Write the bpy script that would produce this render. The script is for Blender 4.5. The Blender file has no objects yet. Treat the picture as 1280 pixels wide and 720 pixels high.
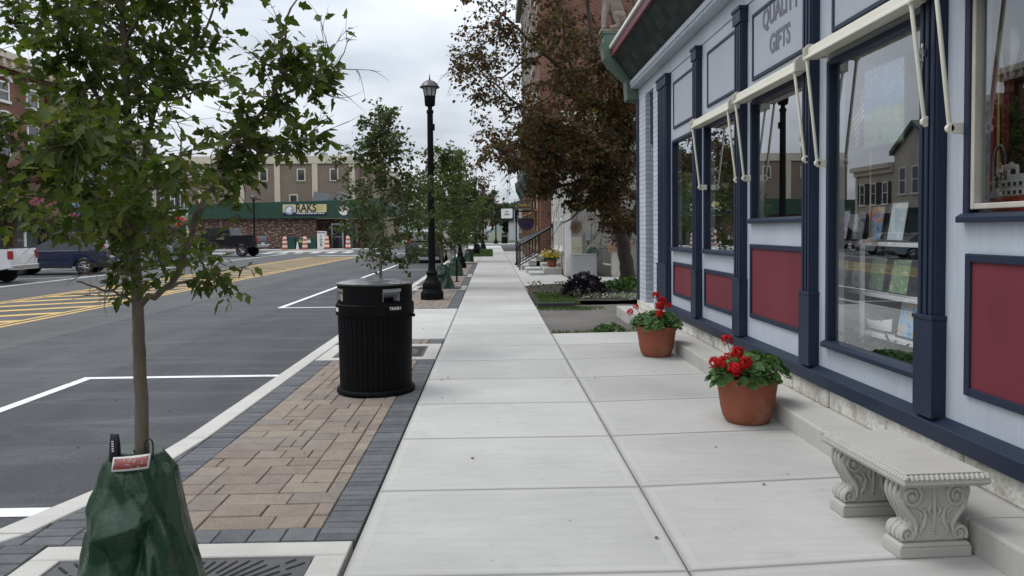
import bpy, bmesh, math, random
from mathutils import Vector, Matrix
R = math.radians
S = bpy.context.scene
COL = S.collection

# ------------------------------------------------------------------ camera
CAM_H = 1.51
F_PX, CX, CY = 950.0, 640.0, 321.0
_p, _y, _r = R(2.0), R(1.5), 0.0085
FW = Vector((math.sin(_y)*math.cos(_p), math.cos(_y)*math.cos(_p), -math.sin(_p)))
_rt = Vector((math.cos(_y), -math.sin(_y), 0)); _up = _rt.cross(FW)
RT = _rt*math.cos(_r) - _up*math.sin(_r); UP = _up*math.cos(_r) + _rt*math.sin(_r)
cam = bpy.data.cameras.new('camera'); cam_o = bpy.data.objects.new('camera', cam); COL.objects.link(cam_o)
cam.sensor_width = 36.0; cam.lens = 36.0*F_PX/1280.0
cam.shift_y = (CY-360.0)/1280.0
cam.clip_start = 0.05; cam.clip_end = 6000
m4 = Matrix((RT, UP, -FW)).transposed().to_4x4(); m4.translation = Vector((0, 0, CAM_H))
cam_o.matrix_world = m4
S.camera = cam_o

def at(x, y, Y=None, X=None, Z=None):
    """world point seen at pixel x,y of the photograph at a given distance"""
    d = FW + RT*((x-CX)/F_PX) - UP*((y-CY)/F_PX)
    t = Y/d.y if Y is not None else (X/d.x if X is not None else (Z-CAM_H)/d.z)
    return Vector((t*d.x, t*d.y, CAM_H+t*d.z))

# ------------------------------------------------------------------ light
SUN_EL, SUN_AZ = R(62), R(-70)          # high, from the open street side (left)
w = bpy.data.worlds.new('World'); S.world = w; w.use_nodes = True
nt = w.node_tree; nt.nodes.clear(); N = nt.nodes.new; L = nt.links.new
out = N('ShaderNodeOutputWorld')
sky = N('ShaderNodeTexSky'); sky.sky_type = 'NISHITA'; sky.sun_disc = False
sky.sun_elevation = SUN_EL; sky.sun_rotation = SUN_AZ
b1 = N('ShaderNodeBackground'); b1.inputs[1].default_value = 0.07; L(sky.outputs[0], b1.inputs[0])
tc = N('ShaderNodeTexCoord'); sp = N('ShaderNodeSeparateXYZ'); L(tc.outputs['Generated'], sp.inputs[0])
def vmath(op, a, b=None):
    n = N('ShaderNodeMath'); n.operation = op
    for i, v in enumerate((a, b)):
        if v is None: continue
        if isinstance(v, (int, float)): n.inputs[i].default_value = v
        else: L(v, n.inputs[i])
    return n.outputs[0]
zc = vmath('MAXIMUM', sp.outputs[2], 0.0)
den = vmath('ADD', zc, 0.16)
cb = N('ShaderNodeCombineXYZ'); L(vmath('DIVIDE', sp.outputs[0], den), cb.inputs[0]); L(vmath('DIVIDE', sp.outputs[1], den), cb.inputs[1])
nz = N('ShaderNodeTexNoise'); nz.inputs['Scale'].default_value = 0.85; nz.inputs['Detail'].default_value = 6; nz.inputs['Roughness'].default_value = .5
L(cb.outputs[0], nz.inputs['Vector'])
rp = N('ShaderNodeValToRGB'); rp.color_ramp.elements[0].position = .36; rp.color_ramp.elements[0].color = (.44, .485, .545, 1)
rp.color_ramp.elements[1].position = .66; rp.color_ramp.elements[1].color = (.78, .81, .86, 1)
L(nz.outputs['Fac'], rp.inputs[0])
# an overcast deck is brighter overhead than at the horizon
lum = vmath('ADD', vmath('MULTIPLY', zc, 1.80), .95)
b2 = N('ShaderNodeBackground'); L(rp.outputs[0], b2.inputs[0]); L(lum, b2.inputs[1])
mx = N('ShaderNodeMixShader'); mx.inputs[0].default_value = .94
L(b1.outputs[0], mx.inputs[1]); L(b2.outputs[0], mx.inputs[2]); L(mx.outputs[0], out.inputs[0])

sun = bpy.data.lights.new('sun', 'SUN'); sun.energy = 1.0; sun.angle = R(24); sun.color = (1, .97, .93)
sun_o = bpy.data.objects.new('sun', sun); COL.objects.link(sun_o)
sd = Vector((math.sin(SUN_AZ)*math.cos(SUN_EL), math.cos(SUN_AZ)*math.cos(SUN_EL), math.sin(SUN_EL)))
sun_o.rotation_euler = sd.to_track_quat('Z', 'Y').to_euler()
vs = S.view_settings; vs.view_transform = 'Standard'; vs.look = 'None'; vs.exposure = 0.12; vs.gamma = 1.0; vs.use_curve_mapping = False
S.cycles.max_bounces = 7; S.cycles.transparent_max_bounces = 10; S.cycles.caustics_reflective = False; S.cycles.caustics_refractive = False

# ------------------------------------------------------------------ materials
class NT:
    def __init__(s, name):
        s.m = bpy.data.materials.new(name); s.m.use_nodes = True; s.t = s.m.node_tree
        s.t.nodes.clear(); s.out = s.n('ShaderNodeOutputMaterial')
    def n(s, k): return s.t.nodes.new(k)
    def l(s, a, b): s.t.links.new(a, b)
    def math(s, op, a, b=None, c=None):
        n = s.n('ShaderNodeMath'); n.operation = op
        for i, v in enumerate((a, b, c)):
            if v is None: continue
            if isinstance(v, (int, float)): n.inputs[i].default_value = v
            else: s.l(v, n.inputs[i])
        return n.outputs[0]
    def pos(s):
        return s.n('ShaderNodeNewGeometry').outputs['Position']
    def obj(s):
        return s.n('ShaderNodeTexCoord').outputs['Object']
    def noise(s, vec, scale, detail=4, rough=.55, out='Fac', dist=0):
        n = s.n('ShaderNodeTexNoise'); n.inputs['Scale'].default_value = scale; n.inputs['Detail'].default_value = detail
        n.inputs['Roughness'].default_value = rough; n.inputs['Distortion'].default_value = dist
        s.l(vec, n.inputs['Vector']); return n.outputs[out]
    def ramp(s, fac, stops, interp='LINEAR'):
        n = s.n('ShaderNodeValToRGB'); cr = n.color_ramp; cr.interpolation = interp
        while len(cr.elements) < len(stops): cr.elements.new(.5)
        for e, (p, c) in zip(cr.elements, stops):
            e.position = p; e.color = (*c, 1) if not isinstance(c, (int, float)) else (c, c, c, 1)
        s.l(fac, n.inputs[0]); return n.outputs[0]
    def mix(s, fac, a, b, mode='MIX'):
        n = s.n('ShaderNodeMix'); n.data_type = 'RGBA'; n.blend_type = mode
        for i, v in ((0, fac), (6, a), (7, b)):
            if isinstance(v, (int, float)): n.inputs[i].default_value = v if i == 0 else (v, v, v, 1)
            elif isinstance(v, tuple): n.inputs[i].default_value = (*v, 1)
            else: s.l(v, n.inputs[i])
        return n.outputs[2]
    def mapping(s, vec, scale=(1, 1, 1), rot=(0, 0, 0), loc=(0, 0, 0)):
        n = s.n('ShaderNodeMapping'); n.inputs['Scale'].default_value = scale; n.inputs['Rotation'].default_value = rot; n.inputs['Location'].default_value = loc
        s.l(vec, n.inputs['Vector']); return n.outputs[0]
    def bsdf(s, col, rough=.6, bump=None, bdist=.01, bstr=1.0, metal=0, spec=.5, coat=0, normal=None):
        b = s.n('ShaderNodeBsdfPrincipled'); s.b = b
        for k, v in (('Base Color', col), ('Roughness', rough), ('Metallic', metal), ('Specular IOR Level', spec), ('Coat Weight', coat)):
            if isinstance(v, (int, float)): b.inputs[k].default_value = v
            elif isinstance(v, tuple): b.inputs[k].default_value = (*v, 1)
            else: s.l(v, b.inputs[k])
        if bump is not None:
            n = s.n('ShaderNodeBump'); n.inputs['Distance'].default_value = bdist; n.inputs['Strength'].default_value = bstr
            s.l(bump, n.inputs['Height']); s.l(n.outputs[0], b.inputs['Normal'])
        s.l(b.outputs[0], s.out.inputs[0]); return b
    def wall(s):
        """u along the wall, v up, for walls facing any way"""
        g = s.n('ShaderNodeNewGeometry'); p = s.n('ShaderNodeSeparateXYZ'); q = s.n('ShaderNodeSeparateXYZ')
        s.l(g.outputs['Position'], p.inputs[0]); s.l(g.outputs['True Normal'], q.inputs[0])
        sel = s.math('GREATER_THAN', s.math('ABSOLUTE', q.outputs[0]), .7)
        u = s.math('ADD', s.math('MULTIPLY', p.outputs[1], sel), s.math('MULTIPLY', p.outputs[0], s.math('SUBTRACT', 1.0, sel)))
        c = s.n('ShaderNodeCombineXYZ'); s.l(u, c.inputs[0]); s.l(p.outputs[2], c.inputs[1])
        return c.outputs[0], u, p.outputs[2]

def sc(c, k): return tuple(min(1, max(0, v*k)) for v in c)
MATS = {}
def M(name, col, rough=.6, var=.12, scale=6.0, fine=60.0, bump=0.0, metal=0, spec=.5, coat=0, dirt=None):
    """general paint/metal/plaster: base colour with two scales of uneven wear"""
    if name in MATS: return MATS[name]
    t = NT(name); o = t.obj()
    n1 = t.noise(o, scale, 5); n2 = t.noise(o, fine, 3)
    f = t.math('ADD', t.math('MULTIPLY', n1, .65), t.math('MULTIPLY', n2, .35))
    c = t.ramp(f, [(.3, sc(col, 1-var)), (.7, sc(col, 1+var))])
    if dirt:
        d = t.ramp(t.noise(o, scale*.7, 8, .7), [(.52, 0.0), (.72, 1.0)])
        c = t.mix(t.math('MULTIPLY', d, dirt[1]), c, dirt[0])
    rr = t.math('ADD', t.math('MULTIPLY', n1, .16), rough-.08)
    t.bsdf(c, rr, f if bump else None, bump if bump else .001, 1.0, metal, spec, coat)
    MATS[name] = t.m; return t.m

def glass_mat(name, tint, boost=1.6, rough=0.0, base=.03):
    t = NT(name)
    tr = t.n('ShaderNodeBsdfTransparent'); tr.inputs[0].default_value = (*tint, 1)
    gl = t.n('ShaderNodeBsdfGlossy'); gl.inputs['Roughness'].default_value = rough; gl.inputs[0].default_value = (.95, .97, 1, 1)
    fr = t.n('ShaderNodeFresnel'); bf_ = t.n('ShaderNodeNewGeometry').outputs['Backfacing']     # a thin pane reflects alike from both sides
    t.l(t.math('ADD', t.math('MULTIPLY', bf_, 1/1.5-1.5), 1.5), fr.inputs[0])
    f = t.math('MINIMUM', t.math('ADD', t.math('MULTIPLY', fr.outputs[0], boost), base), 1.0)
    mx = t.n('ShaderNodeMixShader'); t.l(f, mx.inputs[0]); t.l(tr.outputs[0], mx.inputs[1]); t.l(gl.outputs[0], mx.inputs[2])
    t.l(mx.outputs[0], t.out.inputs[0]); return t.m

def leaf_mat(name, cols, trans=.28, rough=.5, spec=.22):
    t = NT(name)
    g = t.n('ShaderNodeNewGeometry')
    c = t.ramp(g.outputs['Random Per Island'], [(i/max(1, len(cols)-1), c) for i, c in enumerate(cols)])
    n = t.noise(t.obj(), 2.0, 2)
    c = t.mix(1.0, c, t.ramp(n, [(.3, .7), (.7, 1.3)]), 'MULTIPLY')
    b = t.bsdf(c, rough, spec=spec)
    tl = t.n('ShaderNodeBsdfTranslucent'); t.l(t.mix(1.0, c, (1.5, 1.7, .8), 'MULTIPLY'), tl.inputs[0])
    mx = t.n('ShaderNodeMixShader'); mx.inputs[0].default_value = trans
    t.l(b.outputs[0], mx.inputs[1]); t.l(tl.outputs[0], mx.inputs[2]); t.l(mx.outputs[0], t.out.inputs[0])
    return t.m

def brick_mat(name, c1, c2, mortar, bw=.21, bh=.075, var=.35, light=None):
    t = NT(name); v, u, z = t.wall()
    b = t.n('ShaderNodeTexBrick'); t.l(v, b.inputs['Vector']); b.inputs['Scale'].default_value = 1
    b.inputs['Brick Width'].default_value = bw; b.inputs['Row Height'].default_value = bh; b.inputs['Mortar Size'].default_value = .009
    b.inputs['Color1'].default_value = (*c1, 1); b.inputs['Color2'].default_value = (*c2, 1); b.inputs['Mortar'].default_value = (*mortar, 1)
    n = t.noise(t.pos(), 1.3, 6, .65)
    c = t.mix(1.0, b.outputs['Color'], t.ramp(n, [(.3, 1-var), (.7, 1+var*.6)]), 'MULTIPLY')
    if light:
        nb = t.noise(t.mapping(v, (3.2, 9, 1)), 1.0, 2)
        c = t.mix(t.ramp(nb, [(.57, 0.0), (.60, .85)]), c, light)
    t.bsdf(c, .85, t.math('SUBTRACT', 1.0, b.outputs['Fac']), .006, .7, spec=.25)
    return t.m

def siding_mat(name, col, pitch=.12, vertical=False, dark=.45, var=.12):
    t = NT(name); v, u, z = t.wall()
    fr = t.math('FRACT', t.math('DIVIDE', u if vertical else z, pitch))
    line = t.ramp(fr, [(0.0, dark), (.05, dark), (.09, 1.0), (1.0, 1.0)])
    n = t.noise(t.pos(), .9, 6, .6); n2 = t.noise(t.mapping(t.pos(), (6, 6, .7)), 3, 4)
    c = t.mix(1.0, t.ramp(n, [(.3, sc(col, 1-var)), (.7, sc(col, 1+var))]), line, 'MULTIPLY')
    c = t.mix(.25, c, t.ramp(n2, [(.3, sc(col, .75)), (.7, sc(col, 1.15))]))
    t.bsdf(c, .65, fr, .012 if not vertical else .004, .6, spec=.3)
    return t.m

# concrete slabs: broom finish, smooth tooled border, faint stains
def concrete_mat(name, col, slab=True, var=.07):
    t = NT(name); p = t.pos()
    n1 = t.noise(p, .9, 6, .6); n2 = t.noise(t.mapping(p, (1.2, 9, 1)), 2.2, 5, .65); n3 = t.noise(p, 140, 2)
    c = t.ramp(n1, [(.28, sc(col, 1-var)), (.72, sc(col, 1+var))])
    c = t.mix(.4, c, t.ramp(n2, [(.3, sc(col, .86)), (.7, sc(col, 1.12))]))
    c = t.mix(1.0, c, t.ramp(n3, [(.3, .93), (.7, 1.05)]), 'MULTIPLY')
    blot = t.ramp(t.noise(p, 2.4, 7, .72, dist=.6), [(.57, 0.0), (.74, 1.0)])
    c = t.mix(t.math('MULTIPLY', blot, .45), c, sc(col, .70))
    scf = t.ramp(t.noise(t.mapping(p, (1.5, 14, 1), (0, 0, .15)), 1.6, 6, .75), [(.66, 0.0), (.72, 1.0)])
    c = t.mix(t.math('MULTIPLY', scf, .35), c, sc(col, .6))
    spk = t.ramp(t.noise(p, 22, 1), [(.765, 0.0), (.78, 1.0)])
    c = t.mix(t.math('MULTIPLY', spk, .5), c, (.12, .11, .10))
    patchy = t.ramp(t.noise(p, .55, 5, .6, dist=.4), [(.35, .90), (.65, 1.06)]); c = t.mix(1.0, c, patchy, 'MULTIPLY')
    fleck = t.ramp(t.noise(t.mapping(p, (1, 3.2, 1)), 30, 3, .6), [(.66, 0.0), (.72, 1.0)]); c = t.mix(t.math('MULTIPLY', fleck, .30), c, sc(col, .55))
    gum = t.n('ShaderNodeTexVoronoi'); gum.inputs['Scale'].default_value = 1.15; t.l(p, gum.inputs['Vector'])
    gs = t.n('ShaderNodeSeparateColor'); t.l(gum.outputs['Color'], gs.inputs[0])
    spot = t.math('MULTIPLY', t.math('LESS_THAN', gum.outputs['Distance'], t.math('MULTIPLY', gs.outputs[0], .040)), t.math('GREATER_THAN', gs.outputs[1], .45))
    c = t.mix(t.math('MULTIPLY', spot, .42), c, sc(col, .45))
    h = n3
    if slab:
        tone = t.ramp(t.n('ShaderNodeNewGeometry').outputs['Random Per Island'], [(0, .90), (1, 1.06)])
        c = t.mix(1.0, c, tone, 'MULTIPLY')
        uv = t.n('ShaderNodeUVMap'); uv.uv_map = 'edge'
        s2 = t.n('ShaderNodeSeparateXYZ'); t.l(uv.outputs[0], s2.inputs[0])
        wob = t.math('MULTIPLY', t.math('SUBTRACT', t.noise(p, 3, 3), .5), .014)
        e = t.math('ADD', t.math('MINIMUM', s2.outputs[0], s2.outputs[1]), wob)
        line = t.ramp(e, [(0, 0.0), (.060, 0.0), (.066, 1.0), (.072, 0.0)])
        c = t.mix(t.math('MULTIPLY', line, t.math('MULTIPLY', n1, .28)), c, sc(col, .5))
        c = t.mix(t.ramp(e, [(0, .35), (.055, .3), (.07, 0.0)]), c, sc(col, 1.08))
        c = t.mix(t.ramp(e, [(0, .55), (.012, .15), (.03, 0.0)]), c, sc(col, .45))
    t.bsdf(c, .86, h, .0015, .6, spec=.25)
    return t.m

MAT_SLAB = concrete_mat('sidewalk_concrete', (.465, .454, .428), var=.11)
MAT_CONC = concrete_mat('plain_concrete', (.51, .49, .45), slab=False, var=.12)
MAT_FARC = concrete_mat('far_concrete', (.46, .46, .45), slab=False)

def asphalt():
    t = NT('asphalt'); p = t.pos(); s = t.n('ShaderNodeSeparateXYZ'); t.l(p, s.inputs[0])
    n1 = t.noise(t.mapping(p, (1.6, .18, 1)), .9, 6, .6); n2 = t.noise(p, 90, 3, .7); n3 = t.noise(p, .35, 4)
    wob = t.math('MULTIPLY', t.math('SUBTRACT', t.noise(p, .6, 3), .5), .12)
    x = t.math('ADD', s.outputs[0], wob)
    inner = t.math('GREATER_THAN', x, -6.95)
    ca = t.ramp(n1, [(.25, (.066, .067, .069)), (.75, (.098, .098, .098))])
    cb_ = t.ramp(n1, [(.25, (.053, .054, .058)), (.75, (.082, .083, .086))])
    c = t.mix(inner, ca, cb_)
    stall = t.math('GREATER_THAN', x, -4.6)
    c = t.mix(stall, c, t.ramp(n1, [(.25, (.042, .043, .048)), (.75, (.066, .067, .072))]))
    seam = t.math('LESS_THAN', t.math('ABSOLUTE', t.math('ADD', x, 6.95)), .022)
    c = t.mix(t.math('MULTIPLY', seam, .8), c, (.028, .028, .03))
    # pale scuffs swept by the tyres
    sw = t.ramp(t.noise(t.mapping(p, (.5, 2.6, 1), (0, 0, .35)), .8, 6, .7, dist=.8), [(.48, 0.0), (.76, 1.0)])
    c = t.mix(t.math('MULTIPLY', sw, .5), c, (.15, .15, .155))
    oil = t.n('ShaderNodeTexVoronoi'); oil.inputs['Scale'].default_value = .9; t.l(p, oil.inputs['Vector']); oc = t.n('ShaderNodeSeparateColor'); t.l(oil.outputs['Color'], oc.inputs[0])
    od = t.math('ADD', oil.outputs['Distance'], t.math('MULTIPLY', t.math('SUBTRACT', t.noise(p, 9, 4), .5), .10))
    osp = t.math('MULTIPLY', t.math('LESS_THAN', od, t.math('MULTIPLY', oc.outputs[0], .11)), t.math('GREATER_THAN', oc.outputs[1], .55))
    c = t.mix(t.math('MULTIPLY', osp, .45), c, (.022, .022, .024))
    grit = t.ramp(t.noise(p, 38, 2, .5), [(.70, 0.0), (.74, 1.0)]); c = t.mix(t.math('MULTIPLY', grit, .5), c, (.19, .19, .185))
    c = t.mix(1.0, c, t.ramp(n2, [(.28, .55), (.72, 1.45)]), 'MULTIPLY')
    c = t.mix(1.0, c, t.ramp(n3, [(.3, .88), (.7, 1.12)]), 'MULTIPLY')
    t.bsdf(c, .82, n2, .004, .7, spec=.3); return t.m
MAT_ASPH = asphalt()

def paint_mat(name, col, wear=.5):
    t = NT(name); p = t.pos()
    n = t.noise(p, 5, 7, .75); n2 = t.noise(p, 80, 2)
    c = t.mix(t.ramp(n, [(.5, 0.0), (.72, wear)]), col, (.14, .14, .14))
    c = t.mix(1.0, c, t.ramp(n2, [(.3, .9), (.7, 1.06)]), 'MULTIPLY')
    t.bsdf(c, .7, n2, .001, spec=.3); return t.m
MAT_WLINE = paint_mat('road_paint_white', (.74, .75, .75), .45)
MAT_YLINE = paint_mat('road_paint_yellow', (.62, .41, .13), .45)

def paver_mat(name, cols, stain=.25):
    t = NT(name); p = t.pos(); g = t.n('ShaderNodeNewGeometry')
    c = t.ramp(g.outputs['Random Per Island'], [(i/(len(cols)-1), c) for i, c in enumerate(cols)])
    n = t.noise(p, 7, 6, .7); n2 = t.noise(p, 110, 3, .7)
    c = t.mix(stain, c, t.ramp(n, [(.3, (.13, .10, .09)), (.7, (.40, .34, .29))]) if cols[0][0] > .15 else t.ramp(n, [(.3, (.05, .052, .06)), (.7, (.18, .19, .2))]))
    c = t.mix(1.0, c, t.ramp(n2, [(.28, .7), (.72, 1.25)]), 'MULTIPLY')
    t.bsdf(c, .85, t.math('ADD', n2, n), .002, .8, spec=.25); return t.m
MAT_PAVER = paver_mat('paver_brown', [(.185, .142, .115), (.22, .180, .148), (.25, .208, .165), (.20, .160, .130), (.18, .158, .140), (.28, .23, .175), (.195, .148, .120), (.23, .186, .148)])
MAT_PAVEG = paver_mat('paver_charcoal', [(.085, .087, .092), (.118, .120, .124), (.15, .152, .155)], .3)

def painted_wood(name, col, worn, rough=.5, amt=.5, spec=.3):
    t = NT(name); p = t.pos()
    gr = t.noise(t.mapping(p, (40, 40, 2.2)), 1.0, 6, .7); big = t.noise(p, 1.1, 6, .65)
    c = t.ramp(big, [(.3, sc(col, .90)), (.7, sc(col, 1.07))])
    c = t.mix(1.0, c, t.ramp(gr, [(.3, .93), (.7, 1.05)]), 'MULTIPLY')
    run = t.ramp(t.noise(t.mapping(p, (9, 9, .7)), 1.0, 8, .75), [(.55, 0.0), (.75, 1.0)])
    c = t.mix(t.math('MULTIPLY', run, amt*.45), c, worn)
    chip = t.ramp(t.noise(t.mapping(p, (7, 7, 3)), 2.4, 9, .8), [(.675, 0.0), (.70, 1.0)])
    c = t.mix(t.math('MULTIPLY', chip, amt), c, worn)
    t.bsdf(c, t.math('ADD', t.math('MULTIPLY', big, .25), rough-.12), t.math('ADD', gr, chip), .0015, .7, spec=spec); return t.m
MAT_NAVY = painted_wood('navy_paint', (.014, .023, .047), (.060, .072, .095), .45, .35)
MAT_LBLUE = painted_wood('pale_blue_paint', (.46, .497, .55), (.32, .34, .37), .55, .5)
MAT_GREYP = M('transom_grey', (.40, .42, .47), .55, .06, 2, 40, .0006, dirt=((.32, .33, .37), .4))
def red_mat():
    t = NT('red_panel'); o = t.pos()
    wv = t.noise(t.mapping(o, (60, 60, 60)), 6, 2); n = t.noise(o, 1.4, 5)
    c = t.ramp(n, [(.3, (.140, .022, .034)), (.7, (.180, .031, .044))])
    c = t.mix(1.0, c, t.ramp(wv, [(.3, .85), (.7, 1.12)]), 'MULTIPLY')
    t.bsdf(c, .62, wv, .001, .7, spec=.3); return t.m
MAT_RED = red_mat()
MAT_REDP = M('dark_red_paint', (.13, .014, .024), .5, .12, 3)
MAT_WHITE = M('white_paint', (.74, .74, .71), .45, .05, 3)
MAT_CREAM = M('cream_paint', (.62, .58, .49), .5, .08, 3)
MAT_AWN = M('awning_ivory', (.72, .69, .58), .4, .04, 4, 50)
MAT_BLACKM = M('black_metal', (.0035, .0035, .004), .6, .25, 8, 80, .0004, spec=.12)
MAT_BLACKP = M('black_plastic', (.003, .003, .0033), .6, .2, 6, spec=.12)
MAT_CHROME = M('bright_metal', (.6, .6, .62), .25, .06, 8, metal=1)
MAT_TYRE = M('tyre_rubber', (.018, .018, .019), .8, .2, 12)
MAT_DARKIN = M('dark_interior', (.10, .092, .08), .8, .3, 2)
MAT_GREENM = M('bracket_green', (.095, .14, .11), .5, .15, 4, dirt=((.05, .07, .055), .5))
MAT_BARK = None
def bark_mat(name, c1, c2, s=1.0):
    t = NT(name); o = t.obj()
    n = t.noise(t.mapping(o, (26*s, 26*s, 7*s)), 1, 7, .7); n2 = t.noise(o, 5*s, 4)
    c = t.mix(.4, t.ramp(n, [(.3, c1), (.7, c2)]), t.ramp(n2, [(.3, c1), (.7, c2)]))
    t.bsdf(c, .88, n, .012, .8, spec=.2); return t.m
MAT_BARK = bark_mat('bark_grey_brown', (.075, .058, .042), (.20, .165, .125))
MAT_BARKD = bark_mat('bark_dark', (.035, .028, .023), (.10, .083, .065), .5)
GLASS = glass_mat('shop_glass', (1, 1, .99), 2.3, base=.06)
GLASSF = M('far_window_glass', (.035, .042, .052), .06, .3, 1.5, spec=.9)
GLASSC = M('car_glass', (.012, .014, .017), .05, .2, 2, spec=.8)

# ------------------------------------------------------------------ mesh helpers
class MB:
    def __init__(s): s.v = []; s.f = []; s.m = []
    def add(s, vs, fs, mi=0):
        o = len(s.v); s.v += [tuple(v) for v in vs]; s.f += [tuple(i+o for i in f) for f in fs]; s.m += [mi]*len(fs); return s
    def box(s, x0, x1, y0, y1, z0, z1, mi=0):
        return s.add([(x0, y0, z0), (x1, y0, z0), (x1, y1, z0), (x0, y1, z0), (x0, y0, z1), (x1, y0, z1), (x1, y1, z1), (x0, y1, z1)],
                     [(0, 3, 2, 1), (4, 5, 6, 7), (0, 1, 5, 4), (1, 2, 6, 5), (2, 3, 7, 6), (3, 0, 4, 7)], mi)
    def prism(s, poly, axis, a0, a1, mi=0, s1=1.0, c=None):
        """polygon in the two other axes extruded along axis"""
        n = len(poly)
        if c is None: c = (sum(p[0] for p in poly)/n, sum(p[1] for p in poly)/n)
        def mk(p, a, k):
            q = (c[0]+(p[0]-c[0])*k, c[1]+(p[1]-c[1])*k)
            return {'x': (a, q[0], q[1]), 'y': (q[0], a, q[1]), 'z': (q[0], q[1], a)}[axis]
        vs = [mk(p, a0, 1) for p in poly] + [mk(p, a1, s1) for p in poly]
        fs = [tuple(range(n))[::-1], tuple(range(n, 2*n))] + [(i, (i+1) % n, n+(i+1) % n, n+i) for i in range(n)]
        return s.add(vs, fs, mi)
    def tube(s, pts, rad, n=8, mi=0, cap=True):
        pts = [Vector(p) for p in pts]
        if isinstance(rad, (int, float)): rad = [rad]*len(pts)
        vs = []; ref = None
        for i, p in enumerate(pts):
            d = (pts[min(i+1, len(pts)-1)]-pts[max(i-1, 0)])
            if d.length < 1e-9: d = Vector((0, 0, 1))
            d.normalize()
            a = d.orthogonal() if ref is None else ref - d*ref.dot(d)
            if a.length < 1e-6: a = d.orthogonal()
            a.normalize(); b = d.cross(a); ref = a
            for k in range(n):
                t = 2*math.pi*k/n; vs.append(p + (a*math.cos(t)+b*math.sin(t))*rad[i])
        fs = [(i*n+k, i*n+(k+1) % n, (i+1)*n+(k+1) % n, (i+1)*n+k) for i in range(len(pts)-1) for k in range(n)]
        if cap: fs += [tuple(range(n))[::-1], tuple(range((len(pts)-1)*n, len(pts)*n))]
        return s.add(vs, fs, mi)
    def lathe(s, prof, c=(0, 0, 0), n=24, mi=0, axis='z', cap=True, a0=0):
        vs = []
        for r, h in prof:
            for k in range(n):
                t = 2*math.pi*k/n + a0; u, v_ = r*math.cos(t), r*math.sin(t)
                vs.append({'z': (c[0]+u, c[1]+v_, c[2]+h), 'y': (c[0]+u, c[1]+h, c[2]+v_), 'x': (c[0]+h, c[1]+u, c[2]+v_)}[axis])
        m = len(prof)
        fs = [(i*n+k, i*n+(k+1) % n, (i+1)*n+(k+1) % n, (i+1)*n+k) for i in range(m-1) for k in range(n)]
        if cap: fs += [tuple(range(n))[::-1], tuple(range((m-1)*n, m*n))]
        return s.add(vs, fs, mi)
    def ball(s, c, r, n=10, m=7, mi=0):
        rx, ry, rz = (r, r, r) if isinstance(r, (int, float)) else r
        vs = []
        for i in range(1, m):
            a = math.pi*i/m
            for k in range(n):
                t = 2*math.pi*k/n; vs.append((c[0]+rx*math.sin(a)*math.cos(t), c[1]+ry*math.sin(a)*math.sin(t), c[2]-rz*math.cos(a)))
        vs += [(c[0], c[1], c[2]-rz), (c[0], c[1], c[2]+rz)]; b = len(vs)-2
        fs = [(i*n+k, i*n+(k+1) % n, (i+1)*n+(k+1) % n, (i+1)*n+k) for i in range(m-2) for k in range(n)]
        fs += [(b, (k+1) % n, k) for k in range(n)] + [(b+1, (m-2)*n+k, (m-2)*n+(k+1) % n) for k in range(n)]
        return s.add(vs, fs, mi)
    def xf(s, mat, start=0):
        for i in range(start, len(s.v)): s.v[i] = tuple(mat @ Vector(s.v[i]))
        return s
    def build(s, name, mats, parent=None, base=None, bev=0, smooth=None, seg=2, recalc=True):
        me = bpy.data.meshes.new(name)
        o = Vector(base) if base is not None else Vector((0, 0, 0))
        me.from_pydata([tuple(Vector(v)-o) for v in s.v], [], s.f)
        if recalc:
            bm = bmesh.new(); bm.from_mesh(me); bmesh.ops.recalc_face_normals(bm, faces=bm.faces); bm.to_mesh(me); bm.free()
        if not isinstance(mats, (list, tuple)): mats = [mats]
        for m in mats: me.materials.append(m)
        if len(mats) > 1: me.polygons.foreach_set('material_index', s.m)
        if smooth:
            me.polygons.foreach_set('use_smooth', [True]*len(me.polygons)); me.set_sharp_from_angle(angle=R(smooth))
        ob = bpy.data.objects.new(name, me); COL.objects.link(ob)
        if parent is not None: ob.parent = parent
        elif base is not None: ob.location = o
        if bev:
            b = ob.modifiers.new('edge', 'BEVEL'); b.width = bev; b.segments = seg; b.limit_method = 'ANGLE'; b.angle_limit = R(40)
        return ob

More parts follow.
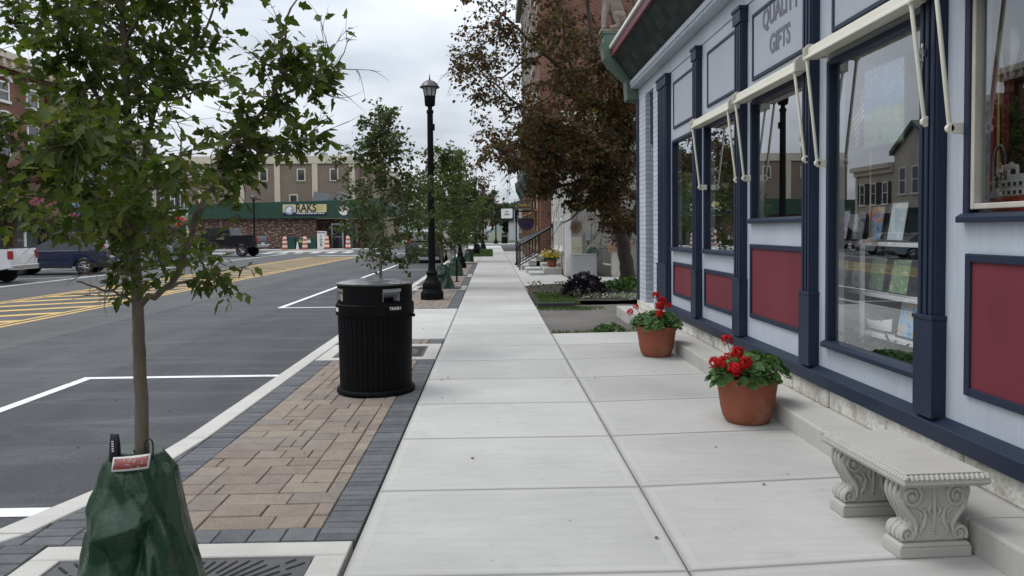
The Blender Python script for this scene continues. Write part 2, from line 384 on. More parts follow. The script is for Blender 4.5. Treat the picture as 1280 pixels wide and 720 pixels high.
def thing(name, label, cat, loc=(0, 0, 0), rz=0, group=None):
    o = bpy.data.objects.new(name, None); COL.objects.link(o); o.empty_display_size = .2
    o.location = loc; o.rotation_euler = (0, 0, rz); tag(o, label, cat, group); return o
def tag(o, label, cat, group=None):
    o['label'] = label; o['category'] = cat
    if group: o['group'] = group
    return o
def struct(o, kind='structure'): o['kind'] = kind; return o
def dup(o, parent=None, **kw):
    c = o.copy(); COL.objects.link(c)
    if parent is not None: c.parent = parent
    for ch in [x for x in bpy.data.objects if x.parent == o]: dup(ch, c)
    for k, v in kw.items():
        if k in ('location', 'rotation_euler', 'scale'): setattr(c, k, v)
        else: c[k] = v
    return c
def text(name, body, size, mat, parent, org, right, up, ext=.002, align='CENTER', sx=1.0, bold=0.0, base=None, bend=None):
    cu = bpy.data.curves.new(name, 'FONT'); cu.body = body; cu.size = size; cu.align_x = align; cu.align_y = 'CENTER'
    cu.extrude = ext; cu.offset = bold; cu.resolution_u = 3
    ob = bpy.data.objects.new(name+'_tmp', cu); COL.objects.link(ob)
    dg = bpy.context.evaluated_depsgraph_get(); dg.update()
    me = bpy.data.meshes.new_from_object(ob.evaluated_get(dg)); bpy.data.objects.remove(ob); bpy.data.curves.remove(cu)
    rt_, up_ = Vector(right).normalized(), Vector(up).normalized(); nn = rt_.cross(up_)
    for v in me.vertices:
        x, y, z = v.co.x*sx, v.co.y, v.co.z
        if bend: y += -bend*x*x
        v.co = Vector(org) + rt_*x + up_*y + nn*z - (Vector(base) if base is not None else Vector((0, 0, 0)))
    me.materials.clear(); me.materials.append(mat); me.name = name
    o = bpy.data.objects.new(name, me); COL.objects.link(o); o.parent = parent; return o
# ================================================================== ground, road, pavements
rng = random.Random(7)
ZR = -.13
def sheet(name, polys, z, mat, kind='structure'):
    b = MB()
    for p in polys: b.add([(x, y, z) for x, y in p], [tuple(range(len(p)))])
    return struct(b.build(name, mat, recalc=False), kind)
def rect(x0, x1, y0, y1): return [(x0, y0), (x1, y0), (x1, y1), (x0, y1)]
def ground_mat():
    t = NT('ground_grass'); p = t.pos(); n = t.noise(p, .08, 6); n2 = t.noise(p, 1.5, 5)
    c = t.mix(.5, t.ramp(n, [(.3, (.045, .065, .025)), (.7, (.09, .10, .05))]), t.ramp(n2, [(.3, (.04, .06, .02)), (.7, (.10, .11, .06))]))
    t.bsdf(c, .9); return t.m
MAT_GRASSG = ground_mat()
sheet('ground', [rect(-2500, 2500, -200, 4000)], -.19, MAT_GRASSG)
sheet('road', [rect(-19.2, -2.0, -12, 58.2), rect(-90, -2.0, 58.2, 66), rect(-9.4, -2.0, 66, 500), rect(-2.0, 90, 75.5, 84)], ZR, MAT_ASPH)

# kerb along the parking lane, flaring away close to the camera
KERB = [(-4.6, 1.2), (-3.75, 2.3), (-3.05, 3.1), (-2.56, 3.85), (-2.345, 4.55), (-2.275, 5.6), (-2.27, 8.3), (-2.27, 75)]
def kerb_x(y):
    for (a, b), (c, d) in zip(KERB, KERB[1:]):
        if b <= y <= d: return a+(c-a)*(y-b)/(d-b)
    return KERB[-1][0]
kb = MB(); W_K = .165
ys = [1.2, 2.3, 3.1, 3.85, 4.55, 5.6, 8.2]
prev = None
segs = [(ys[i], ys[i+1]) for i in range(6)] + [(8.2+3*i, 8.2+3*(i+1)) for i in range(22)]
for a, b in segs:
    g = .004; a2, b2 = a+g, b-g
    xa, xb = kerb_x(a2), kerb_x(b2)
    wa = W_K*(1.25 if a < 4 else 1.0); wb = W_K*(1.25 if b < 4 else 1.0)
    poly = [(xa, a2), (xa+wa, a2), (xb+wb, b2), (xb, b2)]
    kb.prism(poly, 'z', ZR-.03, .006)
struct(kb.build('kerb', MAT_CONC, bev=.012))
sheet('gutter_seal', [[(kerb_x(a)-.035, a), (kerb_x(a), a), (kerb_x(b), b), (kerb_x(b)-.035, b)] for a, b in segs], ZR+.004, M('joint_tar', (.03, .03, .032), .8))

SX0, SXM, SX1 = -.672, .855, 2.24
# concrete slabs with real open joints
def slab(b, uvs, x0, x1, y0, y1, z=0.0, g=.0035, ch=.005, skew=0):
    x0 += g; x1 -= g; y0 += g; y1 -= g
    W, D = x1-x0, y1-y0
    xs = [x0+ch, (x0+x1)/2, x1-ch]; yy = [y0+ch, (y0+y1)/2, y1-ch]
    vs = [(x, y, z) for y in yy for x in xs]
    ring = [(x0, y0, z-ch), (x1, y0, z-ch), (x1, y1, z-ch), (x0, y1, z-ch)]
    low = [(p[0], p[1], z-.06) for p in ring]
    o = len(b.v)
    fs = [(0, 1, 4, 3), (1, 2, 5, 4), (3, 4, 7, 6), (4, 5, 8, 7),
          (9, 10, 2, 1, 0), (10, 11, 8, 5, 2), (11, 12, 6, 7, 8), (12, 9, 0, 3, 6)]
    fs += [(13+i, 13+(i+1) % 4, 9+(i+1) % 4, 9+i) for i in range(4)]
    b.add([(x, y+skew*max(0, x-SXM), zz) for x, y, zz in vs+ring+low], fs)
    for y, fy in zip(yy, (0, D/2, 0)):
        for x, fx in zip(xs, (0, W/2, 0)): uvs.append((fx, fy))
    uvs += [(0, 0)]*8
def slabs(name, rects, mat=None, z=0.0):
    b = MB(); uvs = []
    for r in rects: slab(b, uvs, *r, z=z, skew=.085 if name == 'sidewalk' else 0)
    ob = b.build(name, mat or MAT_SLAB)
    uv = ob.data.uv_layers.new(name='edge')
    for lp in ob.data.loops: uv.data[lp.index].uv = uvs[lp.vertex_index]
    return struct(ob)
JY = [3.283+1.105*k for k in range(-4, 66)]
rs = [(SX0, SXM, JY[i], JY[i+1]) for i in range(len(JY)-1)]
rs += [(SXM, SX1+.06, JY[i], JY[i+1]) for i in range(len(JY)-1) if JY[i+1] < 11.1]
k11 = max(j for j in JY if j < 11.12)
slabs('sidewalk', rs)
# the pad of older concrete in front of the board-sided building, further walk beyond
slabs('side_pad', [(SXM, 2.35, 18.6+1.45*i, 18.6+1.45*(i+1)) for i in range(4)] + [(2.35, 4.6, 20.5+1.9*i, 20.5+1.9*(i+1)) for i in range(2)]
      + [(SXM, 2.35, 24.4+1.5*i, 24.4+1.5*(i+1)) for i in range(20)], MAT_SLAB)
sheet('bedding', [rect(-2.2, 2.6, -3, 75)], -.055, M('joint_soil', (.035, .032, .028), .9, .3, 20))

# pavers ---------------------------------------------------------------
def paver(b, x0, x1, y0, y1, z, g=.0025, ch=.004):
    x0 += g; x1 -= g; y0 += g; y1 -= g
    z += rng.uniform(-.0022, .0022); dz = [rng.uniform(-.001, .001) for _ in range(4)]
    t = [(x0+ch, y0+ch), (x1-ch, y0+ch), (x1-ch, y1-ch), (x0+ch, y1-ch)]; u = [(x0, y0), (x1, y0), (x1, y1), (x0, y1)]
    vs = [(p[0], p[1], z+d) for p, d in zip(t, dz)] + [(p[0], p[1], z-.006) for p in u] + [(p[0], p[1], z-.05) for p in u]
    b.add(vs, [(0, 1, 2, 3)] + [(4+i, 4+(i+1) % 4, (i+1) % 4, i) for i in range(4)] + [(8+i, 8+(i+1) % 4, 4+(i+1) % 4, 4+i) for i in range(4)])
def field(b, x0, x1, y0, y1, z, u=.088):
    nx, ny = max(1, round((x1-x0)/u)), max(1, round((y1-y0)/u)); ux, uy = (x1-x0)/nx, (y1-y0)/ny
    occ = [[0]*nx for _ in range(ny)]
    for j in range(ny):
        for i in range(nx):
            if occ[j][i]: continue
            ops = [(3, 2), (2, 2), (3, 2), (2, 1), (2, 2), (4, 2), (2, 3), (1, 2), (3, 1), (2, 1), (1, 1)]
            head = ops[:8]; rng.shuffle(head)
            for w_, h_ in head + ops[8:]:
                if i+w_ <= nx and j+h_ <= ny and all(not occ[j+q][i+p] for q in range(h_) for p in range(w_)):
                    for q in range(h_):
                        for p in range(w_): occ[j+q][i+p] = 1
                    paver(b, x0+i*ux, x0+(i+w_)*ux, y0+j*uy, y0+(j+h_)*uy, z); break
bf, bg = MB(), MB(); ZP = -.003
XB0, XF0, XF1, XB1 = -2.105, -1.895, -.885, -.680
def column(b, x0, x1, y0, y1, wid=.105):
    n = max(1, round((y1-y0)/wid)); d = (y1-y0)/n
    for i in range(n): paver(b, x0, x1, y0+i*d, y0+(i+1)*d, ZP)
def row(b, x0, x1, y0, y1, wid=.105):
    n = max(1, round((x1-x0)/wid)); d = (x1-x0)/n
    for i in range(n): paver(b, x0+i*d, x0+(i+1)*d, y0, y1, ZP)
def strip(y0, y1, r0=True, r1=True):
    a, b_ = y0+(.165 if r0 else 0), y1-(.165 if r1 else 0)
    field(bf, XF0, XF1, a, b_, ZP)
    if r0: row(bg, XF0, XF1, y0, a, .17)
    if r1: row(bg, XF0, XF1, b_, y1, .17)
    column(bg, XF1, XB1, y0, y1, .080); column(bg, XB0, XF0, y0, y1, .080)
strip(3.70, 8.95, True, False)
strip(10.16, 10.62, False, False)
strip(14.75, 19.4); strip(20.9, 24.9); strip(26.4, 34.2)
# wedge of charcoal pavers where the kerb flares
for j in range(42):
    y0 = 1.3+.105*j; y1 = y0+.105
    if y1 > 5.75: break
    x1 = XB0 if y0 > 3.69 else -2.175
    while x1 > kerb_x(y0)+.12:
        x0 = max(x1-.21, kerb_x(y0)+.06)
        if x1-x0 > .03: paver(bg, x0, x1, y0, y1, ZP)
        x1 -= .21
struct(bf.build('brick_pavers', MAT_PAVER)); struct(bg.build('charcoal_pavers', MAT_PAVEG))
# concrete crossing panel and frames of the tree grates
slabs('curbside_panel', [(-2.1, SX0, 10.63, 12.7), (-2.1, SX0, 12.7, 14.74)], MAT_SLAB)
slabs('curbside_walk', [(-2.1, SX0, 36+1.5*i, 36+1.5*(i+1)) for i in range(26)], MAT_SLAB, z=-.002)
def frame(x0, x1, y0, y1, wd=.15, wy=None):
    wy = wy or wd; r = []
    r += [(x0, x1, y1-wy, y1), (x0, x1, y0, y0+wy), (x0, x0+wd, y0+wy, y1-wy), (x1-wd, x1, y0+wy, y1-wy)]
    return r
FR = frame(-2.165, -.690, 2.2, 3.685, .155, .16) + frame(-2.1, SX0-.008, 8.96, 10.15, .17, .16) + frame(-2.1, SX0-.008, 19.42, 20.88) + frame(-2.1, SX0-.008, 24.92, 26.38)
slabs('tree_pit_frame', FR, MAT_CONC, z=.001)

MAT_IRON = M('cast_iron', (.085, .085, .088), .55, .3, 9, 90, .0008, metal=.5, dirt=((.16, .13, .10), .5))
MAT_SLOT = M('slot_shadow', (.008, .008, .008), .9)
def grate(cx, cy, hx, hy, label, detail=True):
    t = thing('tree_grate', label, 'tree grate', (cx, cy, -.02), group='iron tree grates')
    b = MB(); n = 40; ro = .19
    # plate with a round opening for the trunk
    vs = []; ins = []
    for k in range(n):
        a = 2*math.pi*k/n; c, s_ = math.cos(a), math.sin(a)
        q = min(hx/abs(c) if abs(c) > 1e-6 else 9, hy/abs(s_) if abs(s_) > 1e-6 else 9)
        vs.append((c*q, s_*q, .012)); ins.append((c*ro, s_*ro, .012))
    b.add(vs+ins, [(k, (k+1) % n, n+(k+1) % n, n+k) for k in range(n)])
    b.box(-hx, hx, -hy, hy, -.03, -.012, 1)
    sl = b
    def arc(p, wd):
        for a, c in zip(p, p[1:]):
            d = Vector((c[0]-a[0], c[1]-a[1], 0)); nn = Vector((-d.y, d.x, 0)).normalized()*wd/2
            sl.add([(a[0]-nn.x, a[1]-nn.y, .0145), (c[0]-nn.x, c[1]-nn.y, .0145), (c[0]+nn.x, c[1]+nn.y, .0145), (a[0]+nn.x, a[1]+nn.y, .0145)], [(0, 1, 2, 3)], 1)
    # radiating slots
    for k in range(76):
        a = 2*math.pi*k/76; c, s_ = math.cos(a), math.sin(a); q = min(hx/max(abs(c), 1e-6), hy/max(abs(s_), 1e-6))
        r1 = q-.035; r0 = .43 if k % 2 else .46
        if r1-r0 > .03: arc([(c*r0, s_*r0), (c*min(r1, r0+.2), s_*min(r1, r0+.2))], .012)
        if r1-r0 > .27: arc([(c*(r0+.23), s_*(r0+.23)), (c*r1, s_*r1)], .012)
    for k in range(14):
        a0 = 2*math.pi*k/14; cx_, cy_ = .33*math.cos(a0), .33*math.sin(a0)
        pts = []
        for i in range(13):
            th = a0+i*.42*(1 if k % 2 else -1); r = .07-.0045*i
            pts.append((cx_+r*math.cos(th), cy_+r*math.sin(th)))
        arc(pts, .014)
    for k in range(28):
        a = 2*math.pi*k/28; arc([(.215*math.cos(a), .215*math.sin(a)), (.245*math.cos(a), .245*math.sin(a))], .014)
    sl.build('plate', [MAT_IRON, MAT_SLOT], t, recalc=False)
grate(-1.4275, 2.95, .582, .575, 'dark cast iron grate with radiating slots under the nearest green watering bag')
grate(-1.39, 9.555, .54, .435, 'dark cast iron tree grate just behind the black trash can')

# road markings ----------------------------------------------------------
ZM = ZR+.004
wl = [rect(-4.66, -4.54, -5, 60.0)]
for y in (4.5, 8.7, 16.55, 24.4, 32.2, 40.0): wl.append(rect(-4.54, -2.31, y-.055, y+.055))
wl[1] = rect(-4.54, kerb_x(4.5)-.04, 4.43, 4.57)
wl = [rect(-4.66, -4.54, 4.57, 8.75)] + wl[1:] + [rect(-4.66, -4.54, 16.5, 24.45), rect(-4.66, -4.54, 24.6, 48)]
wl.append(rect(-15.46, -15.3, 10, 57.5))
for i in range(16):                       # angled stalls on the far side
    y = 12+2.9*i; wl.append([(-15.5, y), (-15.5, y+.14), (-19.0, y-1.76), (-19.0, y-1.9)])
for i in range(6): wl.append(rect(-18+1.25*i, -17.4+1.25*i, 59.2, 62.2))
wl.append(rect(-12, -9.2, 52.2, 52.7)); wl.append(rect(-8.6, -4.8, 56.0, 56.5))
sheet('white_markings', wl, ZM, MAT_WLINE)
yl = []
for x in (-8.72, -8.96, -11.66, -11.90): yl.append(rect(x-.055, x+.055, 2, 49))
for i in range(34):
    y = 1.5+1.42*i
    if y+1.62 > 49: break
    yl.append([(-11.58, y), (-9.03, y+1.53), (-9.03, y+1.90), (-11.58, y+.37)])
yl.append(rect(-11.9, -8.7, 49.05, 49.5))
sheet('yellow_markings', yl, ZM, MAT_YLINE)
# far pavements
def block(name, x0, x1, y0, y1, z=.0, mat=None): b = MB(); b.box(x0, x1, y0, y1, -.18, z); return struct(b.build(name, mat or MAT_FARC, bev=.015))
block('far_sidewalk', -24, -19.2, -12, 58.0)
block('corner_sidewalk', -60, -9.5, 66.0, 69.2)
block('end_sidewalk', -1.6, 30, 84.2, 88)
b = MB(); b.prism([(-15.5, 60.5), (-11.3, 62.3), (-11.6, 63.8), (-16.5, 64.4), (-18.5, 63)], 'z', -.15, -.05); struct(b.build('traffic_island', MAT_CONC))

# gravel drive and planting bed on the right
def gravel():
    t = NT('gravel_drive'); p = t.pos(); n1 = t.noise(p, .9, 6, .6); n2 = t.noise(p, 55, 3, .7)
    c = t.ramp(n1, [(.3, (.10, .09, .08)), (.7, (.17, .155, .14))]); c = t.mix(1.0, c, t.ramp(n2, [(.3, .6), (.7, 1.4)]), 'MULTIPLY')
    t.bsdf(c, .9, n2, .012); return t.m
MAT_GRAVEL = gravel()
def patch(name, x0, x1, y0, y1, nx, ny, hf, mat, kind='structure'):
    b = MB(); vs = []
    for j in range(ny+1):
        for i in range(nx+1):
            x, y = x0+(x1-x0)*i/nx, y0+(y1-y0)*j/ny; vs.append((x, y, hf(x, y)))
    b.add(vs, [(j*(nx+1)+i, j*(nx+1)+i+1, (j+1)*(nx+1)+i+1, (j+1)*(nx+1)+i) for j in range(ny) for i in range(nx)])
    return struct(b.build(name, mat, smooth=180), kind)
from mathutils import noise as mnoise
patch('gravel_drive', .87, 9, 10.9, 15.6, 60, 36, lambda x, y: -.035+.012*mnoise.noise((x*3, y*3, 0))+.02*max(0, x-1.5)*.2, MAT_GRAVEL)
MAT_SOIL = M('bed_soil', (.045, .036, .028), .95, .4, 7, 50, .01)
patch('planting_bed', .87, 9, 15.5, 20.6, 50, 40, lambda x, y: .0+.05*min(1, max(0, x-.9)*1.5)+.025*mnoise.noise((x*2.2, y*2.2, 3)), MAT_SOIL)
patch('rear_yard', 4.58, 14, 20.5, 24.5, 6, 6, lambda x, y: -.02, MAT_GRAVEL)
MAT_GRASS = leaf_mat('grass_blades', [(.03, .06, .012), (.05, .10, .02), (.075, .12, .03), (.10, .12, .04)], .2)
def blades(name, n, region, h, wd, label=None, mat=None, seed=1, zf=lambda x, y: 0):
    r = random.Random(seed); b = MB()
    for i in range(n):
        x, y = region(r); a = r.uniform(0, 6.28); l = h*r.uniform(.5, 1.3); ww = wd*r.uniform(.6, 1.3); t = r.uniform(.2, 1.0)
        c, s_ = math.cos(a), math.sin(a); z = zf(x, y)
        b.add([(x-s_*ww, y+c*ww, z), (x+s_*ww, y-c*ww, z), (x+c*l*t*.4+s_*ww*.6, y+s_*l*t*.4-c*ww*.6, z+l*.6), (x+c*l*t, y+s_*l*t, z+l)], [(0, 1, 2), (0, 2, 3)])
    o = b.build(name, mat or MAT_GRASS, recalc=False); struct(o, 'stuff')
    if label: tag(o, label, 'grass')
    return o
# ================================================================== the gift shop on the right
SB = Vector((2.5, 7.5, 0))
shop = thing('gift_shop', 'pale blue gift shop front with navy pilasters, dark red panels and big display windows', 'shop', SB)
FX = 2.56
def sp_(mb, name, mat, bev=0, parent=None, smooth=None):
    return mb.build(name, mat, parent or shop, SB, bev, smooth)

def limestone():
    t = NT('limestone_blocks'); p = t.pos(); g = t.n('ShaderNodeNewGeometry')
    n = t.noise(p, 5, 8, .7); n2 = t.noise(p, 40, 4, .7)
    c = t.ramp(n, [(.3, (.50, .47, .41)), (.55, (.70, .68, .62)), (.75, (.76, .75, .70))])
    d = t.ramp(t.noise(p, 3.2, 9, .75), [(.52, 0.0), (.66, .8)])
    c = t.mix(d, c, (.20, .175, .14)); c = t.mix(1.0, c, t.ramp(n2, [(.3, .8), (.7, 1.12)]), 'MULTIPLY')
    t.bsdf(c, .85, t.math('ADD', n2, n), .008, .8, spec=.2); return t.m
MAT_LIME = limestone()
MAT_STEP = concrete_mat('step_concrete', (.44, .425, .39), slab=False, var=.25)
# step and foundation
b = MB(); y = -1.5
for l in (2.6, 2.35, 2.4, 2.55, 2.5, 2.6):
    b.box(2.205, 2.545, y+.003, min(y+l, 13.45)-.003, -.05, .15); y += l
sp_(b, 'step', MAT_STEP, .014)
b = MB(); y = -1.5; r = random.Random(3)
while y < 13.1:
    l = r.uniform(.40, .95); l = .16 if r.random() < .18 else l
    b.box(2.515+r.uniform(-.008, .008), 2.70, y+.007, min(13.1, y+l)-.007, .148, .302); y += l
sp_(b, 'foundation', MAT_LIME, .016)
b = MB(); b.prism([(2.478, .302), (2.70, .302), (2.70, .435), (2.55, .432), (2.478, .395)], 'y', -1.5, 10.8)
sp_(b, 'sill_board', MAT_NAVY, .006)
# pilasters
def pilaster(y0, y1, zt=3.70, zp=.98):
    b = MB(); x0 = 2.497
    b.box(x0, 2.60, y0, y1, .43, zt)
    w_ = y1-y0; n = 3 if w_ < .3 else 6
    for i in range(n):
        c = y0+w_*(i+.5)/n; h = w_/n*.30; b.box(x0-.012, x0+.004, c-h, c+h, zp+.02, zt-.16)
    for yy in (y0+.004, y1-.022):
        pass
    b.box(x0-.022, 2.59, y0-.014, y1+.014, .42, zp)
    b.box(x0-.028, 2.59, y0-.02, y1+.02, zp, zp+.025)
    b.box(x0-.022, 2.59, y0-.014, y1+.014, zt-.14, zt-.015); b.box(x0-.034, 2.59, y0-.024, y1+.024, zt-.015, zt+.02)
    sp_(b, 'pilaster', MAT_NAVY, .004)
PIL = [(.45, .62), (2.38, 2.55), (4.22, 4.385), (5.89, 6.06), (7.56, 7.77), (9.20, 9.40), (10.80, 11.36)]
for a, c in PIL: pilaster(a, c)
# bays: wall, openings
def bay(y0, y1, win, pan=None, tr=None, cream=False, pane=True):
    wy0, wy1, wz0, wz1 = win; ZT = 3.72
    b = MB(); x0, x1 = FX, 2.68
    b.box(x0, x1, y0, wy0, .43, ZT); b.box(x0, x1, wy1, y1, .43, ZT)
    b.box(x0, x1, wy0, wy1, .43, wz0); b.box(x0, x1, wy0, wy1, wz1, ZT)
    sp_(b, 'wall', MAT_LBLUE)
    fw = .034; f = MB(); fx0, fx1 = FX-.022, FX+.045
    f.box(fx0, fx1, wy0-.012, wy0+fw, wz0, wz1); f.box(fx0, fx1, wy1-fw, wy1+.012, wz0, wz1); f.box(fx0, fx1, wy0+fw, wy1-fw, wz1-fw, wz1+.01)
    fr = sp_(f, 'window_frame', MAT_NAVY, .006)
    s = MB(); s.prism([(FX-.05, wz0-.02), (FX+.05, wz0-.02), (FX+.05, wz0+.035), (FX-.02, wz0+.03), (FX-.05, wz0+.012)], 'y', wy0-.03, wy1+.03)
    sp_(s, 'window_sill', MAT_NAVY, .004, fr)
    if cream:
        c = MB(); cw = .030; a0, a1, e0, e1 = wy0+fw, wy1-fw, wz0+.05, wz1-fw
        for q in ((a0, a0+cw, e0, e1), (a1-cw, a1, e0, e1), (a0+cw, a1-cw, e0, e0+cw)): c.box(FX-.010, FX+.04, *q)
        sp_(c, 'inner_trim', M('aged_cream_trim', (.50, .47, .40), .5, .15, 5, dirt=((.3, .27, .22), .5)), .005, fr)
    g = MB(); gx = FX+.022
    g.add([(gx, wy0+.04, wz0+.03), (gx, wy1-.04, wz0+.03), (gx, wy1-.04, wz1-.03), (gx, wy0+.04, wz1-.03)], [(0, 1, 2, 3)])
    sp_(g, 'pane', GLASS, 0, fr)
    def framed(q, mat, nm, fwid, proud=.02):
        p0, p1, q0, q1 = q
        p = MB(); p.box(FX-.006, FX+.02, p0+fwid*.6, p1-fwid*.6, q0+fwid*.6, q1-fwid*.6); po = sp_(p, nm, mat)
        f = MB(); a = (FX-proud, FX+.015)
        f.box(*a, p0, p0+fwid, q0, q1); f.box(*a, p1-fwid, p1, q0, q1); f.box(*a, p0+fwid, p1-fwid, q0, q0+fwid); f.box(*a, p0+fwid, p1-fwid, q1-fwid, q1)
        sp_(f, 'panel_frame', MAT_NAVY, .005, po); return po
    if pan: framed(pan, MAT_RED, 'red_panel', .045)
    return framed(tr, MAT_GREYP, 'transom_panel', .035, .016) if tr else None
bay(.62, 2.38, (.80, 2.20, 1.55, 2.74), (.80, 2.20, .60, 1.36), (.80, 2.20, 2.98, 3.56))
bay(2.55, 4.22, (2.72, 4.03, 1.55, 2.74), (2.72, 4.02, .60, 1.365), (2.72, 4.02, 2.98, 3.56), cream=True)
bay(4.385, 5.89, (4.40, 5.715, .62, 2.76), None, (4.46, 5.66, 2.96, 3.58))
TRC = bay(6.06, 7.56, (6.10, 7.42, 1.575, 2.74), (6.12, 7.44, .63, 1.355), (6.12, 7.40, 2.94, 3.58))
bay(7.77, 9.20, (7.82, 9.07, 1.235, 2.74), (7.84, 9.06, .58, 1.03), (7.84, 8.95, 2.93, 3.58))
bay(9.40, 10.80, (9.46, 10.66, 1.225, 2.74), (9.46, 10.62, .58, 1.05), (9.46, 10.62, 2.90, 3.55))
b = MB(); b.box(FX, 2.68, -1.5, .45, .43, 3.72); sp_(b, 'wall', MAT_LBLUE)
# lettering on the transom above the third window from the bench
for body, z, sz, bd in (('QUALITY', 3.45, .255, .020), ('GIFTS', 3.17, .24, None)):
    text('lettering', body, sz, M('letter_grey', (.16, .165, .19), .6, .1), TRC, (FX-.009, 6.70, z), (0, -1, 0), (0, 0, 1), .002, sx=.80, bold=.006, base=SB, bend=.10 if body == 'QUALITY' else None)
# cornice: beam, dentil course, shingled cove, red board and cap
Y0, Y1 = -1.5, 13.1
b = MB(); b.box(2.545, 2.68, Y0, Y1, 3.722, 3.918); sp_(b, 'frieze', MAT_LBLUE, .006)
b = MB(); b.box(2.425, 2.68, Y0, Y1, 3.92, 3.975); b.box(2.395, 2.68, Y0, Y1, 3.977, 4.05)
y = Y0
while y < Y1-.05:
    b.box(2.405, 2.4245, y, y+.045, 3.925, 3.975); y += .085
sp_(b, 'dentil_course', MAT_LBLUE, .003)
def shingle():
    t = NT('cove_shingles'); g = t.n('ShaderNodeNewGeometry'); p = t.n('ShaderNodeSeparateXYZ'); t.l(g.outputs['Position'], p.inputs[0])
    row_ = t.math('DIVIDE', p.outputs[2], .12); fl = t.math('FLOOR', row_)
    u = t.math('ADD', t.math('DIVIDE', p.outputs[1], .22), t.math('MULTIPLY', fl, .37)); cu = t.math('FLOOR', u)
    c3 = t.n('ShaderNodeCombineXYZ'); t.l(cu, c3.inputs[0]); t.l(fl, c3.inputs[1])
    wn = t.n('ShaderNodeTexWhiteNoise'); t.l(c3.outputs[0], wn.inputs[0])
    c = t.ramp(wn.outputs[0], [(0, (.016, .022, .020)), (1, (.040, .050, .046))])
    fe = t.math('MINIMUM', t.math('FRACT', u), t.math('FRACT', row_))
    c = t.mix(t.ramp(fe, [(0, .8), (.06, 0.0)]), c, (.006, .008, .008))
    n = t.noise(t.mapping(t.pos(), (3, 3, 1.2)), 3, 7, .75); c = t.mix(t.ramp(n, [(.6, 0.0), (.78, .5)]), c, (.10, .11, .105))
    t.bsdf(c, .8, t.math('MINIMUM', fe, .15), .01, .8, spec=.25); return t.m
b = MB(); b.prism([(2.68, 4.052), (2.42, 4.052), (2.36, 4.12), (2.24, 4.30), (2.115, 4.46), (2.68, 4.46)], 'y', Y0, Y1); sp_(b, 'shingle_cove', shingle())
b = MB(); b.box(2.075, 2.68, Y0, Y1, 4.462, 4.60); sp_(b, 'cornice_board', MAT_REDP, .005)
b = MB(); b.box(2.04, 2.70, Y0, Y1+.02, 4.602, 4.66); sp_(b, 'cornice_cap', MAT_WHITE, .006)
# body of the building behind the front: upper storey, solid rear, ends
MAT_SHOPB = siding_mat('shop_upper_siding', (.45, .47, .50), .14)
b = MB(); b.box(2.90, 12, Y0, Y1, 4.66, 7.6); b.box(2.68, 12, Y0, Y1, 3.90, 4.66); b.box(6.6, 12, Y0, Y1, -.1, 3.9); b.box(2.69, 6.6, Y0, .4, -.1, 3.9); b.box(2.90, 6.6, 10.9, Y1, -.1, 3.9)
sp_(b, 'upper_storey', MAT_SHOPB)
for y in (1.2, 4.2, 7.2, 10.2): b = MB(); b.box(2.86, 2.91, y, y+1.0, 5.2, 6.9); sp_(b, 'upper_window', GLASSF, .01)
b = MB()
for q in ((6.5, 6.58, .42, 10.88, .3, 3.88), (2.70, 6.5, .42, 10.88, .28, .32), (2.70, 6.5, .42, 10.88, 3.72, 3.88), (2.70, 6.5, .42, .5, .32, 3.72), (2.70, 6.5, 10.8, 10.88, .32, 3.72)): b.box(*q)
sp_(b, 'room', MAT_DARKIN)
# white painted brick piers and the recessed navy door at the far end
MAT_WBRICK = brick_mat('white_painted_brick', (.50, .52, .58), (.56, .58, .64), (.36, .38, .43), .2, .075, .12)
for q in ((11.36, 11.80), (12.40, 12.92)): b = MB(); b.box(2.52, 2.95, *q, .30, 3.72); sp_(b, 'brick_pier', MAT_WBRICK)
b = MB(); b.box(2.50, 2.95, 12.92, 13.1, .30, 3.72); sp_(b, 'end_board', MAT_NAVY, .008)
b = MB(); b.box(2.66, 2.72, 11.80, 12.40, .30, 2.9); b.box(2.60, 2.72, 11.80, 12.40, 2.9, 3.72)
for z in (.5, 1.6): b.box(2.645, 2.66, 11.9, 12.3, z, z+.95)
dr = sp_(b, 'door', MAT_NAVY, .006)
b = MB(); b.box(2.60, 2.655, 11.86, 11.88, 1.15, 1.5); sp_(b, 'handle', MAT_CHROME, .004, dr)
# bracket at the corner of the cornice
b = MB(); b.prism([(1.955, 4.86), (1.955, 4.74), (1.90, 4.70), (1.93, 4.62), (1.96, 4.45), (2.06, 4.32), (2.33, 4.06), (2.35, 3.74), (2.60, 3.74), (2.62, 4.86)], 'y', 13.102, 13.42)
b.prism([(1.93, 4.86), (2.64, 4.86), (2.64, 4.90), (1.93, 4.90)], 'y', 13.09, 13.44)
sp_(b, 'corner_bracket', MAT_GREENM, .012)
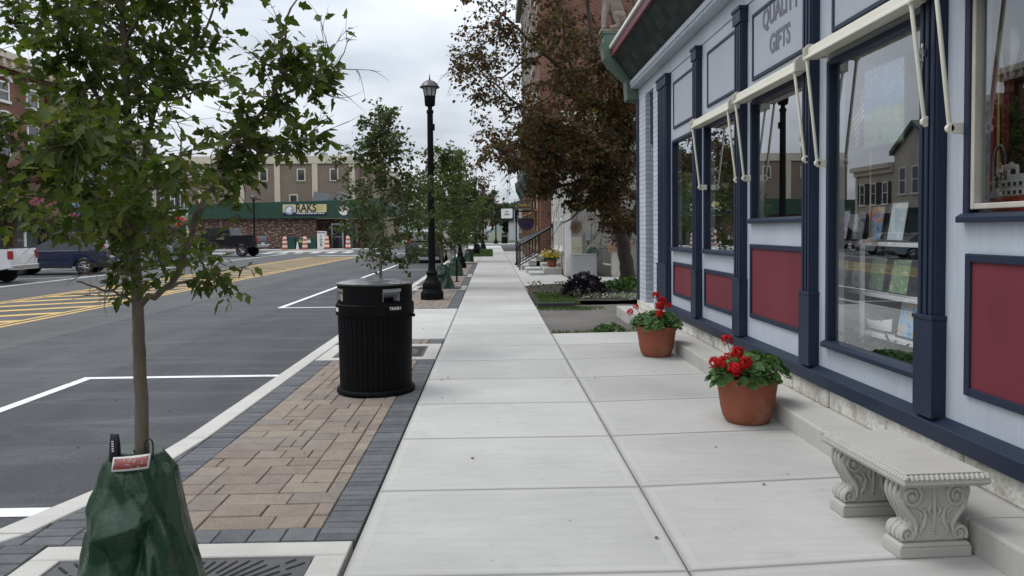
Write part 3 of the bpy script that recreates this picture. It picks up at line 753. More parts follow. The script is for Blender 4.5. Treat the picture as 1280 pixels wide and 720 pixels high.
# roller awnings, folded up, with their drop arms
def awning(y0, y1, arms, z):
    b = MB()
    b.prism([(2.40, z-.03), (2.405, z+.03), (2.43, z+.05), (2.52, z+.055), (2.535, z+.03), (2.535, z-.03)], 'y', y0, y1)
    b.prism([(2.375, z-.055), (2.378, z-.03), (2.40, z-.018), (2.47, z-.018), (2.47, z-.055)], 'y', y0+.01, y1-.01)
    a = sp_(b, 'awning', MAT_AWN, .006)
    for yy in (y0-.025, y1):
        e = MB(); e.prism([(2.37, z-.06), (2.37, z+.03), (2.41, z+.065), (2.55, z+.065), (2.55, z-.04)], 'y', yy, yy+.025)
        sp_(e, 'end_cap', M('awning_cap', (.52, .50, .43), .5, .08), .006, a)
    for ya, zb in arms:
        m = MB(); p = Vector((2.39, ya, z-.05)); q = Vector((2.475, ya, zb)); d = (q-p).normalized()
        m.tube([p, q], .0125, 8); m.lathe([(.020, -.012), (.020, .012)], p, 14, axis='y'); m.lathe([(.022, -.014), (.022, .014)], q, 14, axis='y')
        m.box(2.475, 2.56, ya-.014, ya+.014, zb-.03, zb+.03)
        sp_(m, 'arm', MAT_AWN, .003, a, 40)
    sh = MB(); sh.box(2.535, FX, y0+.05, y1-.05, z-.02, z+.05); sp_(sh, 'back_plate', MAT_BLACKP, 0, a)
awning(2.46, 4.07, ((2.52, 2.04), (4.06, 2.04)), 2.85)
awning(4.27, 5.74, ((4.30, 2.11), (5.73, 2.0)), 2.835)
awning(5.93, 7.45, ((5.96, 2.05), (7.41, 2.0)), 2.785)
awning(7.60, 9.05, ((7.66, 2.0), (9.0, 2.0)), 2.755)
# cleats for the awning cords
for y, z in ((4.30, 2.50), (5.98, 2.22)):
    b = MB(); b.box(2.462, 2.486, y-.008, y+.008, z-.02, z+.02); b.tube([(2.46, y, z+.05), (2.455, y, z), (2.46, y, z-.05)], .007, 6); b.tube([(2.45, y, z+.03), (2.45, y+.012, z-.03), (2.45, y-.012, z-.07), (2.45, y, z-.12)], .005, 6)
    sp_(b, 'cleat', MAT_CHROME)

# ---- lion on the bracket
MAT_STONE = M('weathered_stone', (.25, .20, .165), .85, .3, 9, 60, .004, dirt=((.09, .07, .055), .6))
def skin(name, chains, mat, parent, base=(0, 0, 0), sub=2):
    me = bpy.data.meshes.new(name); vs, es, rs_ = [], [], []
    idx = {}
    for ch in chains:
        prev = None
        for p in ch:
            k = tuple(round(v, 4) for v in p[:3])
            if k not in idx: idx[k] = len(vs); vs.append(Vector(p[:3])-Vector(base)); rs_.append(p[3])
            if prev is not None and prev != idx[k]: es.append((prev, idx[k]))
            prev = idx[k]
    me.from_pydata(vs, es, []); me.materials.append(mat)
    ob = bpy.data.objects.new(name, me); COL.objects.link(ob); ob.parent = parent
    ob.modifiers.new('skin', 'SKIN').use_smooth_shade = True
    sv = me.skin_vertices[0].data
    for i, r_ in enumerate(rs_): rr = r_ if isinstance(r_, tuple) else (r_, r_); sv[i].radius = rr; sv[i].use_root = (i == 0)
    if sub: m = ob.modifiers.new('sub', 'SUBSURF'); m.levels = sub; m.render_levels = sub
    return ob
LB = Vector((2.14, 13.26, 4.902))
lion = thing('lion_statue', 'weathered stone lion sitting on the green bracket at the shop corner', 'statue', LB)
b = MB(); b.box(-.24, .28, -.15, .15, 0, .05); b.build('base', MAT_STONE, lion, bev=.015)
ch = [[(.12, 0, .22, .14), (.06, 0, .38, .13), (-.02, 0, .54, .14), (-.07, 0, .70, .14), (-.10, 0, .84, .12), (-.13, 0, .92, .12), (-.22, 0, .92, .075), (-.29, 0, .90, .055)]]
for s in (-1, 1):
    ch.append([(-.02, 0, .54, .14), (-.12, .075*s, .50, .075), (-.155, .075*s, .28, .05), (-.16, .075*s, .12, .042), (-.165, .075*s, .08, .045), (-.22, .075*s, .07, .035)])
    ch.append([(.12, 0, .22, .14), (.12, .12*s, .26, .10), (-.01, .125*s, .32, .085), (.08, .13*s, .13, .055), (.02, .13*s, .08, .05), (-.09, .13*s, .072, .038)])
ch.append([(.12, 0, .22, .14), (.22, 0, .10, .045), (.26, .06, .09, .03), (.22, .14, .09, .035)])
skin('body', ch, MAT_STONE, lion)
b = MB(); r = random.Random(5)
for i in range(60):
    a = r.uniform(0, 6.28); h = r.uniform(.52, 1.02); rr = .15*math.sqrt(max(.1, 1-((h-.78)/.32)**2)); b.ball((-.06+rr*math.cos(a)*.8, rr*math.sin(a), h), (.045, .045, .06), 8, 5)
b.build('mane', MAT_STONE, lion, smooth=180)
b = MB()
for s in (-1, 1): b.ball((-.12, .09*s, 1.02), (.02, .035, .04), 8, 5); b.ball((-.265, .035*s, .955), .016, 8, 5)
b.ball((-.345, 0, .925), (.015, .03, .018), 8, 5); b.build('face', MAT_STONE, lion, smooth=180)

# ---- what stands and hangs in the windows
def print_mat(name, kind):
    t = NT(name); o = t.obj(); s = t.n('ShaderNodeSeparateXYZ'); t.l(o, s.inputs[0])
    n = t.noise(t.mapping(o, (9, 9, 14)), 1.0, 5, .6, dist=.6)
    pal = {'lake': [(.3, (.06, .16, .36)), (.48, (.20, .40, .62)), (.56, (.62, .40, .12)), (.7, (.10, .08, .05))],
           'snow': [(.3, (.75, .78, .8)), (.5, (.55, .58, .62)), (.56, (.10, .11, .10)), (.7, (.70, .72, .72))],
           'card': [(.35, (.75, .74, .72)), (.52, (.35, .30, .45)), (.6, (.70, .65, .66)), (.75, (.35, .08, .10))],
           'wood': [(.3, (.30, .40, .28)), (.5, (.12, .22, .10)), (.62, (.45, .48, .38)), (.75, (.06, .08, .05))],
           'map': [(.3, (.60, .64, .60)), (.5, (.42, .52, .60)), (.6, (.66, .66, .58)), (.75, (.35, .42, .45))]}[kind]
    t.bsdf(t.ramp(n, [(p_, tuple(min(.88, v*1.35) for v in c_)) for p_, c_ in pal]), .4); return t.m
PR = {k: print_mat('print_'+k, k) for k in ('lake', 'snow', 'card', 'wood', 'map')}
MAT_FRAMEB = M('black_frame', (.015, .015, .017), .4, .2)
MAT_SHELF = M('shelf_white', (.78, .78, .76), .5, .1, 4)
sh = thing('display_shelf', 'white display shelves holding framed prints behind the tall shop window', 'shelf', (2.98, 5.75, .32))
b = MB()
for z in (.40, .70, 1.08): b.box(-.14, .14, -.85, .85, z-.03, z)
b.build('shelf', MAT_SHELF, sh, bev=.004)
for y in (-.84, .0, .84):
    b = MB(); b.box(-.155, -.13, y-.02, y+.02, 0, 1.10); b.build('post', MAT_SHELF, sh, bev=.003)
pos = [(6.46, .17, .26, 'card', 'narrow framed card'), (6.215, .22, .235, 'snow', 'framed black and white winter print'), (5.94, .22, .28, 'lake', 'framed blue lake and sunset print'), (5.645, .25, .30, 'map', 'wide framed pale map print')]
def framed_print(loc, w_, h_, mat, label, lean=R(9), group='framed prints on the window shelves'):
    t = thing('framed_print', label, 'picture', loc, 0, group)
    m = Matrix.Rotation(lean, 4, 'Y')
    b = MB(); f = .014
    b.box(-.012, .012, -w_/2, w_/2, 0, f); b.box(-.012, .012, -w_/2, w_/2, h_-f, h_); b.box(-.012, .012, -w_/2, -w_/2+f, f, h_-f); b.box(-.012, .012, w_/2-f, w_/2, f, h_-f)
    b.xf(m).build('frame', MAT_FRAMEB, t, bev=.003)
    b = MB(); b.box(-.005, .006, -w_/2+f*.8, w_/2-f*.8, f*.8, h_-f*.8); b.xf(m).build('print', mat, t)
    return t
for y, w_, h_, k, lb in pos: framed_print((2.90, y-.25, 1.402), w_, h_, PR[k], lb+' on the top window shelf')
for y, w_, h_, k, lb in [(6.47, .17, .24, 'card', 'narrow red and white card print'), (6.22, .22, .22, 'snow', 'small pale winter print'), (5.92, .25, .27, 'wood', 'green woodland print'), (5.60, .27, .27, 'wood', 'wide green and yellow forest print')]:
    framed_print((2.90, y-.25, 1.022), w_, h_, PR[k], lb+' on the middle window shelf')
framed_print((2.90, 5.25, .722), .24, .27, PR['lake'], 'blue and orange print on the lowest shelf beside the model boat')
bt = thing('model_boat', 'white model rowing boat with brown load on the lowest window shelf', 'ornament', (2.92, 5.66, .722))
b = MB(); sec = []
for i in range(9):
    u = -1+2*i/8; wd = .055*(1-abs(u)**2.6)+.003; h = .085+.03*u*u
    sec += [(wd, .2*u, h), (wd*.6, .19*u, .02), (-wd*.6, .19*u, .02), (-wd, .2*u, h)]
b.add(sec, [(i*4+k, i*4+k+1, (i+1)*4+k+1, (i+1)*4+k) for i in range(8) for k in range(3)] + [(0, 1, 2, 3), (32, 33, 34, 35)])
o = b.build('hull', MAT_WHITE, bt, smooth=40); o.modifiers.new('th', 'SOLIDIFY').thickness = .006
b = MB(); r = random.Random(2)
for i in range(9): b.ball((r.uniform(-.03, .03), r.uniform(-.12, .12), .08+r.uniform(0, .03)), r.uniform(.015, .026), 7, 5)
b.build('load', M('brown_load', (.14, .055, .035), .8, .4, 30), bt, smooth=180)
pf = MB(); pf.box(2.66, 3.02, 4.45, 7.3, .32, .50); tag(pf.build('window_platform', M('platform_white', (.75, .75, .72), .6, .1, 3), base=(2.84, 5.9, .32), bev=.006), 'white low display platform inside the tall shop window', 'platform')

MAT_GARL = leaf_mat('garland_green', [(.008, .025, .010), (.02, .05, .018), (.03, .07, .03)], .15)
def leaf_cloud(b, pts, size, r, lobes=5, up=.4, fold=.25):
    for p in pts:
        leaf(b, p, Vector((r.gauss(0, 1), r.gauss(0, 1), r.gauss(up, .8))), size*r.uniform(.65, 1.25), r, lobes, fold)
LEAF_SHAPES = {
 3: [(0, 0), (.22, .35), (.20, .62), (0, 1.0)],
 5: [(0, 0), (.30, .22), (.40, .52), (.22, .80), (0, 1.0)],
 7: [(0, 0), (.25, .06), (.21, .24), (.42, .46), (.24, .56), (.20, .78), (0, 1.08)],
 9: [(0, 0), (.30, -.06), (.52, .14), (.56, .42), (.42, .72), (.16, .86), (0, .80)],
}
def leaf(b, p, d, s, r, lobes=5, fold=.25, roll=None):
    d = Vector(d); d = d.normalized() if d.length > 1e-6 else Vector((0, 0, 1))
    a = d.cross(Vector((0, 0, 1))); a = a.normalized() if a.length > 1e-3 else Vector((1, 0, 0))
    n = a.cross(d)
    t = r.uniform(-1.1, 1.1) if roll is None else roll
    a2 = a*math.cos(t)+n*math.sin(t); n2 = n*math.cos(t)-a*math.sin(t)
    sh = LEAF_SHAPES[lobes]; k = len(sh); p = Vector(p); vs = []
    curl = r.uniform(.05, .35)
    for x, y in sh: vs.append(p + d*(y*s) + a2*(x*s) + n2*(abs(x)*fold*s - curl*y*y*s*.5))
    for x, y in sh[1:-1]: vs.append(p + d*(y*s) - a2*(x*s) + n2*(abs(x)*fold*s - curl*y*y*s*.5))
    b.add(vs, [tuple(range(k)), (0,)+tuple(range(k-1, k))+tuple(range(2*k-3, k-1, -1))])
r = random.Random(11); b = MB()
leaf_cloud(b, [(r.gauss(2.80, .06), r.uniform(4.75, 6.05), .51+abs(r.gauss(0, .07))) for i in range(750)], .06, r)
tag(b.build('garland', MAT_GARL, base=(2.8, 5.4, .5), recalc=False), 'dark green leafy garland lying along the foot of the tall shop window', 'garland')
bo = MB(); bo.ball((2.86, 4.98, .60), (.05, .05, .055), 10, 7); bo.tube([(2.86, 4.98, .645), (2.86, 4.98, .72)], .02, 8); bo.lathe([(.05, 0), (.055, .02)], (2.86, 4.98, .51), 12)
tag(bo.build('red_ornament', M('red_glaze', (.30, .01, .02), .2, .2), base=(2.86, 4.98, .51), smooth=50), 'small glossy red ornament at the near end of the garland', 'ornament')

def stained():
    t = NT('mosaic_glass'); o = t.obj(); v = t.n('ShaderNodeTexVoronoi'); v.inputs['Scale'].default_value = 17; t.l(o, v.inputs['Vector'])
    s = t.n('ShaderNodeSeparateXYZ'); t.l(o, s.inputs[0])
    h = t.math('ADD', s.outputs[2], t.math('MULTIPLY', t.noise(o, 5, 3), .22))
    c = t.ramp(t.math('ADD', t.math('MULTIPLY', h, 1.25), .02), [(.10, (.10, .17, .07)), (.42, (.12, .24, .10)), (.5, (.05, .17, .42)), (.66, (.12, .38, .70)), (.9, (.60, .75, .85))])
    c = t.mix(.13, c, v.outputs['Color']) 
    e = t.n('ShaderNodeTexVoronoi'); e.feature = 'DISTANCE_TO_EDGE'; e.inputs['Scale'].default_value = 17; t.l(o, e.inputs['Vector'])
    c = t.mix(t.ramp(e.outputs['Distance'], [(0, 1.0), (.035, 0.0)]), c, (.01, .015, .02))
    t.bsdf(c, .25); return t.m
mo = thing('mosaic_panel', 'hanging blue and green mosaic glass panel behind the tall shop window', 'ornament', (2.76, 5.30, 2.09))
b = MB(); b.box(-.006, .006, -.27, .27, 0, .56); b.build('glass', stained(), mo)
b = MB(); b.box(-.01, .01, -.285, .285, -.015, 0); b.box(-.01, .01, -.285, .285, .56, .575); b.tube([(0, -.26, .57), (0, -.26, 1.0)], .002, 5); b.tube([(0, .26, .57), (0, .26, 1.0)], .002, 5); b.build('hanger', MAT_FRAMEB, mo)
def flagm():
    t = NT('flag_cloth'); uv = t.n('ShaderNodeUVMap'); uv.uv_map = 'UVMap'; s = t.n('ShaderNodeSeparateXYZ'); t.l(uv.outputs[0], s.inputs[0])
    st = t.math('GREATER_THAN', t.math('FRACT', t.math('MULTIPLY', s.outputs[1], 6.5)), .5)
    c = t.mix(st, (.42, .02, .035), (.72, .72, .70))
    inb = t.math('MULTIPLY', t.math('LESS_THAN', s.outputs[0], .42), t.math('GREATER_THAN', s.outputs[1], .462))
    v = t.n('ShaderNodeTexVoronoi'); v.inputs['Scale'].default_value = 14; v.inputs['Randomness'].default_value = .25; t.l(uv.outputs[0], v.inputs['Vector'])
    c = t.mix(inb, c, t.mix(t.ramp(v.outputs['Distance'], [(.2, 1.0), (.3, 0.0)]), (.02, .035, .16), (.7, .7, .72)))
    t.bsdf(c, .8); return t.m
fl = thing('flag', 'small stars and stripes flag on a stick behind the tall shop window', 'flag', (2.80, 5.56, 1.75))
b = MB(); b.tube([(0, 0, -.35), (0, 0, .95)], .006, 6); b.lathe([(.05, -.35), (.05, -.33)], (0, 0, 0), 12); b.build('stick', M('stick_wood', (.30, .2, .1), .6), fl)
nx, ny = 14, 8; vs = []; uvs = []
for j in range(ny+1):
    for i in range(nx+1):
        u, v_ = i/nx, j/ny; vs.append((.025*math.sin(u*9+v_)*u, .01+.27*u*.9, .62+.26*v_-.22*u*u-.05*u)); uvs.append((u, v_))
b = MB(); b.add(vs, [(j*(nx+1)+i, j*(nx+1)+i+1, (j+1)*(nx+1)+i+1, (j+1)*(nx+1)+i) for j in range(ny) for i in range(nx)])
o = b.build('cloth', flagm(), fl, smooth=180); ul = o.data.uv_layers.new(name='UVMap')
for lp in o.data.loops: ul.data[lp.index].uv = uvs[lp.vertex_index]
# nearest window
lg = MB(); lg.box(2.66, 3.25, 2.6, 4.15, 1.50, 1.585); lg.box(3.1, 3.2, 2.65, 2.72, .32, 1.5); lg.box(3.1, 3.2, 4.05, 4.12, .32, 1.5)
tag(lg.build('window_ledge', M('ledge_dark', (.10, .09, .08), .6, .2), base=(2.95, 3.4, .32), bev=.005), 'dark display ledge inside the nearest shop window', 'ledge')
sb = thing('toy_steamboat', 'red and white toy steamboat with white smoke on the nearest window ledge', 'ornament', (2.86, 4.02, 1.587))
sb.scale = (1.0, 1.0, 1.0)
b = MB(); b.prism([(-.22, .0), (.2, .0), (.24, .085), (-.24, .085)], 'x', -.045, .045); b.build('hull', M('toy_red', (.42, .02, .02), .35, .1), sb, bev=.006)
b = MB(); b.box(-.04, .04, -.15, .16, .087, .13); b.box(-.035, .035, -.10, .14, .132, .175); b.box(-.025, .025, -.02, .10, .177, .205)
for y in (.05, .12): b.tube([(0, y, .17), (0, y, .24)], .010, 8)
for i, (y, z, r_) in enumerate(((.06, .245, .02), (.10, .255, .026), (.145, .248, .024), (.18, .24, .02), (.21, .225, .016))): b.ball((0, y, z), (.012, r_, r_*.8), 10, 7)
b.build('cabin', MAT_WHITE, sb, bev=.003)
b = MB()
for z in (.104, .150):
    for k in range(6): b.box(-.0425, -.0395, -.13+.045*k, -.11+.045*k, z-.008, z+.012)
b.build('porthole', MAT_FRAMEB, sb)
cs = thing('castle_ornament', 'grey metal ornament with arched towers beside the red drape in the nearest window', 'ornament', (3.0, 4.42, 1.587))
MAT_PEW = M('pewter', (.17, .165, .155), .45, .2, 9, metal=.6)
b = MB(); b.box(-.04, .04, -.14, .14, 0, .13)
for y in (-.12, -.04, .04, .12): b.tube([(0, y, .13), (0, y, .2)], .012, 8); b.ball((0, y, .205), .016, 8, 5)
pts = [(0, .055*math.cos(a)+.0, .30+.10*math.sin(a)) for a in [math.pi*i/10 for i in range(11)]]
b.tube([(0, .055, .13)]+pts+[(0, -.055, .13)], .009, 8); b.tube([(0, .0, .13), (0, .0, .34)], .008, 8); b.build('body', MAT_PEW, cs, smooth=40)
lg2 = MB(); lg2.box(2.90, 3.2, 4.16, 4.9, 1.50, 1.585); lg2.box(3.0, 3.06, 4.8, 4.86, .32, 1.5); tag(lg2.build('corner_stand', M('stand_dark', (.08, .07, .06), .6, .2), base=(3.05, 4.5, .32), bev=.004), 'dark narrow stand under the grey castle ornament', 'stand')
dp = MB(); vs = []
for i in range(41):
    y = 4.62+.30*i/40; x = 3.18+.03*math.sin(i*1.25)+.008*math.sin(i*3.1); vs += [(x, y, 1.62), (x-.01*math.sin(i), y, 3.4)]
dp.add(vs, [(2*i, 2*i+2, 2*i+3, 2*i+1) for i in range(40)]); o = dp.build('red_drape', M('drape_red', (.30, .02, .03), .8, .2, 5), base=(3.18, 4.77, 1.62), smooth=180)
o.modifiers.new('th', 'SOLIDIFY').thickness = .004; tag(o, 'hanging dark red drape inside the nearest shop window', 'drape')
gp = MB(); gp.tube([(3.1, 4.58, 1.59), (3.1, 4.58, 3.4)], .012, 10); gp.lathe([(.05, 0), (.03, .02), (.012, .05)], (3.1, 4.58, 1.587), 14); tag(gp.build('brass_pole', M('brass', (.42, .30, .10), .3, .1, metal=.9), base=(3.1, 4.58, 1.587), smooth=40), 'thin brass pole beside the red drape in the nearest window', 'pole')
bl = thing('balloon_ornament', 'black and white striped hot air balloon ornament hanging in the nearest window', 'ornament', (2.85, 4.14, 2.25))
b = MB(); prof = [(.012, .07), (.03, .10), (.062, .16), (.082, .22), (.085, .26), (.066, .315), (.03, .345), (.003, .352)]; st = len(b.f)
b.lathe(prof, n=24); b.m = [(k % 24)//2 % 2 if k < 24*(len(prof)-1) else 0 for k in range(len(b.f))]
b.build('envelope', [MAT_WHITE, MAT_FRAMEB], bl, smooth=60)
b = MB(); b.box(-.016, .016, -.016, .016, 0, .03)
for x in (-.014, .014):
    for y in (-.014, .014): b.tube([(x, y, .03), (x*.8, y*.8, .075)], .0015, 4)
b.tube([(0, 0, .35), (0, 0, .9)], .001, 4); b.build('basket', M('wicker', (.25, .16, .08), .8), bl)
# middle windows
framed_print((2.98, 8.62, 1.60), .36, .24, PR['map'], 'pale landscape print standing on a narrow shelf in the fourth window', R(6), None)
b = MB(); b.box(2.9, 3.15, 8.2, 9.0, 1.56, 1.598); b.box(2.95, 3.1, 8.9, 8.95, .32, 1.56); b.box(2.95, 3.1, 8.25, 8.3, .32, 1.56); tag(b.build('wall_shelf', MAT_SHELF, base=(3.0, 8.6, .32), bev=.004), 'narrow white shelf table inside the fourth shop window', 'shelf')
dw = thing('driftwood_figure', 'twisted driftwood figure in the fourth shop window', 'ornament', (2.95, 8.62, 1.27)); 
ch = [[(0, 0, .0, .05), (0, .03, .08, .035), (.01, -.04, .15, .03), (0, .02, .24, .022), (0, .06, .29, .012)], [(0, .03, .08, .035), (0, .12, .12, .02), (.02, .18, .10, .012)], [(.01, -.04, .15, .03), (0, -.12, .19, .018), (0, -.18, .17, .01)]]
skin('wood', ch, M('driftwood', (.35, .25, .16), .8, .25, 12), dw)
b = MB(); b.box(2.75, 3.1, 7.9, 10.5, 1.22, 1.27); b.box(2.8, 2.86, 7.95, 8.01, .32, 1.22); b.box(2.8, 2.86, 10.4, 10.46, .32, 1.22); tag(b.build('display_table', M('table_brown', (.10, .07, .045), .5, .2), base=(2.9, 9.2, .32), bev=.005), 'long dark table inside the fourth and fifth shop windows', 'table')
b = MB(); b.lathe([(.05, 0), (.09, .06), (.085, .13), (.04, .2), (.05, .24)], (2.92, 9.75, 1.272), 18); tag(b.build('red_vase', M('vase_red', (.35, .05, .03), .3, .1), base=(2.92, 9.75, 1.272), smooth=40), 'orange red vase on the dark table in the fifth shop window', 'vase')
b = MB(); b.lathe([(.06, 0), (.10, .08), (.08, .2), (.05, .26), (.07, .30)], (2.95, 6.6, 1.6), 18); b.box(2.85, 3.05, 6.45, 6.75, .32, 1.6); tag(b.build('vase_on_plinth', M('vase_grey', (.32, .34, .33), .4, .1), base=(2.95, 6.6, .32), smooth=40), 'pale vase on a square plinth in the third shop window', 'vase')
# ================================================================== other buildings
MAT_BRK = brick_mat('red_brick', (.17, .062, .042), (.23, .09, .06), (.20, .17, .14), .21, .075, .3)
MAT_BRKD = brick_mat('dark_red_brick', (.085, .022, .018), (.12, .032, .024), (.09, .05, .04), .21, .075, .3)
MAT_BRKM = brick_mat('mixed_brick', (.14, .065, .05), (.09, .045, .038), (.15, .12, .10), .3, .10, .3, light=(.42, .36, .30))
MAT_BOARD = siding_mat('beige_boards', (.335, .32, .285), .32, True, .6, .14)
MAT_BOARDH = siding_mat('beige_clapboard', (.40, .385, .345), .13)
MAT_TANS = siding_mat('tan_siding', (.225, .170, .135), .30, dark=.7)
MAT_CREAMS = siding_mat('cream_siding', (.50, .45, .36), .2, dark=.7)
MAT_TANST = M('tan_stucco', (.30, .245, .18), .8, .12, 1.2, 20)
MAT_GREENF = siding_mat('green_fascia', (.028, .070, .050), .3, dark=.75)
MAT_TRIMC = M('cream_trim', (.58, .51, .40), .6, .06, 2)
MAT_WOODB = M('brown_wood', (.22, .105, .035), .5, .2, 4)
MAT_WOODD = M('dark_brown_wood', (.09, .045, .02), .55, .2, 4)
MAT_ROOF = M('flat_roof', (.10, .10, .10), .85, .2, 2)

def part(mb, name, mat, parent, base, bev=0, smooth=None): return mb.build(name, mat, parent, base, bev, smooth)

# ---- board sided building on the right
BB = Vector((2.4, 24.5, 0))
bb = thing('board_sided_building', 'low beige building with vertical board side wall and two tall front windows', 'building', BB)
b = MB(); b.box(2.42, 11, 24.5, 30.2, -.1, 5.3); part(b, 'wall', MAT_BOARD, bb, BB)
b = MB(); b.box(2.395, 2.42, 24.5, 30.2, .0, 5.3); part(b, 'front_cladding', MAT_BOARDH, bb, BB)
b = MB(); b.box(2.36, 2.56, 24.455, 24.60, 0, 5.3); b.box(2.34, 11, 24.44, 24.498, 5.0, 5.3); b.box(2.3, 2.394, 24.45, 30.2, 4.8, 5.36); part(b, 'corner_trim', MAT_WHITE, bb, BB, .006)
b = MB(); b.box(2.30, 11.1, 24.40, 30.2, 5.362, 5.46); part(b, 'roof_edge', MAT_ROOF, bb, BB)
for y in (25.1, 27.0, 28.6):
    f = MB(); y1 = y+1.0
    for q in ((y, y+.1, .85, 2.9), (y1-.1, y1, .85, 2.9), (y+.1, y1-.1, .85, .95), (y+.1, y1-.1, 2.8, 2.9), (y+.1, y1-.1, 1.82, 1.90)): f.box(2.33, 2.394, *q)
    f.box(2.29, 2.394, y-.05, y1+.05, .78, .849); w_ = part(f, 'window', MAT_WHITE, bb, BB, .006)
    g = MB(); g.box(2.37, 2.39, y+.1, y1-.1, .95, 2.8); part(g, 'pane', M('curtained_glass', (.36, .36, .33), .25, .1, 2, spec=.7), w_, BB)
# fixtures on the side wall
def w2(px, py): q = at(px, py, Y=24.44); return q.x, q.z
MAT_METER = M('meter_grey', (.27, .29, .31), .45, .08, 6)
def wallbox(name, p0, p1, dep, mat, bev=.008):
    x0, z1 = w2(*p0); x1, z0 = w2(*p1); b = MB(); b.box(x0, x1, 24.497-dep, 24.497, z0, z1); return part(b, name, mat, bb, BB, bev)
wallbox('meter_box', (731.5, 291), (738.5, 300.5), .12, MAT_METER)
wallbox('access_panel', (714, 296), (728, 318), .03, M('panel_beige', (.47, .43, .34), .5, .06, 4))
wallbox('window_patch', (711, 277), (729, 296), .02, M('patch_grey', (.30, .285, .25), .7, .1, 4))
b = MB(); pts = [w2(738+20*(1-math.cos(a)), 297-17*math.sin(a)) for a in [math.pi/2*i/10 for i in range(11)]]
b.tube([(w2(734, 300)[0], 24.47, w2(734, 300)[1])]+[(w2(735+1.5*math.sin(i), 303+2*i)[0], 24.47, w2(735, 303+2*i)[1]) for i in range(4)], .008, 6)
b.tube([(w2(*q)[0], 24.46, w2(*q)[1]) for q in ((743, 300), (745, 292), (750, 285), (757, 281), (768, 279))], .009, 6)
b.tube([(w2(*q)[0], 24.46, w2(*q)[1]) for q in ((748, 311), (760, 311), (775, 312))], .008, 6); part(b, 'cable', MAT_BLACKP, bb, BB)
b = MB()
x, z = w2(757, 330); b.tube([(x-.05, 24.49, z), (x-.05, 24.28, z), (x+.18, 24.25, z-.03)], .035, 8); b.lathe([(.05, 0), (.05, .04)], (x-.05, 24.44, z), 10, axis='y'); part(b, 'drain_pipe', MAT_WHITE, bb, BB, 0, 40)
wr = thing('wall_ornament', 'rusty scrollwork ornament hung on the beige board wall', 'ornament', (w2(720, 283)[0], 24.44, w2(720, 283)[1]))
b = MB(); r = random.Random(4)
for k in range(9):
    a0 = k*.7; b.tube([(.03*i*math.cos(a0+i*.5)*.9, -.01, .035*i*math.sin(a0+i*.5)) for i in range(1, 8)], .012, 5)
b.build('scroll', M('rust', (.16, .085, .045), .85, .35, 20), wr)
x0, z1 = w2(714, 318.5); x1, _ = w2(744, 345)
b = MB(); b.box(0, x1-x0, -.42, 0, -.05, z1); b.box(-.015, x1-x0+.015, -.435, -.0, z1+.001, z1+.03); tag(b.build('utility_cabinet', M('cabinet_grey', (.33, .335, .34), .5, .07, 3), bev=.012), 'low pale grey utility cabinet below the beige access panel', 'cabinet').location = (x0, 24.49, 0)
hx, hz = w2(740.5, 314)
ho = thing('garden_hose', 'coiled green garden hose hanging on the beige board wall', 'hose', (hx, 24.40, hz))
b = MB(); pts = []
for i in range(150):
    a = 2*math.pi*i/22; rr = .17+.012*math.sin(i*1.3); pts.append((rr*math.sin(a)*1.05, -.02-.022*math.sin(i*.37)-.0004*i, -.05+rr*math.cos(a)*.92))
pts += [(-.12, -.05, -.3), (-.02, -.05, -.5), (.12, -.06, -.68), (.28, -.08, -.76), (.36, -.1, -.77)]
b.tube(pts, .017, 6); b.build('coil', M('hose_green', (.02, .12, .095), .4, .15), ho, smooth=180)
b = MB(); b.tube([(.16*math.cos(a), .02, .02+.17*math.sin(a)) for a in [math.pi*i/10 for i in range(11)]], .03, 6); b.box(-.03, .03, .0, .08, .05, .2); b.build('hanger', M('hanger_cream', (.45, .42, .33), .5), ho, smooth=40)

def flower_mat(name, c1, c2):
    return leaf_mat(name, [c1, c2], .15)
MAT_YEL = flower_mat('yellow_petals', (.55, .36, .015), (.62, .48, .05)); MAT_PUR = flower_mat('purple_leaves', (.10, .015, .04), (.20, .04, .09))
MAT_LEAFG = leaf_mat('pot_leaves', [(.035, .08, .018), (.05, .12, .03), (.08, .16, .045), (.06, .11, .03)], .2, .5)
# white cabinet with a planter of purple flowers beside the trunk
x0, _ = w2(762, 340); x1, _ = w2(786, 340); _, z1 = w2(770, 315)
wc = thing('side_cabinet', 'weathered white cabinet standing against the beige wall behind the dark tree trunk', 'cabinet', (x0, 24.2, -.02))
b = MB(); W_ = x1-x0; b.box(0, W_, -.35, .0, .08, z1); b.box(-.02, W_+.02, -.37, .0, z1+.001, z1+.03); b.box(.02, W_-.02, -.34, 0, 0, .08); b.build('body', M('cabinet_white', (.50, .48, .43), .6, .12, 4, dirt=((.25, .22, .18), .5)), wc, bev=.008)
b = MB()
for z in (.25, .5, .65): b.lathe([(.018, -.372), (.018, -.35)], (W_*.8, 0, z), 8, axis='y')
b.build('knob', MAT_BLACKP, wc)
pb = thing('planter_box', 'small terracotta planter box of purple flowers on the white cabinet', 'planter', (x0+W_*.42, 24.02, z1+.012))
b = MB(); b.prism([(-.36, -.12), (.36, -.12), (.36, .12), (-.36, .12)], 'z', 0, .3, s1=1.06); b.build('box', M('planter_pink', (.38, .23, .16), .7, .12), pb, bev=.008)
r = random.Random(9); b = MB(); leaf_cloud(b, [(r.gauss(0, .16), r.gauss(0, .08), .3+abs(r.gauss(.08, .16))) for i in range(420)]+[(r.gauss(.02, .08), -.15+r.gauss(0, .04), .3-abs(r.gauss(0, .14))) for i in range(120)], .07, r)
b.build('flowers', MAT_PUR, pb, recalc=False)

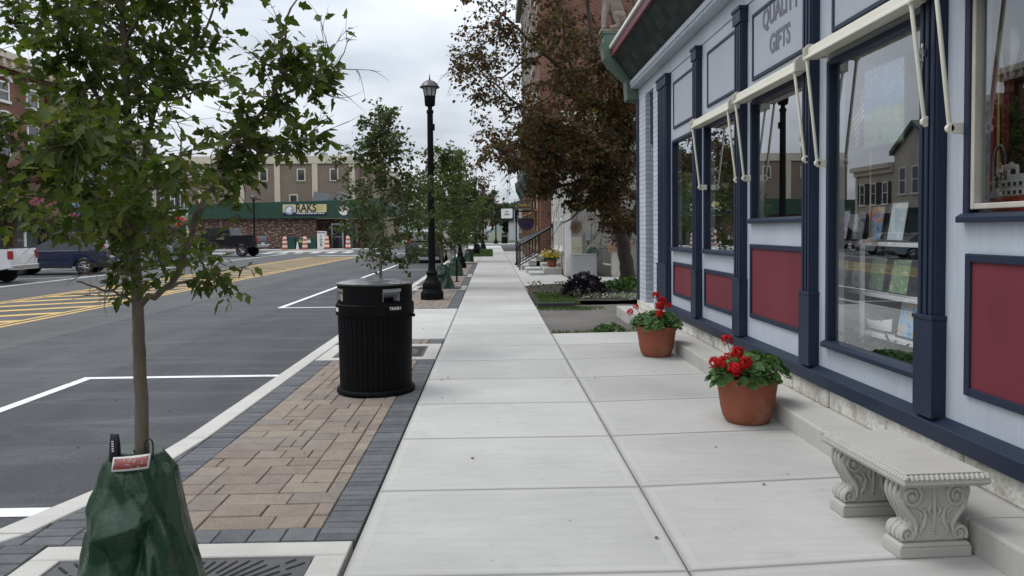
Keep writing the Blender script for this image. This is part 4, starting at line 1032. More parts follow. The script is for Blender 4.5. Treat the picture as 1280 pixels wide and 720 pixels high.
# ---- tall brick building beyond it
TB = Vector((1.95, 30.3, 0))
tb = thing('brick_storefront_building', 'tall red brick building with brown wooden shopfront and green cornice', 'building', TB)
b = MB(); b.box(1.95, 14, 30.32, 48, -.1, 14.5); part(b, 'wall', MAT_BRK, tb, TB)
b = MB()
for y in (30.9, 33.3, 35.7, 38.1, 40.5, 42.9, 45.3, 46.9): b.box(1.86, 1.95, y, y+.22, .6, 3.5)
for z in (.62, 2.3, 3.3): b.box(1.88, 1.95, 31.12, 46.9, z, z+.12)
part(b, 'shopfront', MAT_WOODB, tb, TB, .01)
b = MB(); b.box(1.915, 1.948, 31.12, 46.9, .74, 3.3); part(b, 'shop_window', GLASSF, tb, TB)
b = MB(); b.prism([(1.94, 3.5), (1.82, 3.52), (1.76, 3.75), (1.62, 3.95), (1.50, 4.1), (1.48, 4.35), (1.94, 4.42)], 'y', 30.6, 47.3)
for y in (30.62, 36, 41.4, 46.9): b.prism([(1.80, 3.3), (1.66, 3.6), (1.5, 3.9), (1.44, 4.4), (1.94, 4.44), (1.94, 3.3)], 'y', y-.02, y+.30)
part(b, 'cornice', M('cornice_green', (.055, .085, .065), .55, .2, 3), tb, TB, .01)
for z in (5.2, 8.6, 11.8):
    for k in range(7):
        y = 31.3+2.35*k; f = MB()
        f.box(1.90, 1.95, y, y+.1, z, z+2.2); f.box(1.90, 1.95, y+1.0, y+1.1, z, z+2.2); f.box(1.86, 1.95, y-.1, y+1.2, z+2.2, z+2.45); f.box(1.84, 1.95, y-.1, y+1.2, z-.14, z); f.box(1.91, 1.95, y+.1, y+1.0, z+1.05, z+1.12)
        w_ = part(f, 'window', M('grey_stone_trim', (.42, .41, .38), .7, .1), tb, TB, .01)
        g = MB(); g.box(1.925, 1.945, y+.1, y+1.0, z, z+2.2); part(g, 'pane', GLASSF, w_, TB)
b = MB(); b.box(1.6, 14, 30.2, 48.2, 14.5, 15.2); part(b, 'roof_cornice', M('cornice_green', (.055, .085, .065)), tb, TB, .02)
for y0, h, nm, lb in ((48.1, 7.5, 'far_shop_building', 'pale two storey building beyond the tall brick building'), (58.0, 6.0, 'grey_shop_building', 'low grey building near the end of the right-hand pavement')):
    BQ = Vector((2.4, y0, 0)); q = thing(nm, lb, 'building', BQ)
    b = MB(); b.box(2.4, 12, y0, y0+9.5, -.1, h); part(b, 'wall', MAT_CREAMS if h > 7 else M('grey_render', (.30, .30, .29), .8), q, BQ)
    b = MB(); b.box(2.25, 12, y0, y0+9.5, h, h+.3); part(b, 'roof_edge', MAT_ROOF, q, BQ)
    for k in range(3):
        b = MB(); b.box(2.36, 2.398, y0+.8+3*k, y0+2.6+3*k, .8, 2.8); part(b, 'window', GLASSF, q, BQ)
# entry steps with black railings, stone ledge
st = thing('entry_steps', 'concrete entry steps with black railings in front of the red brick building', 'steps', (1.1, 28.9, 0))
b = MB()
for i in range(4): b.box(.02+.28*i, 1.26, 0, 3.6, -.05, .17*(i+1))
b.build('treads', MAT_FARC, st, bev=.012)
MAT_AWNB = M('black_cover', (.006, .006, .008), .45, .2, 6)
for y in (-.08, 1.9, 3.7):
    b = MB(); X0, X1 = -.05, 1.22
    b.tube([(X0, y, -.02), (X0, y, .98)], .028, 8); b.tube([(X1, y, .0), (X1, y, 1.72)], .028, 8); b.ball((X0, y, 1.0), .04, 8, 6)
    b.tube([(X0-.05, y, .90), (X1, y, 1.66)], .035, 8); b.tube([(X0, y, .18), (X1, y, .86)], .022, 8)
    for k in range(1, 11): u = k/11; b.box(X0+(X1-X0)*u-.010, X0+(X1-X0)*u+.010, y-.010, y+.010, .18+.68*u, .90+.76*u)
    b.add([(X0-.06, y-.10, .93), (X1, y-.10, 1.69), (X1, y+.22, 1.72), (X0-.06, y+.22, .96), (X0-.06, y-.10, .85), (X1, y-.10, 1.61), (X1, y+.22, 1.64), (X0-.06, y+.22, .88)], [(0, 1, 2, 3), (4, 5, 6, 7), (0, 1, 5, 4), (2, 3, 7, 6), (1, 2, 6, 5), (0, 3, 7, 4)])
    b.build('railing', MAT_AWNB, st)
ls = thing('stone_ledge', 'low stone ledge and two broad steps at the corner of the beige building', 'steps', (1.75, 25.6, 0))
b = MB(); b.box(.0, .62, .0, 1.1, -.05, .23); b.box(.0, .62, 1.1, 2.2, -.05, .34); b.build('ledge', MAT_STEP, ls, bev=.02)
b = MB(); b.box(-.50, -.005, -.35, 1.0, -.05, .09); b.box(-.55, -.01, 1.05, 2.4, -.05, .17); b.build('step', MAT_FARC, ls, bev=.015)
# a generic clay pot
MAT_TERRA = M('terracotta', (.27, .085, .046), .72, .14, 5, 70, .001, spec=.3, dirt=((.36, .24, .18), .75))
MAT_SOILP = M('pot_soil', (.03, .022, .016), .95, .4, 30)
def clay_pot(t, r, h, n=40):
    b = MB(); k = r
    b.lathe([(k*.60, 0), (k*.66, .012*h/.38), (k*.73, h*.12), (k*.80, h*.30), (k*.86, h*.6), (k*.91, h*.84), (k*.955, h*.86), (k*.985, h*.92), (k, h*.985), (k*.985, h), (k*.92, h*.995), (k*.885, h*.9), (k*.84, h*.85)], n=n, cap=False)
    b.lathe([(0.001, .004), (k*.60, 0.0)], n=n, cap=False)
    p = b.build('pot', MAT_TERRA, t, smooth=60)
    b = MB(); b.lathe([(.001, h*.87), (k*.86, h*.87)], n=n, cap=False); b.build('soil', MAT_SOILP, p)
yp = thing('flower_pot', 'small clay pot of yellow flowers on the stone ledge by the black railing', 'flower pot', (2.06, 26.2, .232))
clay_pot(yp, .19, .24, 20); r = random.Random(21)
b = MB(); leaf_cloud(b, [(r.gauss(0, .16), r.gauss(0, .14), .25+abs(r.gauss(.08, .08))) for i in range(280)], .06, r); b.build('foliage', MAT_LEAFG, yp, recalc=False)
b = MB(); leaf_cloud(b, [(r.gauss(0, .20), r.gauss(0, .17), .33+abs(r.gauss(.05, .09))) for i in range(420)], .05, r); b.build('blooms', MAT_YEL, yp, recalc=False)
# hanging signs
MAT_SIGNY = M('sign_gold', (.42, .27, .06), .5, .2, 8)
sg = thing('gold_sign', 'black framed gold shop sign on a thin post in front of the brick building', 'sign', (1.06, 33, 0))
b = MB(); b.tube([(0, 0, 0), (0, 0, 2.34)], .03, 8); b.ball((0, 0, 2.36), .045, 8, 6); b.lathe([(.09, 0), (.04, .12)], n=8); b.build('post', MAT_BLACKM, sg)
b = MB(); b.box(.03, .72, -.05, .05, 2.40, 2.78); b.box(.03, .95, -.02, .02, 2.30, 2.36); bd = b.build('board', MAT_BLACKM, sg, bev=.008)
b = MB(); b.box(.07, .68, -.056, -.0505, 2.455, 2.74); b.box(.07, .68, -.054, -.0505, 2.412, 2.43, 0); b.build('border', M('sign_white', (.5, .48, .42), .5), bd)
b = MB(); b.box(.09, .66, -.061, -.0565, 2.475, 2.72); b.build('face', MAT_FRAMEB, bd)
b = MB()
for i, (x0, x1) in enumerate(((.12, .145), (.15, .22), (.235, .30), (.31, .37), (.38, .46), (.475, .54), (.55, .63))): b.box(x0, x1, -.066, -.0615, 2.52+.02*(i % 2), 2.68-.015*(i % 3))
b.build('gold_letters', MAT_SIGNY, bd)
ps = thing('purple_sign', 'dark purple shield shaped sign hanging below the gold shop sign', 'sign', (1.52, 33.6, 1.5))
b = MB(); b.prism([(-.36, .48), (-.36, .28), (-.25, .1), (-.08, .0), (.08, .0), (.25, .1), (.36, .28), (.36, .48), (.22, .54), (-.22, .54)], 'y', -.03, .03); b.build('board', M('sign_purple', (.045, .028, .06), .5, .15), ps, bev=.006)
b = MB(); b.prism([(-.27, .34), (-.1, .22), (-.16, .1), (.0, .18), (.16, .1), (.1, .22), (.27, .34), (.0, .26)], 'y', -.036, -.0305); b.build('emblem', M('sign_indigo', (.02, .012, .10), .5), ps)
b = MB(); b.tube([(0, 0, .54), (0.05, 0, .75), (.2, 0, .95), (.43, 0, .98)], .012, 6); b.build('bracket', MAT_BLACKM, ps)

# ================================================================== left side of the street
def fwin(parent, base, X, y0, y1, z0, z1, frame_mat, hood=None, arch=False, div=1, proud=.06, shutters=None):
    f = MB(); w_ = .09
    f.box(X-.02, X+proud, y0, y0+w_, z0, z1); f.box(X-.02, X+proud, y1-w_, y1, z0, z1); f.box(X-.02, X+proud, y0+w_, y1-w_, z1-w_, z1); f.box(X-.02, X+proud+.05, y0-.06, y1+.06, z0-.12, z0+.0)
    f.box(X-.02, X+proud-.01, y0+w_, y1-w_, (z0+z1)/2-.03, (z0+z1)/2+.03)
    for k in range(1, div): yy = y0+(y1-y0)*k/div; f.box(X-.02, X+proud-.01, yy-.03, yy+.03, z0, z1-w_)
    w = part(f, 'window', frame_mat, parent, base)
    g = MB(); g.box(X-.02, X+.02, y0+w_, y1-w_, z0, z1-w_); part(g, 'pane', GLASSF, w, base)
    if hood:
        h = MB(); c = (y0+y1)/2; hw = (y1-y0)/2+.12
        if arch:
            pts = [(c+hw*math.cos(a), z1+.02+.34*math.sin(a)) for a in [math.pi*i/8 for i in range(9)]]
            inn = [(c+(hw-.16)*math.cos(a), z1+.02+.18*math.sin(a)) for a in [math.pi*i/8 for i in range(9)]]
            for i in range(8): h.prism([pts[i], pts[i+1], inn[i+1], inn[i]], 'x', X, X+.16)
        else: h.box(X, X+.2, c-hw, c+hw, z1+.003, z1+.25); h.box(X, X+.26, c-hw-.05, c+hw+.05, z1+.253, z1+.33)
        part(h, 'hood', hood, w, base)
    if shutters:
        s = MB(); s.box(X, X+.05, y0-.42, y0-.02, z0, z1); s.box(X, X+.05, y1+.02, y1+.42, z0, z1); part(s, 'shutter', shutters, w, base)
LX = -23.0
A = Vector((LX, 30, 0)); ba = thing('brick_block', 'long three storey brick block with arched white window heads across the street', 'building', A)
b = MB(); b.box(-42, LX, 16, 41.0, -.1, 9.35); part(b, 'wall', MAT_BRK, ba, A)
for q in (40.1, 30.0, 20.0): b = MB(); b.box(LX+.004, LX+.2, q, q+.85, 0, 9.17); part(b, 'pier', MAT_BRKD, ba, A)
b = MB(); b.box(-42, LX+.55, 15.9, 41.1, 9.72, 10.05); b.box(LX, LX+.35, 16, 41.1, 9.36, 9.72)
y = 16.2
while y < 41: b.box(LX+.351, LX+.5, y, y+.18, 9.42, 9.72); y += .62
part(b, 'cornice', MAT_TRIMC, ba, A, .01)
b = MB(); b.box(LX, LX+.2, 16, 41.0, 9.18, 9.355); b.box(LX, LX+.14, 16, 40, 4.1, 4.4); part(b, 'brick_band', MAT_BRKD, ba, A)
for k in range(10):
    y = 17.1+2.33*k+(.4 if k > 5 else 0)
    fwin(ba, A, LX, y, y+1.0, 7.85, 8.75, MAT_WHITE, MAT_WHITE, True)
    fwin(ba, A, LX, y, y+1.0, 5.2, 7.0, MAT_WHITE, MAT_WHITE, True)
b = MB()
for k in range(9): b.box(LX+.0, LX+.35, 16.3+2.9*k, 16.6+2.9*k, 0, 3.4)
b.box(LX, LX+.4, 16, 40.0, 3.4, 4.05); part(b, 'shopfront', MAT_WOODD, ba, A)
b = MB(); b.box(LX, LX+.06, 16.6, 40, .5, 3.39); part(b, 'shop_window', GLASSF, ba, A)
b = MB(); b.prism([(LX+.41, 3.35), (LX+1.7, 2.45), (LX+1.7, 2.25), (LX+.41, 2.25)], 'y', 36.0, 40.0); part(b, 'red_awning', M('awning_red', (.16, .014, .03), .7, .15), ba, A)
for k in range(5): b = MB(); b.tube([(LX+.9, 17+4.9*k, 0), (LX+.9, 17+4.9*k, 2.2)], .06, 8); part(b, 'porch_post', MAT_WHITE, ba, A)

B1 = Vector((LX, 44, 0)); b1_ = thing('stone_block', 'tan stucco building with tall dark hooded windows next to the brick block', 'building', B1)
b = MB(); b.box(-40, LX, 41.03, 47.3, -.1, 8.4); part(b, 'wall', MAT_TANST, b1_, B1)
b = MB(); b.box(-40, LX+.6, 41.12, 47.3, 8.402, 8.8); b.box(LX, LX+.3, 41.12, 47.3, 8.0, 8.40); part(b, 'cornice', MAT_TRIMC, b1_, B1, .02)
for q in (41.03, 46.9): b = MB(); b.box(LX+.003, LX+.08, q, q+.4, 0, 8.0); part(b, 'corner_trim', MAT_TRIMC, b1_, B1)
for k in range(3): fwin(b1_, B1, LX, 41.9+1.75*k, 43.1+1.75*k, 4.6, 7.1, MAT_BLACKP, MAT_FRAMEB)
b = MB(); b.box(LX+.003, LX+.07, 41.6, 46.8, .5, 2.6); part(b, 'shop_window', GLASSF, b1_, B1)
b = MB(); b.prism([(LX+.08, 3.2), (LX+1.5, 2.4), (LX+1.5, 2.2), (LX+.08, 2.2)], 'y', 41.6, 46.8); part(b, 'blue_awning', M('awning_blue', (.10, .20, .36), .7, .15), b1_, B1)

B2 = Vector((LX, 50, 0)); b2_ = thing('gabled_building', 'cream clapboard building with a gabled roof line', 'building', B2)
b = MB(); b.prism([(47.35, -.1), (52.6, -.1), (52.6, 6.6), (49.97, 8.3), (47.35, 6.6)], 'x', -38, LX); part(b, 'wall', MAT_CREAMS, b2_, B2)
b = MB(); b.prism([(47.2, 6.5), (49.97, 8.3), (52.75, 6.5), (52.75, 6.8), (49.97, 8.6), (47.2, 6.8)], 'x', -38, LX+.3); part(b, 'roof', M('roof_grey_green', (.10, .12, .11), .8), b2_, B2)
for k in range(3): fwin(b2_, B2, LX, 47.8+1.6*k, 48.7+1.6*k, 3.8, 5.6, MAT_WHITE, None)
b = MB(); b.box(LX+.003, LX+.08, 47.7, 52.3, .5, 2.8); part(b, 'shop_window', GLASSF, b2_, B2)

B3 = Vector((LX, 55, 0)); b3_ = thing('shuttered_building', 'low cream clapboard building with dark shuttered windows at the corner', 'building', B3)
b = MB(); b.box(-38, LX, 52.65, 58.1, -.1, 5.7); part(b, 'wall', MAT_CREAMS, b3_, B3)
b = MB(); b.box(-38, LX+.4, 52.65, 58.4, 5.702, 6.05); b.box(LX, LX+.2, 52.65, 58.2, 5.35, 5.7); b.box(LX+.003, LX+.08, 57.8, 58.13, 0, 5.35); part(b, 'cornice', MAT_TRIMC, b3_, B3, .02)
for k in range(3): fwin(b3_, B3, LX, 53.35+1.68*k, 54.15+1.68*k, 3.2, 4.75, MAT_WHITE, None, shutters=MAT_FRAMEB)
b = MB(); b.box(LX+.003, LX+.08, 53, 57.6, .5, 2.5); part(b, 'shop_window', GLASSF, b3_, B3)

# ---- the lumber store at the corner
RB = Vector((-17, 69.5, 0)); rk = thing('lumber_store', 'single storey brick store with green fascia and a RAKS sign', 'store', RB)
YR = 69.5
def rx(px): return at(px, 290, Y=YR).x
def rz(py, px=400): return at(px, py, Y=YR).z
b = MB(); b.box(rx(230), rx(395), YR, 80, -.1, 3.0); b.box(rx(395)+.005, rx(455), YR+1.8, 80, -.1, 3.0); part(b, 'wall', MAT_BRKM, rk, RB)
b = MB(); b.prism([(rx(225), 2.75), (rx(484), 2.75), (rx(484), 4.45), (rx(225), 4.05)], 'y', YR-.6, YR+.0); b.box(rx(225), rx(484), YR+.002, YR+10, 3.01, 4.0); part(b, 'fascia', MAT_GREENF, rk, RB, .02)
b = MB(); b.box(rx(395)+.1, rx(480), YR-.5, YR+1.75, 2.70, 2.748); part(b, 'soffit', MAT_TRIMC, rk, RB)
b = MB(); x0, x1 = rx(409), rx(425); yq = YR+1.68
for q in ((x0, x0+.16, 0, 2.3), (x1-.16, x1, 0, 2.3), (x0+.16, x1-.16, 2.14, 2.3), (x1+.35, x1+.5, .5, 2.3), (x1+1.15, x1+1.3, .5, 2.3)): b.box(q[0], q[1], yq, YR+1.79, q[2], q[3])
b.box(x0+.16, x1-.16, yq+.03, YR+1.79, 1.0, 1.08); dd = part(b, 'door', MAT_CHROME, rk, RB)
b = MB(); b.box(x0+.16, x1-.16, yq+.05, YR+1.79, 0, 2.14); b.box(x1+.5, x1+1.15, yq+.05, YR+1.79, .5, 2.3); part(b, 'pane', GLASSF, dd, RB)
for px in (437, 470): b = MB(); b.box(rx(px), rx(px)+.3, YR-.4, YR-.1, 0, 2.75); part(b, 'column', M('fascia_green_paint', (.028, .07, .05)), rk, RB)
# sign
sx0, sx1 = rx(356.5), rx(410.5); sz1, sz0 = rz(255.8, 380), rz(269, 380); ys = YR-.66; zb = sz0+(sz1-sz0)*.26
b = MB(); b.box(sx0, sx1, ys, YR-.605, zb, sz1); sgn = part(b, 'sign_board', M('sign_pale_yellow', (.62, .55, .30), .5, .05), rk, RB)
b = MB(); b.box(sx0, sx1, ys+.001, YR-.606, sz0, zb-.002); part(b, 'sign_base', M('sign_navy', (.012, .02, .07), .5), sgn, RB)
text('sign_letters', 'RAKS', .98, M('sign_black', (.02, .02, .03), .5), sgn, ((sx0+sx1)/2+.12, ys-.004, (zb+sz1)/2), (1, 0, 0), (0, 0, 1), .003, sx=.80, bold=.03, base=RB)
b = MB(); r = random.Random(6); x = sx0+1.25
while x < sx1-.2: l = r.uniform(.06, .16); b.box(x, x+l, ys-.004, ys, sz0+.10, sz0+.20); x += l+r.choice((.035, .035, .10))
part(b, 'sign_small_line', MAT_WHITE, sgn, RB)
b = MB()
for i in range(3): b.box(sx1-.95, sx1-.16-.1*i, ys-.004, ys-.0005, sz1-.20-.17*i, sz1-.12-.17*i)
part(b, 'sign_side_lines', M('sign_ochre', (.50, .36, .10), .5), sgn, RB)
b = MB(); cxs, czs = sx0+.58, (sz0+sz1)/2-.02; b.lathe([(.42, -.035), (.42, -.004)], (cxs, ys, czs), 28, axis='y'); em = part(b, 'sign_emblem', M('emblem_blue_grey', (.25, .32, .45), .5, .3, 3), sgn, RB)
b = MB(); b.prism([(cxs-.3, czs+.05), (cxs+.05, czs+.32), (cxs+.3, czs+.1), (cxs+.1, czs), (cxs+.2, czs-.25), (cxs-.25, czs-.2)], 'y', ys-.042, ys-.0355); part(b, 'emblem_shape', MAT_WHITE, em, RB)
b = MB(); b.lathe([(.45, -.06), (.45, -.002)], (rx(432), YR-.602, rz(263, 432)), 26, axis='y'); rs2 = part(b, 'round_sign', MAT_WHITE, rk, RB)
b = MB(); b.prism([(rx(432)-.2, rz(263, 432)-.25), (rx(432)+.25, rz(263, 432)+.1), (rx(432)+.05, rz(263, 432)+.28)], 'y', YR-.668, YR-.6625); part(b, 'emblem_shape', MAT_FRAMEB, rs2, RB)

TY = 76.0; T = Vector((-21, TY, 0)); tn = thing('tan_upper_building', 'large tan sided building with cream pilasters behind the lumber store', 'building', T)
def tx(px): return at(px, 240, Y=TY).x
def tz(py): return at(340, py, Y=TY).z
b = MB(); b.box(tx(225), tx(445), TY, 100, -.1, tz(205)); b.box(tx(445), tx(462), TY+2.5, 100, -.1, tz(207)); part(b, 'wall', MAT_TANS, tn, T)
b = MB(); b.box(tx(225), tx(445)+.15, TY-.15, 100, tz(205)+.002, tz(195)); b.box(tx(445)+.16, tx(462)+.1, TY+2.4, 100, tz(206), tz(197))
part(b, 'parapet', MAT_TRIMC, tn, T, .02)
for px in (252, 302, 347, 394, 440.5): b = MB(); b.box(tx(px)-.27, tx(px)+.27, TY-.12, TY, 0, tz(205)); part(b, 'pilaster', MAT_TRIMC, tn, T)
for x, y0, y1 in ((377, 211, 227), (367, 243, 254), (330, 211, 227), (281, 211, 227), (418, 211, 227)):
    f = MB(); a0, a1, z0, z1 = tx(x-5.5), tx(x+5.5), tz(y1), tz(y0)
    for q in ((a0, a0+.12, z0, z1), (a1-.12, a1, z0, z1), (a0+.12, a1-.12, z1-.12, z1), (a0+.12, a1-.12, z0, z0+.1)): f.box(q[0], q[1], TY-.1, TY, q[2], q[3])
    if x not in (377, 367): f.v = f.v
    w_ = part(f, 'window', MAT_TRIMC, tn, T); g = MB(); g.box(a0+.1, a1-.1, TY-.05, TY, z0+.05, z1-.1); part(g, 'pane', GLASSF, w_, T)
for x, y0, y1 in ((450, 220, 232), (451, 245, 253)):
    f = MB(); a0, a1, z0, z1 = tx(x-3.5), tx(x+3.5), tz(y1), tz(y0); f.box(a0, a1, TY+2.35, TY+2.5, z0, z1); w_ = part(f, 'window', MAT_TRIMC, tn, T)
    g = MB(); g.box(a0+.1, a1-.1, TY+2.30, TY+2.349, z0+.1, z1-.1); part(g, 'pane', GLASSF, w_, T)
b = MB(); x = tx(462); b.box(x-.9, x+.4, TY+4, TY+6, tz(197)-.5, tz(182)); b.box(x-1.05, x+.55, TY+3.85, TY+6.1, tz(182), tz(178)); part(b, 'roof_tower', MAT_TRIMC, tn, T, .03)
for q in ((362, 376), (398, 404)): b = MB(); b.box(tx(q[0]), tx(q[1]), TY+1, TY+2.5, tz(195), tz(189.5)); part(b, 'roof_unit', M('unit_grey', (.2, .21, .22), .5), tn, T)
# grey lean-to roofs over the store seen in front of the tan wall
for q in ((383, 405), (412, 428)): b = MB(); b.prism([(rx(q[0]), 4.02), (rx(q[1]), 4.02), (rx(q[1]-3), 5.1), (rx(q[0]+4), 5.3)], 'y', YR+2, YR+5.5); part(b, 'roof_hood', M('unit_grey', (.2, .21, .22), .5), rk, RB)
# ================================================================== street furniture
# ---- trash can
tc_ = thing('trash_can', 'tall black slatted metal trash can with open hood on the brick paving', 'trash can', (-1.115, 7.23, 0))
RC = .348
b = MB(); b.lathe([(RC*.90, .05), (RC*.92, .72)], n=40); b.build('liner', MAT_BLACKP, tc_, smooth=40)
b = MB(); n = 44
for k in range(n):
    a = 2*math.pi*k/n; m = Matrix.Rotation(a, 4, 'Z'); s0 = len(b.v); wv = RC*2*math.pi/n*.455
    b.add([(RC-.028, -wv, .05), (RC-.028, wv, .05), (RC-.012, wv, .05), (RC-.012, -wv, .05), (RC-.018, -wv, .74), (RC-.018, wv, .74), (RC+.0, wv, .74), (RC+.0, -wv, .74)],
          [(0, 3, 2, 1), (4, 5, 6, 7), (0, 1, 5, 4), (1, 2, 6, 5), (2, 3, 7, 6), (3, 0, 4, 7)]); b.xf(m, s0)
b.build('slats', MAT_BLACKM, tc_, bev=.003)
b = MB(); b.lathe([(RC-.03, .0), (RC+.012, .0), (RC+.02, .012), (RC+.02, .035), (RC+.008, .05), (RC-.03, .05)], n=56); b.lathe([(RC-.2, .03), (RC-.03, .03)], n=40, cap=False); b.build('base_ring', MAT_BLACKM, tc_, smooth=40)
b = MB(); b.lathe([(RC-.03, .735), (RC+.016, .735), (RC+.018, .742), (RC+.018, .835), (RC+.010, .842), (RC-.03, .842)], n=64, cap=False); b.build('band', MAT_BLACKM, tc_, smooth=40)
# hood wall with two openings
OPEN = [(-88+34, 15), (-90-62, 15)]
def in_open(a):
    return any(abs(((a-c+180) % 360)-180) < w_ for c, w_ in OPEN)
b = MB(); n = 144; RH = RC+.002; TK = .010
def seg(a0, a1, z0, z1):
    p = [(r_*math.cos(R(a)), r_*math.sin(R(a))) for r_, a in ((RH, a0), (RH, a1), (RH-TK, a1), (RH-TK, a0))]
    b.prism(p, 'z', z0, z1)
for k in range(n):
    a0, a1 = 360*k/n, 360*(k+1)/n; c = (a0+a1)/2
    if in_open(c): seg(a0, a1, .842, .865); seg(a0, a1, .985, 1.022)
    else: seg(a0, a1, .842, 1.022)
b.build('hood', MAT_BLACKM, tc_)
b = MB(); b.lathe([(RC+.012, 1.015), (RC+.014, 1.03), (RC-.01, 1.036), (RC*.8, 1.052), (RC*.45, 1.066), (.04, 1.072), (.001, 1.072)], n=64, cap=False); b.lathe([(RC+.012, 1.015), (.001, 1.0)], n=64, cap=False); b.build('lid', M('lid_black', (.035, .036, .038), .30, .25, 5, 60, .0008, spec=.9, coat=.6), tc_, smooth=50)
b = MB(); b.lathe([(RC*.62, .72), (RC*.62, 1.0)], n=30); b.build('inner_bin', MAT_FRAMEB, tc_)
MAT_CHUTE = M('chute_grey', (.30, .31, .32), .4, .12, 8)
for i, (c, w_) in enumerate(OPEN):
    m = Matrix.Rotation(R(c), 4, 'Z'); b = MB(); hw = RC*math.sin(R(w_))
    ro, ri = RC*.965, RC*.70
    b.add([(ro, -hw, .972), (ro, hw, .972), (ri, hw*.7, .90), (ri, -hw*.7, .90)], [(0, 1, 2, 3)]); b.add([(ro, -hw, .985), (ro, hw, .985), (ro, hw, .955), (ro, -hw, .955)], [(0, 1, 2, 3)])
    b.add([(ro, -hw, .975), (ri, -hw*.7, .91), (ri, -hw*.7, .868), (ro, -hw, .868)], [(0, 1, 2, 3)]); b.add([(ro, hw, .975), (ri, hw*.7, .91), (ri, hw*.7, .868), (ro, hw, .868)], [(0, 1, 2, 3)])
    o = b.xf(m).build('chute', MAT_CHUTE, tc_); o.modifiers.new('th', 'SOLIDIFY').thickness = .004
def on_band(a, z, rad): return Vector((rad*math.cos(R(a)), rad*math.sin(R(a)), z))
a = -90+38.0
text('lettering', 'TRASH', .040, MAT_WHITE, tc_, on_band(a, .805, RC+.0205), (-math.sin(R(a)), math.cos(R(a)), 0), (0, 0, 1), .0006, bold=.0006)
a = -90-62; tn_ = Vector((-math.sin(R(a)), math.cos(R(a)), 0)); p = on_band(a, .79, RC+.0195); b = MB(); b.add([p-tn_*.035-Vector((0, 0, .018)), p+tn_*.035-Vector((0, 0, .018)), p+tn_*.035+Vector((0, 0, .018)), p-tn_*.035+Vector((0, 0, .018))], [(0, 1, 2, 3)])
o = b.build('sticker', MAT_WHITE, tc_); o.modifiers.new('th', 'SOLIDIFY').thickness = .002
b = MB(); a = -12; p = on_band(a, .722, RC+.03); b.tube([on_band(a, .722, RC-.01), p], .012, 8); b.ball(p, .018, 8, 6)
for a in (-52, -40, -30): b.ball(on_band(a, .73, RC+.016), .007, 6, 5)
b.build('latch', MAT_BLACKM, tc_)
cup = thing('paper_cup', 'crumpled tan and white paper waste in the left opening of the trash can', 'litter', (-1.115+RC*.86*math.cos(R(OPEN[1][0])), 7.23+RC*.86*math.sin(R(OPEN[1][0])), .866))
b = MB(); r = random.Random(8)
b.lathe([(.028, 0), (.034, .03), (.04, .055)], (0, 0, 0), 12); b.build('cup', M('paper_white', (.55, .5, .42), .7), cup)
b = MB(); b.ball((.012, -.01, .05), (.036, .03, .03), 9, 6)
for i in range(len(b.v)): v = Vector(b.v[i]); b.v[i] = tuple(v*(1+r.uniform(-.15, .2)))
b.build('wrapper', M('wrapper_tan', (.40, .22, .07), .7, .3), cup)

# ---- lamp posts
MAT_LANT = M('lantern_glass', (.30, .30, .29), .25, .08, 5)
def lamp(loc, label, group='black lantern street lamps', rz=0):
    t = thing('street_lamp', label, 'street lamp', loc, rz, group)
    b = MB(); b.lathe([(.265, 0), (.265, .15), (.245, .17), (.235, .20), (.215, .22), (.225, .30), (.21, .36), (.16, .42), (.125, .50), (.115, .54), (.135, .56), (.135, .60), (.10, .63), (.085, .70)], n=8, a0=R(22.5)); b.build('base', MAT_BLACKM, t, bev=.01)
    b = MB(); b.lathe([(.079, .6), (.070, 2.4), (.064, 4.14)], n=16); b.lathe([(.078, 4.10), (.078, 4.16), (.05, 4.17), (.05, 4.26)], n=16); b.lathe([(.09, .95), (.09, 1.0)], n=16); b.box(.06, .10, -.03, .03, 3.72, 3.86); b.build('post', MAT_BLACKM, t, smooth=40)
    b = MB(); b.lathe([(.095, 4.25), (.112, 4.27), (.122, 4.46), (.13, 4.465), (.05, 4.467)], n=16); hd = b.build('head', MAT_BLACKM, t, smooth=40)
    b = MB(); b.lathe([(.118, 4.466), (.152, 4.652)], n=8, a0=R(22.5)); b.build('lantern', MAT_LANT, hd)
    b = MB()
    for k in range(8): a = R(22.5+45*k); b.tube([(.121*math.cos(a), .121*math.sin(a), 4.464), (.155*math.cos(a), .155*math.sin(a), 4.655)], .009, 5)
    b.build('cage', MAT_BLACKM, hd)
    b = MB(); b.lathe([(.10, 4.652), (.215, 4.654), (.22, 4.668), (.20, 4.685), (.165, 4.74), (.11, 4.79), (.05, 4.815), (.022, 4.83), (.014, 4.87), (.004, 4.95)], n=24); b.build('cap', M('lamp_cap', (.03, .031, .036), .35, .15, 6), hd, smooth=50)
    return t
lp = lamp((-1.335, 16.85, 0), 'tallest black lantern street lamp, standing behind the trash can')
for loc, lb in (((-1.3, 31.0, 0), 'second black street lamp along the kerb, half hidden by sapling leaves'), ((-1.0, 46.5, 0), 'third black street lamp along the kerb, beside a green banner'), ((-.72, 62.0, 0), 'black street lamp just past the third one, partly behind it'), ((.45, 85.6, 0), 'farthest black street lamp, across the side street at the end of the pavement'), ((-20.9, 67.5, 0), 'black street lamp by the lumber store corner across the street')):
    dup(lp, location=loc, label=lb)
